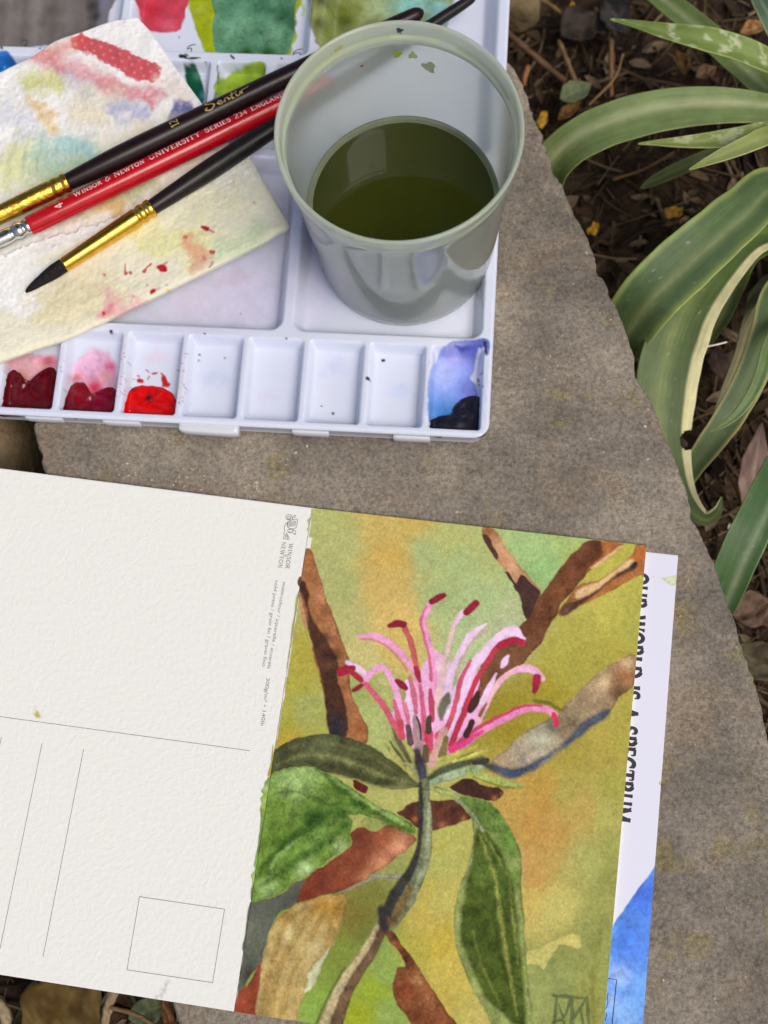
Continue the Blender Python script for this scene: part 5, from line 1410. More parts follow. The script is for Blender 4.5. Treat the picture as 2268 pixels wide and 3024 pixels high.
fp.blot([(430, 290), (450, 320)], [20, 16], (214, 118, 130), a=0.8, soft=2, warp=2)
fp.blot([(150, 190), (200, 220)], [20, 30], (176, 110, 110), a=0.5, soft=5, warp=2)
fp.blot([(200, 230), (260, 260)], [60, 60], (196, 200, 210), a=0.7, soft=6, warp=4)
fp.blot([(90, 240), (160, 245)], [60, 60], (206, 206, 128), a=0.85, soft=5, warp=3)
fp.blot([(240, 280), (340, 285)], [60, 60], (214, 212, 186), a=0.6, soft=6, warp=4)
fp.blot([(80, 290), (120, 340), (150, 370)], [16, 50, 30], (222, 186, 120), a=0.85, soft=5, warp=4)
fp.blot([(330, 310), (390, 330), (430, 350)], [40, 66, 40], (176, 178, 206), a=0.85, soft=5, warp=4)
fp.blot([(530, 305), (540, 330), (520, 355)], [36, 66, 50], (92, 98, 156), a=0.95, soft=1.2, warp=1.6)
fp.blot([(240, 330), (300, 340)], [70, 60], (226, 210, 170), a=0.6, soft=6, warp=4)
fp.blot([(120, 440), (180, 470), (250, 450)], [80, 120, 80], (160, 196, 182), a=0.75, soft=8, warp=5)
fp.blot([(180, 420), (260, 440)], [30, 30], (140, 196, 200), a=0.6, soft=5, warp=3)
fp.blot([(60, 430), (30, 520)], [70, 90], (206, 216, 150), a=0.7, soft=8, warp=5)
fp.blot([(100, 500), (180, 540), (240, 500)], [70, 90, 50], (168, 190, 148), a=0.6, soft=7, warp=5)
fp.blot([(30, 330), (70, 380)], [50, 60], (200, 204, 216), a=0.6, soft=6, warp=4)
fp.blot([(420, 420), (520, 400), (600, 430)], [80, 90, 60], (226, 212, 182), a=0.7, soft=8, warp=4)
fp.blot([(300, 560), (380, 560), (440, 540)], [60, 80, 60], (178, 184, 140), a=0.8, soft=6, warp=4)
fp.blot([(280, 620), (340, 600), (345, 640)], [20, 40, 20], (206, 174, 104), a=0.8, soft=3, warp=2)
fp.blot([(180, 640), (260, 640)], [40, 30], (186, 186, 130), a=0.6, soft=4, warp=3)
fp.blot([(480, 240), (540, 270)], [50, 60], (228, 214, 200), a=0.7, soft=6, warp=4)
D = dots_at(SH / 9.0, 3.3, 0.35) * (SH[..., 1] < 460 - 0.25 * SH[..., 0])
fp.c = fp.c * (1 - 0.25 * D[..., None]) + alb((232, 214, 208)) * 0.25 * D[..., None]
zS = 12.3 + 1.3 * fbm(SH[..., 0] / 170, SH[..., 1] / 120, 3) + 0.5 * fbm(SH[..., 0] / 45 + 5, SH[..., 1] / 70, 3) + 0.24 * D + 0.16 * fbm(SH[..., 0] / 9, SH[..., 1] / 9, 2) + 0.28 * fbm(SH[..., 0] / 30 + 3, SH[..., 1] / 60, 3) * (SH[..., 1] > 330)
zS = zS + 0.35 * np.abs(fbm(SH[..., 0] / 26, SH[..., 1] / 110 + 7, 3)) * np.exp(-((SH[..., 0] - 150) / 160) ** 2 - ((SH[..., 1] - 470) / 120) ** 2) * 2
VS = U(SH[..., 0], SH[..., 1], zS)
Vs, Qs = shell(VS, -0.35)
Vs[:, 2] -= 0.0
obj('flat_sheet', Vs, M['towel'], towel, quads=Qs, colors=np.concatenate([fp.c.reshape(-1, 3)] * 2), label='flat quilted sheet with red stroke')
# the folded flap with its torn upper edge and rounded lower fold
rt = np.random.default_rng(3)
torn = []
for x, y in resample(np.array([(-260, 850), (0, 752), (119, 706), (260, 664), (325, 646), (440, 602), (537, 565), (613, 513), (680, 485), (732, 455)]), 120):
    torn.append((x + rt.normal(0, 1.5), y + rt.normal(0, 4.0) + 6 * vnoise(np.array(x / 22.0), np.array(1.0))))
FLc = coons(torn, [(732, 455), (752, 487), (790, 555), (830, 622), (853, 664), (846, 681)], [(-260, 1170), (0, 1073), (108, 1034), (217, 996), (407, 906), (542, 839), (759, 730), (820, 694), (846, 681)], [(-260, 850), (-260, 1000), (-260, 1170)], 340, 150)
fq = FreePainter(FLc, alb((226, 222, 200)), 9.0, 6.0)
fq.blot([(20, 830), (60, 860), (100, 800)], [120, 140, 60], (236, 235, 232), a=0.9, soft=6, warp=5)
fq.blot([(0, 780), (160, 720), (300, 670)], [50, 50, 40], (236, 234, 230), a=0.85, soft=4, warp=4)
fq.blot([(640, 520), (700, 490), (740, 500)], [60, 60, 60], (234, 232, 220), a=0.8, soft=5, warp=4)
fq.blot([(420, 700), (520, 720), (600, 690)], [90, 110, 90], (220, 218, 158), a=0.8, soft=8, warp=6)
fq.blot([(640, 740), (700, 720), (760, 690)], [60, 80, 60], (204, 216, 178), a=0.8, soft=7, warp=5)
fq.blot([(150, 900), (260, 880), (340, 850)], [120, 130, 80], (218, 208, 168), a=0.8, soft=8, warp=6)
fq.blot([(500, 640), (600, 600), (700, 590)], [70, 80, 70], (222, 218, 184), a=0.7, soft=8, warp=5)
fq.blot([(560, 720), (590, 760), (575, 780)], [40, 60, 30], (216, 152, 122), a=0.75, soft=3.5, warp=3)
fq.blot([(330, 870), (350, 920), (420, 890)], [40, 50, 30], (218, 166, 166), a=0.75, soft=4, warp=3)
fq.blot([(290, 935), (310, 925), (330, 905)], [16, 24, 18], (212, 120, 140), a=0.7, soft=2, warp=1)
RB = (178, 32, 48)
for pts, w, a_ in [([(598, 670), (612, 674)], [8, 16], 1), ([(620, 678), (632, 686)], [8, 6], .7), ([(545, 701), (550, 702)], 9, .7), ([(622, 742), (630, 744)], 12, .9), ([(466, 788), (480, 792), (490, 798)], [8, 22, 10], 1), ([(484, 780), (490, 776)], 8, .6), ([(370, 782), (368, 800), (372, 806)], [4, 5, 12], .9), ([(384, 803), (386, 806)], 8, .9), ([(426, 802), (434, 790), (446, 780)], [11, 5, 6], .9), ([(449, 863), (454, 860)], 13, 1), ([(456, 858), (470, 852)], [10, 6], .4), ([(306, 924), (307, 926)], 10, .9), ([(308, 812), (309, 814)], 8, .7), ([(620, 790), (628, 775)], [6, 8], .6), ([(434, 842), (436, 846)], 6, .5), ([(750, 598), (753, 600)], 5, .6), ([(490, 842), (492, 843)], 6, .6), ([(393, 875), (395, 876)], 6, .5), ([(600, 760), (605, 765)], 10, .5)]:
    fq.blot(pts, w, RB, a=a_, soft=0.5, warp=0.4)
fq.blot([(494, 858), (498, 860)], 9, (216, 190, 80), a=0.8, soft=0.8, warp=0.4)
vv = np.linspace(0, 1, FLc.shape[0])[:, None] * np.ones(FLc.shape[1])[None]
uu = np.ones(FLc.shape[0])[:, None] * np.linspace(0, 1, FLc.shape[1])[None]
fold = 2.0 * np.sqrt(np.clip(1 - np.clip((vv - 0.84) / 0.16, 0, 1) ** 2, 0, 1))
rise = np.clip(vv / 0.10, 0, 1) + 0.9 * np.exp(-(vv / 0.03) ** 2) * (0.5 + 0.5 * vnoise(uu * 60, uu * 0))
fq.c = fq.c + (alb((238, 236, 230)) - fq.c) * (0.8 * np.exp(-(vv / 0.045) ** 2))[..., None]
zF = 11.9 + rise * 0.5 + (fold * 1.2) * np.sqrt(np.clip(1 - np.clip((uu - 0.955) / 0.045, 0, 1) ** 2, 0, 1)) + 0.9 * fbm(FLc[..., 0] / 150, FLc[..., 1] / 80, 3) + 0.3 * fbm(FLc[..., 0] / 40, FLc[..., 1] / 40, 3) + 0.12 * fbm(FLc[..., 0] / 12, FLc[..., 1] / 12, 2) + 0.16 * dots_at(FLc / 9.0, 2.6, -0.5)
VF = U(FLc[..., 0], FLc[..., 1], zF)
h_, w_ = VF.shape[:2]
b_ = border(h_, w_)
Vf = VF.reshape(-1, 3)
lo_ = Vf[b_].copy(); lo_[:, 2] -= np.where(np.arange(len(b_)) < w_, 0.3, 0.5)
side = np.stack([b_, h_ * w_ + np.arange(len(b_)), h_ * w_ + (np.arange(len(b_)) + 1) % len(b_), np.roll(b_, -1)], 1)
obj('folded_flap', np.concatenate([Vf, lo_]), M['towel'], towel, quads=np.concatenate([gquads(h_, w_), side])[:, ::-1], colors=np.concatenate([fq.c.reshape(-1, 3), fq.c.reshape(-1, 3)[b_]]), label='folded flap with torn edge and red specks')


# ------------------------------------------------------------------ brushes
def lathe(a, b, prof, seg=40, cap=True):
    """surface of revolution on the axis a->b; prof: (distance along, radius)"""
    a = np.asarray(a, float); b = np.asarray(b, float)
    d = b - a; d /= np.linalg.norm(d)
    up = np.array([0, 0, 1.0]); e1 = np.cross(d, up); e1 /= np.linalg.norm(e1); e2 = np.cross(e1, d)
    th = np.linspace(0, 2 * math.pi, seg, endpoint=False)
    V = np.concatenate([a + d * s_ + (np.cos(th)[:, None] * e1 + np.sin(th)[:, None] * e2) * r for s_, r in prof])
    Q = gquads(len(prof), seg, 0, wrap=True)
    return V, Q, (d, e1, e2)


def smooth_prof(P, n=8):
    c = catmull(np.array(P, float), n, closed=False)
    c[:, 1] = np.maximum(c[:, 1], 0.01)
    return [tuple(x) for x in c]


def brush(name, label, hair_px, ferr_px, hand_px, end_px, z0, z1, Rm, mats, crimps, hair=True, hair_len_r=None, handle_prof=None, ferr_r=(2.2, 2.7)):
    """px along the axis: hair tip, ferrule start, ferrule end, handle end"""
    hp, ep = np.array(ferr_px, float), np.array(end_px, float)
    tot = np.linalg.norm(ep - hp)

    def zat(p):
        return z0 + (z1 - z0) * np.linalg.norm(np.array(p) - hp) / tot
    A = U(*ferr_px, zat(ferr_px)); B = U(*end_px, zat(end_px)); M_ = U(*hand_px, zat(hand_px))
    d = (B - A) / np.linalg.norm(B - A)
    fl = (M_ - A) @ d; L = (B - A) @ d
    t = thing(name, label, 'paintbrush', (A[0], A[1], 12.8))
    # ferrule with crimped rings
    pf = []
    for s_ in np.linspace(0, fl, 90):
        r = ferr_r[0] + (ferr_r[1] - ferr_r[0]) * min(s_ / (fl * 0.72), 1.0)
        for c_, wd, dp in crimps:
            r += dp * math.exp(-((s_ - fl + c_) / wd) ** 2)
        pf.append((s_, r))
    pf = [(0.0, ferr_r[0] * 0.8)] + pf + [(fl, handle_prof[0][1] * 0.9)]
    V, Q, fr_ = lathe(A, B, pf)
    obj('ferrule', V, mats[1], t, quads=Q)
    hpf = smooth_prof([(fl + (L - fl) * f, r) for f, r in handle_prof])
    hpf = [(fl - 0.4, handle_prof[0][1] * 0.97)] + hpf + [(hpf[-1][0] + 0.01, 0.01)]
    V, Q, fr_ = lathe(A, B, hpf, 48)
    hd = obj('handle', V, mats[0], t, quads=Q)
    if hair:
        T_ = U(*hair_px, 14.6)
        n_ = 26; ring = 28
        th = np.linspace(0, 2 * math.pi, ring, endpoint=False)
        V = []
        dl = np.linalg.norm(T_ - A)
        for i, s_ in enumerate(np.linspace(-0.06, 1, n_)):
            f = max(s_, 0)
            c_ = A + d * (-s_ * dl) * (1 - f ** 2) + (T_ - A) * f ** 2 if f > 0 else A - d * (s_ * dl)
            r = ferr_r[0] * 0.93 * (1 + 0.16 * math.sin(min(f * 2.2, 1) * math.pi) * 0.6) * (1 - f ** 1.7) + 0.03
            V.append(c_ + (np.cos(th)[:, None] * fr_[1] + np.sin(th)[:, None] * fr_[2]) * r * (1 + 0.03 * np.sin(th * 9))[:, None])
        obj('bristles', np.concatenate(V), mats[2], t, quads=gquads(n_, ring, 0, wrap=True)[:, ::-1])

    def rad(s_):
        return np.interp(s_, [p[0] for p in hpf], [p[1] for p in hpf])

    def surf(px_a, px_b, length, height, ang0):
        """map lettering on the handle between two photo positions, baseline at angle ang0 round the handle"""
        sA = (U(*px_a, zat(px_a)) - A) @ d; sB = (U(*px_b, zat(px_b)) - A) @ d

        def f(x, y, i):
            s_ = sA + (sB - sA) * x / length
            r = rad(s_)
            th_ = ang0 + y * height / r
            return tuple(A + d * s_ + (math.cos(th_) * fr_[1] + math.sin(th_) * fr_[2]) * (r + 0.03 + 0.004 * i))
        return f
    return hd, surf


ax = np.array([201.0, 537.0]); bx = np.array([1252.0, 32.0]); dx = (bx - ax) / np.linalg.norm(bx - ax)
bt, sf = brush('brown_brush', 'dark brown handled brush with worn gold ferrule, topmost of the three', None, tuple(ax - dx * 330), tuple(ax), tuple(bx), 18.6, 18.0, 3.0, (M['brown'], M['gold_rough'], M['hair']),
               [(1.0, 0.5, 0.15), (2.4, 0.45, -0.25), (4.2, 0.6, 0.2), (5.8, 0.4, -0.2)], hair=False,
               handle_prof=[(0, 2.75), (0.06, 3.2), (0.16, 3.7), (0.35, 3.7), (0.6, 3.35), (0.85, 2.95), (0.96, 2.6), (0.985, 2.1), (0.997, 1.0)], ferr_r=(2.9, 3.2))
scr = [([(0.55, .92), (.35, 1.0), (.15, .8), (.45, .55), (.55, .3), (.3, .0), (.05, .15), (.15, .35)], .09), ([(.75, .25), (.95, .35), (.85, .5), (.72, .3), (.85, .1), (1.05, .2)], .07),
       ([(1.1, .1), (1.15, .4), (1.3, .45), (1.32, .12), (1.45, .3)], .07), ([(1.6, .8), (1.5, .1), (1.62, .12)], .07), ([(1.42, .5), (1.85, .6)], .06), ([(1.75, .4), (1.78, .1), (1.95, .2), (2.0, .45)], .07), ([(2.05, .1), (2.1, .45), (2.3, .5), (2.5, .55)], .07), ([(1.8, .68), (1.84, .72)], .08)]
scr = [(catmull(P, 4, closed=False) if len(P) > 2 else P, w) for P, w in scr]
put_strokes('script_lettering', scr, sf((606, 335), (738, 272), 2.5, 3.3, 1.25), M['foil'], bt)
s1, l1 = [([(.15, .75), (.3, 1.0), (.3, 0)], .14), ([(.1, 0), (.5, 0)], .1)], .6
d12 = [([(.1, .78), (.3, 1.0)], .12), ([(.3, 1.0), (.3, .5), (.3, 0)], .15), ([(.12, .0), (.48, .0)], .1), (arc(.95, .72, .24, .26, 160, -30, 8) + [(.68, .02)], .14), ([(.66, .0), (1.0, .0), (1.28, .0)], .13)]
d12 = [([(-p[1] + 1, p[0]) for p in P], w) for P, w in d12]
put_strokes('size_number', d12, sf((513, 394), (535, 384), 1.0, 2.0, 1.25), M['foil'], bt)

ax = np.array([90.0, 666.0]); bx = np.array([985.0, 231.0]); dx = (bx - ax) / np.linalg.norm(bx - ax)
bt, sf = brush('red_brush', 'glossy red handled brush with silver ferrule between the two dark brushes', None, tuple(ax - dx * 300), tuple(ax), tuple(bx), 17.2, 17.0, 3.0, (M['red'], M['silver'], M['hair']),
               [(0.9, 0.6, 0.12), (2.2, 0.5, -0.35), (4.0, 0.9, 0.25), (6.2, 0.6, -0.4)], hair=False,
               handle_prof=[(0, 3.1), (0.1, 3.35), (0.35, 3.6), (0.7, 3.5), (0.93, 2.7), (0.98, 2.1), (0.997, 1.0)], ferr_r=(2.6, 2.7))
for txt, a_, b2, sm in [('WINSOR & NEWTON', (222, 585), (430, 484), .78), ('UNIVERSITY', (443, 478), (594, 404), None), ('SERIES 234', (607, 398), (730, 338), .88), ('ENGLAND', (741, 332), (838, 285), .84)]:
    s1, l1 = layout(txt, SERIF, 0.07, sm)
    put_strokes('brush_lettering', s1, sf(a_, b2, l1, 2.15, 1.58), M['white_foil'], bt)
d4 = [([(-p[1] + 1, p[0]) for p in P], w) for P, w in [([(.45, 0), (.45, .5), (.45, 1)], .19), ([(.45, 1), (.22, .67), (.0, .35)], .11), ([(.0, .35), (.35, .35), (.7, .35)], .12)]]
put_strokes('size_number', d4, sf((172, 627), (194, 616), 1.0, 2.2, 1.3), M['white_foil'], bt)

bt, sf = brush('black_brush', 'black handled brush with smooth gold ferrule and pointed dark bristles', (76, 864), (188, 783), (447, 611), (1405, -12), 17.2, 16.2, 3.0, (M['black'], M['gold'], M['hair']),
               [(0.8, 0.6, 0.12), (2.2, 0.5, -0.3), (3.7, 0.6, 0.12), (5.2, 0.5, -0.35)],
               handle_prof=[(0, 2.55), (0.08, 2.95), (0.18, 3.4), (0.3, 3.2), (0.45, 2.7), (0.7, 2.3), (0.9, 1.95), (0.98, 1.6), (0.998, 0.8)], ferr_r=(2.4, 3.05))

# ------------------------------------------------------------------ cup of murky water
CX, CY = -9.6, 179.1
CZ0 = 4.05


def ring_surface(prof, seg=128):
    th = np.linspace(0, 2 * math.pi, seg, endpoint=False)
    V = np.concatenate([np.stack([CX + r * np.cos(th), CY + r * np.sin(th), np.full(seg, z)], 1) for r, z in prof])
    return V, gquads(len(prof), seg, 0, wrap=True)


def wall(z):
    return 28.6 + (32.7 - 28.6) * (z - CZ0) / 63.0


cup = thing('plastic_cup', 'translucent plastic cup of dark green paint water standing on the palette', 'cup', (CX, CY, CZ0))
prof = [(0.3, CZ0 + 0.6), (26.6, CZ0 + 0.5), (27.5, CZ0), (28.2, CZ0 + 0.3), (28.6, CZ0 + 1.4)] + [(wall(z), z) for z in np.linspace(8, 66, 12)] + [(33.0, 67.2), (32.3, 67.6), (31.95, 67.0)] + [(wall(z) - 0.75, z) for z in np.linspace(66, 8, 14)] + [(27.6, CZ0 + 1.7), (26.4, CZ0 + 1.3), (0.3, CZ0 + 1.3)]
V, Q = ring_surface(prof)
cw = obj('cup_wall', V, M['cup'], cup, quads=Q)
prof = [(31.98, 67.05), (32.35, 67.62), (33.05, 67.22), (33.6, 67.6), (33.72, 68.2), (33.8, 69.2), (33.72, 69.9), (33.75, 72.2), (34.05, 72.8), (34.4, 73.6), (34.4, 74.5), (34.15, 74.95), (33.8, 75.05), (33.3, 74.85), (32.95, 74.2), (32.85, 70.6), (32.6, 69.9), (32.1, 69.3), (31.9, 68.5), (31.98, 67.05)]
V, Q = ring_surface(prof)
rim = obj('rim', V, M['cup_rim'], cup, quads=Q, label='pale milky rim stained with green paint')
ZW = 33.0
rw = wall(ZW) - 0.82 - 1.5
prof = [(0.2, CZ0 + 1.6), (26.0, CZ0 + 1.6), (27.2, CZ0 + 2.2)] + [(wall(z) - 0.82, z) for z in np.linspace(8, ZW - 0.2, 8)] + [(rw, ZW + 0.12), (rw - 0.6, ZW + 0.03), (rw - 3, ZW), (10, ZW), (0.2, ZW)]
V, Q = ring_surface(prof)
obj('murky_water', V, M['water'], cup, quads=Q, label='dark olive green paint water')
V, Q = ring_surface([(rw - 0.3, ZW + 0.06), (rw + 0.35, ZW + 0.22), (rw + 0.9, ZW + 0.55), (wall(ZW) - 0.78, ZW + 1.3), (wall(ZW) - 0.76, ZW + 0.2)])  # raised water edge; its pale colour stands in for refraction in the cup wall
obj('refraction_ring', V, M['refraction_ring'], cup, quads=Q, label='pale ring imitating wall refraction where the water meets the cup wall')


def cup_spot(name, px_, py_, zc, size, c, rough=0.4):
    """a dried splash on the far inner wall, seen at px, py; zc is its height"""
    p = U(px_, py_, zc)
    ang = math.atan2(p[1] - CY, p[0] - CX)
    V = [];
    ctr = (ang, zc)
    n_ = 14
    rr_ = (32.9 if zc > 70 else wall(zc) - 0.75) - 0.06
    V.append((CX + rr_ * math.cos(ang), CY + rr_ * math.sin(ang), zc))
    for i in range(n_):
        a_ = 2 * math.pi * i / n_
        k_ = size * (1 + 0.25 * math.sin(3 * a_ + px_) + 0.15 * math.sin(5 * a_))
        an = ang + math.cos(a_) * k_ / rr_; z_ = zc + math.sin(a_) * k_ * 1.1
        r2 = (32.9 if zc > 70 else wall(z_) - 0.75) - 0.05
        V.append((CX + r2 * math.cos(an), CY + r2 * math.sin(an), z_))
    mt = noise_mat('dried_splash', alb(c) * 0.85, alb(c), 800, rough)
    obj('dried_splash', np.array(V), mt, cw, polys=[[0, 1 + i, 1 + (i + 1) % n_] for i in range(n_)], smooth=False)


cup_spot('a', 1180, 82, 72.2, 0.95, (52, 72, 84))
cup_spot('a', 1183, 110, 70.8, 0.35, (52, 72, 84))
cup_spot('a', 1174, 184, 63.0, 1.3, (142, 166, 66))
cup_spot('a', 1216, 186, 62.5, 1.3, (164, 176, 124))
cup_spot('a', 1258, 228, 58.5, 2.0, (158, 166, 140))
cup_spot('a', 1000, 144, 71.0, 1.3, (176, 178, 92))
cup_spot('a', 1076, 212, 61.0, 0.45, (130, 50, 40))

# residue left on the inner ledge of the rim
for a0, a1, rr_, zz_, wd, c_ in [(95, 160, 32.55, 69.45, 0.9, (150, 170, 96)), (70, 95, 32.5, 69.4, 0.6, (190, 196, 140)), (20, 60, 32.5, 69.4, 0.5, (168, 180, 130)), (165, 215, 32.5, 69.4, 0.7, (176, 194, 160))]:
    th = np.radians(np.linspace(a0, a1, 40))
    w1 = wd * (0.6 + 0.5 * vnoise(th * 9, th * 0 + a0))
    Vi = np.stack([CX + (rr_ - w1 * 0.55) * np.cos(th), CY + (rr_ - w1 * 0.55) * np.sin(th), zz_ - w1 * 0.5], 1)
    Vo = np.stack([CX + (rr_ + 0.35) * np.cos(th), CY + (rr_ + 0.35) * np.sin(th), zz_ + 0.9 + 0 * th], 1)
    obj('paint_residue', np.concatenate([Vi, Vo]) + [0, 0, 0.05], noise_mat('residue', alb(c_) * 0.8, alb(c_), 500, 0.5), cw, quads=gquads(2, 40), smooth=True)

# ------------------------------------------------------------------ strap-leaved plants
PALE, MID, DEEP = (178, 186, 134), (112, 136, 66), (62, 88, 44)


def strap(parent, path, style, name='leaf', cup_=0.18, twist=0.0, na=26, hole=None):
    """path: (x, y, z, width_px); a leaf blade as a curved strip with thickness"""
    P = np.array([[*U(x, y, z), w / 9.3] for x, y, z, w in path])
    Cc = catmull(P, 14, closed=False)
    pos, wid = Cc[:, :3], np.maximum(Cc[:, 3], 0.15)
    t = np.gradient(pos, axis=0); t /= np.linalg.norm(t, axis=1, keepdims=True)
    up = np.array([0, 0, 1.0])
    sd = np.cross(t, up); sd /= np.linalg.norm(sd, axis=1, keepdims=True) + 1e-9
    nn = np.cross(sd, t)
    c = np.linspace(-1, 1, na)
    L = len(pos)
    ph = random.uniform(0, 50)
    tw = twist * np.linspace(0, 1, L)
    sdt = sd * np.cos(tw)[:, None] + nn * np.sin(tw)[:, None]; nnt = nn * np.cos(tw)[:, None] - sd * np.sin(tw)[:, None]
    wav = 1 + 0.02 * vnoise(np.arange(L) / 6.0 + ph, np.zeros(L))
    V = pos[:, None] + sdt[:, None] * (c[None, :, None] * (wid * wav)[:, None, None] / 2) + nnt[:, None] * ((np.abs(c) ** 1.6 * cup_)[None, :, None] * wid[:, None, None] / 2)
    s_ = np.r_[0, np.cumsum(np.linalg.norm(np.diff(pos, axis=0), axis=1))]
    CCx = c[None] * np.ones((L, 1)); SS = s_[:, None] * np.ones((1, na)); WW = wid[:, None] * np.ones((1, na))
    base, mid_c, edge_c, dark_c = [alb(np.array(x) * 0.86 + np.array([150, 152, 118]) * 0.16) for x in style[:4]]
    midw = style[4] if len(style) > 4 else 0.18
    edw = style[5] if len(style) > 5 else 0.06
    off = style[6] if len(style) > 6 else 0.0
    col_ = np.ones((L, na, 3)) * base
    lines = vnoise(CCx * 9 + ph, SS / 40 + ph) * 0.6 + vnoise(CCx * 22 + ph, SS / 60) * 0.4
    col_ = col_ * (1 + 0.16 * lines)[..., None]
    dk = np.clip(0.5 + 1.4 * fbm(CCx * 1.6 + ph, SS / 26 + ph, 3), 0, 1) * np.clip(1 - np.abs(np.abs(CCx) - 0.5) / 0.45, 0, 1)
    col_ = col_ + (dark_c - col_) * (0.75 * dk)[..., None]
    mg = np.exp(-((CCx - off) / midw) ** 2)
    col_ = col_ + (mid_c - col_) * (0.75 * mg)[..., None]
    eg = np.clip((np.abs(CCx) - (1 - edw * 2)) / (edw * 2), 0, 1)
    if len(style) > 7 and style[7]:      # one-sided pale margin
        eg = np.clip((CCx * style[7] - (1 - edw * 2)) / (edw * 0.35), 0, 1)
    col_ = col_ + (edge_c * (1 + 0.18 * lines)[..., None] - col_) * (0.92 * eg)[..., None]
    sc = fbm(CCx * WW / 5 + ph, SS / 3.2, 4)
    amt = style[8] if len(style) > 8 else 0.0
    if amt:
        k_ = np.clip((sc - 0.18) * 8, 0, 1) * amt
        col_ = col_ + (alb((200, 208, 170)) - col_) * k_[..., None]
    sp = fbm(CCx * WW / 1.6 + ph, SS / 1.6 + 9, 2)
    col_ = col_ + (alb((206, 208, 180)) - col_) * (np.clip((sp - 0.74) * 6, 0, 1) * 0.45)[..., None]
    Vv, Qq = shell(V, 0.5)
    if hole:                             # a bite taken out of the margin
        hp = U(hole[0], hole[1], hole[3])
        far = np.hypot(*(Vv[:, :2] - hp[:2]).T) > hole[2]
        Qq = Qq[far[Qq].all(1)]
    bl_ = np.stack([CCx + ph, SS / 100 + ph * 0.37], -1).reshape(-1, 2)
    return obj(name, Vv, M['leaf'], parent, quads=Qq, colors=np.concatenate([col_.reshape(-1, 3)] * 2), blade=np.concatenate([bl_, bl_]))


up_plant = thing('strap_leaf_plant', 'green plant with arching strap leaves beside the cup side of the slab', 'plant', U(2560, 330, GZ), 'strap-leaved plants beside the slab')
dn_plant = thing('strap_leaf_plant', 'green plant with striped drooping strap leaves beside the papers side of the slab', 'plant', U(2560, 760, GZ), 'strap-leaved plants beside the slab')
GREEN = ((112, 136, 72), (160, 172, 124), (160, 176, 104), (78, 104, 54), 0.22, 0.04)
strap(up_plant, [(1800, 55, -8, 4), (1880, 72, -6, 28), (1960, 92, -4, 56), (2080, 118, -2, 88), (2190, 150, -4, 92), (2290, 196, -10, 90), (2420, 270, -30, 80), (2540, 330, -70, 60)], ((116, 142, 62), (140, 160, 92), (176, 190, 110), (96, 126, 52), 0.3, 0.05, 0.0, 0, 0.75), cup_=0.25)
strap(up_plant, [(1860, -80, -50, 70), (1960, 0, -42, 92), (2074, 92, -34, 100), (2192, 196, -30, 100), (2300, 280, -40, 90), (2520, 340, -74, 60)], GREEN)
strap(up_plant, [(1565, 640, -40, 110), (1606, 540, -28, 128), (1645, 472, -19, 146), (1716, 413, -11, 150), (1825, 364, -5, 150), (1962, 330, -3, 146), (2110, 316, -4, 132), (2268, 322, -10, 112), (2420, 330, -34, 90), (2540, 335, -72, 60)], ((118, 140, 84), (178, 186, 146), (140, 160, 94), (92, 120, 62), 0.22, 0.03, -0.25), cup_=0.2, na=34)
strap(up_plant, [(1884, 423, 2, 3), (1940, 421, 3, 18), (2010, 420, 4, 36), (2110, 414, 4, 56), (2200, 400, 2, 62), (2290, 380, -4, 62), (2420, 352, -30, 60), (2530, 335, -72, 50)], ((128, 146, 72), (146, 162, 92), (186, 196, 120), (108, 130, 56), 0.3, 0.05, 0.0, 0, 0.5), cup_=0.22)
strap(up_plant, [(2034, 500, 8, 3), (2080, 480, 10, 22), (2140, 455, 11, 42), (2210, 426, 10, 56), (2290, 392, 4, 62), (2420, 350, -28, 60), (2530, 330, -72, 50)], ((146, 160, 88), (158, 170, 104), (196, 204, 136), (122, 140, 70), 0.3, 0.05), cup_=0.22)
strap(up_plant, [(1890, 556, -52, 6), (1930, 535, -50, 36), (1998, 503, -46, 50), (2095, 462, -42, 52), (2240, 410, -44, 50), (2500, 350, -72, 40)], ((78, 92, 44), (96, 110, 58), (110, 120, 66), (56, 70, 34)), cup_=0.3)
strap(up_plant, [(2216, -60, -20, 50), (2262, 30, -18, 70), (2320, 130, -24, 80), (2440, 250, -40, 70), (2540, 320, -72, 50)], ((70, 96, 76), (130, 150, 126), (170, 180, 140), (56, 80, 62), 0.15, 0.08))
strap(dn_plant, [(1770, 1130, -60, 120), (1815, 1035, -38, 150), (1862, 955, -22, 178), (1925, 872, -11, 192), (2020, 780, -6, 190), (2110, 700, -4, 180), (2200, 622, -6, 165), (2290, 556, -14, 145), (2420, 640, -34, 110), (2540, 740, -72, 60)], ((82, 108, 64), (142, 154, 106), (158, 176, 96), (54, 80, 56), 0.14, 0.13, 0.12), cup_=0.16, na=36)
strap(dn_plant, [(2132, 1468, -40, 5), (2116, 1512, -44, 34), (2078, 1530, -46, 52), (2020, 1475, -44, 96), (1980, 1380, -38, 140), (1963, 1270, -32, 172), (1966, 1150, -27, 196), (1990, 1030, -23, 198), (2040, 910, -20, 180), (2120, 800, -20, 150), (2230, 700, -26, 120), (2380, 690, -46, 90), (2530, 740, -72, 50)], ((80, 104, 52), (118, 136, 74), (246, 238, 188), (60, 84, 44), 0.2, 0.20, -0.2, 1, 0.0), cup_=0.12, na=44, hole=(2034, 1303, 3.0, -35))
strap(dn_plant, [(2080, 1040, -60, 10), (2105, 985, -56, 40), (2135, 928, -52, 60), (2172, 842, -50, 66), (2230, 740, -52, 70), (2400, 700, -60, 60), (2520, 740, -74, 40)], ((72, 90, 34), (92, 110, 46), (110, 122, 52), (54, 72, 28)), cup_=0.2)
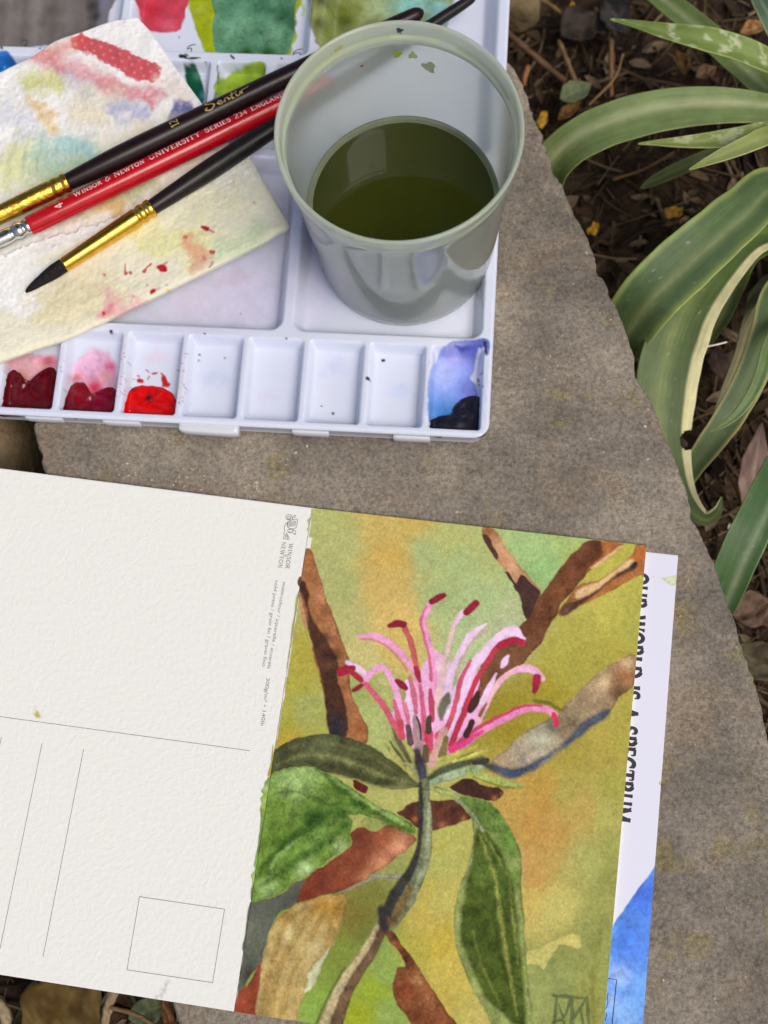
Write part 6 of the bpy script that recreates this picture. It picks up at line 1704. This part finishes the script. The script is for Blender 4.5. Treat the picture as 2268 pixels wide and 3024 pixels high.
strap(dn_plant, [(2018, 1440, -50, 40), (2052, 1374, -46, 66), (2095, 1312, -42, 84), (2152, 1232, -38, 94), (2214, 1120, -35, 100), (2262, 990, -34, 104), (2300, 860, -38, 100), (2420, 780, -54, 80), (2530, 760, -74, 50)], ((72, 96, 56), (98, 118, 76), (188, 184, 118), (60, 82, 52), 0.3, 0.13), cup_=0.22)
strap(dn_plant, [(2094, 1275, -24, 2), (2130, 1258, -22, 14), (2178, 1222, -20, 24), (2222, 1162, -19, 32), (2252, 1090, -20, 36), (2280, 1000, -24, 38), (2380, 850, -46, 40), (2530, 770, -74, 30)], ((110, 138, 84), (126, 150, 98), (166, 184, 128), (96, 124, 74)), cup_=0.25)
strap(dn_plant, [(2080, 1890, -64, 90), (2118, 1800, -36, 106), (2150, 1715, -22, 114), (2190, 1622, -15, 118), (2235, 1528, -13, 116), (2290, 1420, -16, 112), (2380, 1240, -34, 100), (2480, 980, -60, 80), (2545, 780, -74, 50)], ((66, 102, 58), (150, 170, 138), (112, 140, 88), (54, 88, 46), 0.2, 0.04, 0.35), cup_=0.22)
strap(dn_plant, [(2112, 1230, -60, 14), (2140, 1165, -56, 34), (2182, 1060, -54, 40), (2215, 960, -54, 36), (2300, 850, -62, 34), (2510, 770, -76, 30)], ((156, 148, 112), (172, 164, 130), (176, 170, 120), (120, 112, 76)), cup_=0.2)
strap(dn_plant, [(2160, 1110, -66, 20), (2210, 950, -62, 40), (2240, 860, -62, 44), (2330, 800, -68, 40), (2520, 760, -76, 30)], ((110, 116, 84), (140, 144, 116), (150, 150, 110), (84, 92, 64)), cup_=0.2)

# ------------------------------------------------------------------ fallen leaves, twigs, petals, stones
def dry_leaf(name, label, x, y, z, lpx, wpx, ang, c0, c1, curl=0.35, cat='leaf', group='dead leaves on the soil', tilt=0.0, folds=0.0):
    base = U(x, y, z); Lm, Wm = lpx / 9.0, wpx / 9.0
    nu, nv = 22, 13
    u = np.linspace(-1, 1, nu); v = np.linspace(-1, 1, nv)
    UU, VV = np.meshgrid(u, v, indexing='ij')
    prof = np.clip(1 - np.abs(UU) ** 1.8, 0.0, 1) ** 0.95 * (1 - 0.25 * UU) + 0.02
    seed = x * 0.37 + y * 0.11
    lx_ = UU * Lm / 2; ly_ = VV * prof * Wm / 2 * (1 + 0.12 * vnoise(UU * 4 + seed, VV * 0 + (VV > 0)))
    lz_ = curl * Wm * 0.5 * (VV * prof) ** 2 + 0.12 * Lm * curl * UU ** 2 + folds * Wm * 0.12 * fbm(UU * 2 + seed, VV * 2, 3) + tilt * ly_
    a = math.radians(ang)
    X = base[0] + lx_ * math.cos(a) - ly_ * math.sin(a); Y = base[1] + lx_ * math.sin(a) + ly_ * math.cos(a); Z = base[2] + lz_
    cc = np.ones((nu, nv, 3)) * alb(c0)
    ly_ = ly_ * (1 + 0.10 * vnoise(UU * 11 + seed, VV * 0 + 3 * (VV > 0)))
    k_ = np.clip(0.5 + 1.6 * fbm(UU * 4 + seed, VV * 3, 4), 0, 1)
    cc = cc * 0.85 + (alb(c1) - cc) * k_[..., None]
    vein = np.exp(-(VV / 0.07) ** 2) * 0.3 + 0.12 * (np.sin((UU * 9 + np.abs(VV) * 5)) > 0.9)
    cc = cc * (1 + vein)[..., None]
    Vv, Qq = shell(np.stack([X, Y, Z], -1), -0.35)
    return obj(name, Vv, M['litter'], None, quads=Qq, colors=np.concatenate([cc.reshape(-1, 3)] * 2), label=label, cat=cat, group=group)


def twig(label, pts, r, c, group='twigs on the soil', name='twig'):
    P = catmull(np.array([U(*p) for p in pts]), 8, closed=False)
    n_ = len(P); t = np.gradient(P, axis=0); t /= np.linalg.norm(t, axis=1, keepdims=True)
    e1 = np.cross(t, [0, 0, 1.0]); e1 /= np.linalg.norm(e1, axis=1, keepdims=True) + 1e-9; e2 = np.cross(e1, t)
    th = np.linspace(0, 2 * math.pi, 9, endpoint=False)
    rr_ = r * (1 + 0.2 * vnoise(np.arange(n_) * 0.6 + pts[0][0], np.zeros(n_))) * np.linspace(1, 0.75, n_)
    V = P[:, None] + (np.cos(th)[None, :, None] * e1[:, None] + np.sin(th)[None, :, None] * e2[:, None]) * rr_[:, None, None]
    cc = alb(c) * (1 + 0.35 * vnoise(np.arange(n_)[:, None] * 0.9 + pts[0][1], np.arange(9)[None] * 1.0))[..., None]
    return obj(name, V.reshape(-1, 3), M['litter'], None, quads=gquads(n_, 9, 0, wrap=True), colors=cc.reshape(-1, 3), label=label, cat='twig' if name == 'twig' else name.split('_')[1], group=group)


LZ = -68
dry_leaf('dead_leaf', 'dark grey withered leaf lying on the soil beyond the cup', 1725, 80, LZ + 4, 200, 150, 28, (48, 44, 40), (66, 58, 52), 0.5, folds=2.6)
dry_leaf('dead_leaf', 'dark slate withered leaf overlapping the dark grey one near the plant', 1820, 55, LZ + 8, 170, 110, -62, (58, 56, 56), (76, 72, 70), 0.4, folds=2.4)
dry_leaf('fallen_leaf', 'pale grey-green fallen leaf between slab and broad arching leaf', 1700, 272, LZ + 8, 130, 84, 28, (124, 132, 96), (104, 116, 84), 0.4)
dry_leaf('dead_leaf', 'tan curled leaf touching the broad arching leaf near the yellow petal', 1680, 330, LZ + 6, 110, 40, 40, (128, 96, 56), (96, 70, 40), 0.8)
dry_leaf('dead_leaf', 'brown leaf with pale rim lying under the cup side plant tips', 2010, 190, LZ, 110, 50, -75, (128, 98, 58), (70, 50, 32), 0.9)
dry_leaf('dead_leaf', 'tan curled leaf lying under the topmost pointed leaf', 2085, 215, LZ, 90, 50, 30, (146, 116, 86), (104, 80, 58), 0.8)
dry_leaf('dead_leaf', 'orange tan leaf in the far corner above the pointed leaf', 2225, 85, LZ, 110, 56, 20, (164, 128, 88), (130, 88, 50), 0.6)
dry_leaf('dead_leaf', 'pinkish brown dead leaf hanging beside the striped drooping leaf', 2228, 1390, -52, 330, 92, 78, (158, 134, 122), (132, 108, 98), 0.25)
dry_leaf('dead_leaf', 'dusky pear-shaped dead leaf between two drooping green leaves', 2120, 1075, LZ + 2, 110, 66, -80, (112, 94, 82), (92, 76, 66), 0.5)
dry_leaf('dead_leaf', 'grey-brown dead leaf beside the leaflet end of the slab edge', 2245, 1960, LZ + 10, 200, 120, -30, (92, 86, 66), (70, 62, 48), 0.3)
dry_leaf('dead_leaf', 'brown crumpled leaf on soil below the green leaf end by the slab edge', 2225, 1800, LZ, 150, 120, 20, (116, 96, 80), (88, 70, 56), 0.4, folds=1.5)
dry_leaf('dead_leaf', 'large olive brown dry leaf under the blank card corner', 190, 2985, LZ + 12, 330, 240, 62, (112, 94, 56), (84, 66, 34), 0.15, folds=0.8)
dry_leaf('fallen_leaf', 'small grey-green leaf under the blank card edge near the slab corner', 440, 2985, LZ + 8, 130, 80, 20, (104, 112, 84), (84, 92, 66), 0.3)
dry_leaf('dead_leaf', 'brown strip of leaf against the slab corner under the blank card', 500, 3010, LZ + 14, 130, 30, -72, (130, 92, 58), (90, 60, 36), 0.6)
twig('thick brown twig slanting from palette corner toward the pale fallen leaf', [(1490, 90, LZ), (1560, 150, LZ + 2), (1670, 240, LZ)], 1.5, (106, 82, 60))
twig('reddish upright twig between the dark leaf and the arching leaf', [(1805, 120, LZ + 3), (1805, 200, LZ + 5), (1806, 285, LZ + 3)], 1.0, (132, 100, 72))
twig('thin bent twig under the dark withered leaf', [(1650, 120, LZ + 2), (1675, 180, LZ + 3), (1700, 240, LZ)], 1.1, (124, 98, 70))
twig('fine straw pointing toward the pointed leaf tip', [(1740, 310, LZ + 5), (1815, 230, LZ + 6), (1840, 160, LZ + 4)], 0.5, (146, 118, 80))
twig('short tan twig lying at the far end of the palette edge', [(1600, 0, LZ), (1640, 25, LZ + 2), (1660, 45, LZ)], 1.0, (128, 104, 66))
twig('orange-brown chip beside the palette edge', [(1560, 195, LZ + 4), (1550, 230, LZ + 4), (1548, 250, LZ + 2)], 1.1, (150, 104, 66))
twig('long dry stalk lying across the soil by the yellow petals', [(1810, 530, LZ), (1900, 500, LZ + 3), (1990, 450, LZ)], 0.6, (124, 96, 58))
twig('fine straw lying near the slab edge under the big leaf', [(1740, 750, LZ), (1810, 762, LZ + 1), (1880, 764, LZ)], 0.5, (146, 120, 92))
twig('brown straw beside the hole in the striped leaf', [(2040, 1245, -52), (2070, 1228, -50), (2110, 1215, -50)], 0.5, (162, 126, 78), name='dry_stalk')
twig('orange stem leaning beside the pinkish dead leaf', [(2150, 1400, -58), (2180, 1460, -56), (2195, 1530, -54)], 0.5, (140, 104, 52), name='dry_stalk')
twig('small white chip on the soil beside the lower green leaf', [(2150, 1553, LZ + 6), (2165, 1557, LZ + 6), (2180, 1560, LZ + 6)], 1.0, (216, 208, 194))
twig('pale knotted stem under the blank card edge', [(345, 2905, LZ + 14), (322, 2965, LZ + 16), (306, 3040, LZ + 14)], 2.0, (142, 124, 98), name='dry_stalk')
twig('pale curved stem at the very corner under the blank card', [(-30, 2945, LZ + 14), (12, 2985, LZ + 16), (20, 3060, LZ + 12)], 2.0, (146, 130, 104), name='dry_stalk')
twig('thin stem crossing below the small grey-green leaf', [(325, 2975, LZ + 17), (400, 2995, LZ + 16), (460, 3030, LZ + 12)], 0.8, (110, 88, 60), name='dry_stalk')
twig('white fibre caught on the striped drooping leaf', [(2084, 1024, -16), (2115, 1018, -15), (2146, 1010, -16)], 0.35, (226, 214, 196), name='dry_fibre')


def petal(label, x, y, s_, ang):
    b = U(x, y, LZ + 6)
    n_, m2 = 12, 8
    UU, VV = np.meshgrid(np.linspace(-1, 1, n_), np.linspace(-1, 1, m2), indexing='ij')
    pr_ = np.sqrt(np.clip(1 - UU ** 2, 0.02, 1)) * (1 + 0.35 * vnoise(UU * 3 + x, VV + y))
    lx_, ly_ = UU * s_ * 0.5, VV * pr_ * s_ * 0.32
    a = math.radians(ang)
    Z = b[2] - 3 + 2.6 * fbm(UU * 1.8 + x, VV * 1.8 + y, 3) + 1.5 * UU ** 2
    Vv, Qq = shell(np.stack([b[0] + lx_ * math.cos(a) - ly_ * math.sin(a), b[1] + lx_ * math.sin(a) + ly_ * math.cos(a), Z], -1), -0.3)
    obj('fallen_petal', Vv, M['petal'], None, quads=Qq, label=label, cat='petal', group='yellow petals on the soil')


petal('bright yellow petal close to the slab edge beside the cup', 1602, 345, 7.0, 60)
petal('yellow petal on the soil between arching leaf and big leaf near slab', 1752, 668, 6.0, 35)
petal('dull yellow crumpled petal on the soil under the pointed leaves', 1992, 618, 7.0, 10)
petal('small yellow petal at the far edge beyond the dark withered leaf', 1688, 14, 4.5, 70)


def rock(label, x, y, z, sx, sy, sz, seed):
    b = U(x, y, z)
    nu, nv = 40, 24
    th = np.linspace(0, 2 * math.pi, nu, endpoint=False); ph = np.linspace(0.02, math.pi - 0.02, nv)
    TH, PHI = np.meshgrid(th, ph)
    d = np.stack([np.cos(TH) * np.sin(PHI), np.sin(TH) * np.sin(PHI), np.cos(PHI)], -1)
    d = np.sign(d) * np.abs(d) ** 0.75
    r = 1 + 0.16 * fbm(d[..., 0] * 1.6 + seed, d[..., 1] * 1.6 + d[..., 2] * 1.3, 4)
    V = b + d * r[..., None] * np.array([sx, sy, sz])
    obj('rock', V.reshape(-1, 3), M['rock'], None, quads=gquads(nv, nu, 0, wrap=True)[:, ::-1], label=label, cat='rock', group='rocks under the slab')


rock('mossy rock below the slab edge between palette and blank card', 62, 1330, -52, 8.5, 16, 26, 3.0)
rock('dark rounded stone beside the far end of the palette edge', 1530, 30, -66, 9, 7, 10, 8.0)

# loose litter nobody could count
LV_, LQ_, LC_ = [], [], []
rl = random.Random(11)
cnt = 0
areas = [((1480, 0, 2330, 2500), 2300), ((-60, 1140, 160, 1450), 60), ((-60, 2840, 570, 3110), 130)]
browns = [(86, 70, 52), (108, 90, 68), (66, 54, 42), (124, 106, 84), (52, 42, 34), (94, 80, 62), (136, 116, 92), (76, 64, 50)]
for (xa, ya, xb, yb), N in areas:
    for _ in range(N):
        p = U(rl.uniform(xa, xb), rl.uniform(ya, yb), GZ + 4)
        if on_slab(p[0], p[1]):
            continue
        gz = float(ground_z(np.array(p[0]), np.array(p[1]))) + rl.uniform(0.3, 3.5)
        a = rl.uniform(0, 2 * math.pi); dz = rl.uniform(-0.25, 0.25)
        c_ = alb(rl.choice(browns)) * rl.uniform(0.35, 0.9)
        off = sum(len(v) for v in LV_)
        if rl.random() < 0.42:
            Lm = 2.5 + 12 * rl.random() ** 2.2; wm = Lm * rl.uniform(0.25, 0.5)
            u = np.linspace(-1, 1, 6); v = np.array([-1, 0, 1.0])
            UU, VV = np.meshgrid(u, v, indexing='ij')
            pr_ = np.clip(1 - UU ** 2, 0.03, 1) ** 0.7
            lx_, ly_ = UU * Lm / 2, VV * pr_ * wm / 2
            lz_ = rl.uniform(0.1, 0.7) * wm * (VV * pr_) ** 2 + dz * lx_ + rl.uniform(0, 0.15) * Lm * UU ** 2
            vv_ = np.stack([p[0] + lx_ * math.cos(a) - ly_ * math.sin(a), p[1] + lx_ * math.sin(a) + ly_ * math.cos(a), gz + lz_], -1)
            LV_.append(vv_.reshape(-1, 3)); LQ_.append(gquads(6, 3, off)); LC_.append(np.ones((18, 3)) * c_ * (1 + 0.25 * np.random.default_rng(cnt).normal(size=(18, 1)) * 0.5))
        else:
            Lm = 4 + 40 * rl.random() ** 2.0; r_ = 0.15 + 0.9 * rl.random() ** 2.5
            bend = rl.uniform(-0.2, 0.2)
            s_ = np.linspace(-0.5, 0.5, 5)
            th = np.arange(4) * math.pi / 2
            cx_ = p[0] + math.cos(a) * s_ * Lm - math.sin(a) * bend * Lm * s_ ** 2 * 2; cy_ = p[1] + math.sin(a) * s_ * Lm + math.cos(a) * bend * Lm * s_ ** 2 * 2
            cz_ = gz + dz * 0.6 * s_ * Lm + 0.5
            vv_ = np.stack([cx_[:, None] - math.sin(a) * np.cos(th)[None] * r_, cy_[:, None] + math.cos(a) * np.cos(th)[None] * r_, cz_[:, None] + np.sin(th)[None] * r_], -1)
            LV_.append(vv_.reshape(-1, 3)); LQ_.append(gquads(5, 4, off, wrap=True)); LC_.append(np.ones((20, 3)) * c_ * 1.1)
        cnt += 1
obj('leaf_litter', np.concatenate(LV_), M['litter'], None, quads=np.concatenate(LQ_), smooth=True, colors=np.clip(np.concatenate(LC_), 0, 1), kind='stuff', label='brown leaf crumbs and broken twigs scattered on the soil')

# pale grit on the stone
GVs, GQs = [], []
named = [(1580, 1087, 8), (1535, 1090, 4), (1475, 1090, 5), (1455, 1154, 5), (1624, 1052, 5), (1646, 1080, 4), (1635, 1094, 3), (1608, 1121, 3), (1791, 1115, 4), (1771, 925, 4), (1803, 945, 4), (1661, 992, 3), (1842, 1155, 4), (1904, 1260, 6), (1912, 1357, 6), (907, 1318, 5), (920, 1302, 4), (875, 1338, 5), (701, 1324, 5), (872, 1338, 5), (849, 1356, 4), (758, 1425, 6), (512, 1433, 6), (545, 1435, 5), (567, 1386, 5), (345, 1358, 5), (376, 1370, 5), (424, 1316, 4), (530, 1410, 4), (595, 1447, 4), (634, 1418, 4), (725, 1455, 5), (447, 1418, 4), (270, 1380, 3), (2008, 1820, 6), (2160, 1990, 4), (1858, 2052, 3), (1960, 2895, 4), (2052, 2200, 4)]
for _ in range(330):
    named.append((rl.uniform(130, 2250), rl.uniform(600, 3020), rl.uniform(1.0, 2.6)))
for _ in range(60):
    named.append((rl.gauss(560, 130), rl.gauss(1420, 30), rl.uniform(1.2, 3.2)))
pad_out = np.array([U(x, y, 0)[:2] for x, y in [(-90, 1365), (2010, 1625), (1890, 3200), (-420, 2850)]])
for x, y, s_ in named:
    p = U(x, y, 0.0)
    if not on_slab(p[0], p[1]):
        continue
    if inside(pad_out, np.array([p[0]]), np.array([p[1]]))[0]:
        continue
    s3, t3 = st_of(p)
    if -1.5 < s3 < PALW and -1.5 < t3 < PALT:
        continue
    r = s_ / 10.0 * 0.62
    off = 8 * len(GVs)
    cube = np.array([[a, b, c] for a in (-1, 1) for b in (-1, 1) for c in (-1, 1)], float)
    cube = cube * np.array([r * rl.uniform(.7, 1.3), r * rl.uniform(.6, 1.0), r * rl.uniform(.5, .9)]) * (1 + 0.25 * np.random.default_rng(int(x * 7 + y)).normal(size=(8, 3)))
    a = rl.uniform(0, 3.1); ca_, sa_ = math.cos(a), math.sin(a)
    cube = np.stack([cube[:, 0] * ca_ - cube[:, 1] * sa_, cube[:, 0] * sa_ + cube[:, 1] * ca_, cube[:, 2]], 1)
    GVs.append(cube + [p[0], p[1], r * 0.5])
    GQs.append(np.array([[0, 1, 3, 2], [4, 6, 7, 5], [0, 4, 5, 1], [2, 3, 7, 6], [0, 2, 6, 4], [1, 5, 7, 3]]) + off)
obj('grit', np.concatenate(GVs), M['grit'], None, quads=np.concatenate(GQs), smooth=False, kind='stuff', label='pale sand grains and grit scattered on the stone slab')

# ------------------------------------------------------------------ the garden tree overhead: out of the picture, mirrored in the water, the palette and the lacquer
tree = thing('shade_tree', 'garden tree whose leafy crown hangs overhead, mirrored in the cup water', 'tree', (-1500, 2300, GZ))
M['bark'] = noise_mat('bark', (0.05, 0.04, 0.03), (0.13, 0.10, 0.075), 12, 0.95, spec=0.1, layers=[(25, 4, 1.0, 12.0)])
M['crown'] = vc_mat('crown_leaves', 0.55, None, spec=0.3, transl=0.25)


def limb(pts, r0, r1, seg=14):
    P = catmull(np.array(pts, float), 8, closed=False)
    t = np.gradient(P, axis=0); t /= np.linalg.norm(t, axis=1, keepdims=True)
    e1 = np.cross(t, [0.31, 0.2, 0.93]); e1 /= np.linalg.norm(e1, axis=1, keepdims=True) + 1e-9; e2 = np.cross(e1, t)
    th = np.linspace(0, 2 * math.pi, seg, endpoint=False)
    rr_ = np.linspace(r0, r1, len(P)) * (1 + 0.08 * vnoise(np.arange(len(P)) * 0.7, np.zeros(len(P))))
    V = P[:, None] + (np.cos(th)[None, :, None] * e1[:, None] + np.sin(th)[None, :, None] * e2[:, None]) * rr_[:, None, None]
    return V.reshape(-1, 3), gquads(len(P), seg, 0, wrap=True)


V, Q = limb([(-1500, 2300, GZ - 40), (-1450, 2250, 900), (-1300, 2100, 1900), (-1050, 1900, 2700)], 130, 70)
obj('trunk', V, M['bark'], tree, quads=Q)
ends = []
for k_ in range(9):
    a = k_ * 2.4
    e = np.array([150 + 1150 * math.cos(a) * (0.5 + 0.5 * (k_ % 3) / 2), 900 + 1150 * math.sin(a) * (0.5 + 0.5 * (k_ % 2)), 2700 + 500 * math.sin(k_ * 1.7)])
    b0 = np.array([-1300, 2100, 1900]) + (np.array([-1050, 1900, 2700]) - np.array([-1300, 2100, 1900])) * (k_ / 9)
    V, Q = limb([b0, b0 * 0.55 + e * 0.45 + [0, 0, 250], e], 38, 10, 9)
    obj('limb', V, M['bark'], tree, quads=Q)
    ends.append((b0, e))
rt2 = np.random.default_rng(21)
CV, CQ, CK = [], [], []
nleaf = 5200
clump = np.concatenate([np.stack([b0 * (1 - f) + e * f for f in np.linspace(0.35, 1.05, 12)]) for b0, e in ends])
ci = rt2.integers(0, len(clump), nleaf)
pc = clump[ci] + rt2.normal(size=(nleaf, 3)) * [190, 190, 130]
for i in range(nleaf):
    d = rt2.normal(size=3) * [1, 1, 0.45]; d /= np.linalg.norm(d)
    n_ = rt2.normal(size=3) * 0.5 + [0, 0, 1.0]; sd = np.cross(d, n_); sd /= np.linalg.norm(sd)
    L_, w_ = rt2.uniform(60, 120), rt2.uniform(22, 44)
    up_ = np.cross(sd, d)
    CV += [pc[i] - d * L_ / 2, pc[i] - d * L_ * 0.1 + sd * w_ / 2 - up_ * 6, pc[i] + d * L_ / 2 - up_ * 14, pc[i] - d * L_ * 0.1 - sd * w_ / 2 - up_ * 6]
    CQ.append([4 * i, 4 * i + 1, 4 * i + 2, 4 * i + 3])
    CK += [np.array([0.055, 0.085, 0.025]) * rt2.uniform(0.6, 1.5)] * 4
obj('crown', np.array(CV), M['crown'], tree, quads=np.array(CQ), smooth=False, colors=np.array(CK), kind='stuff')
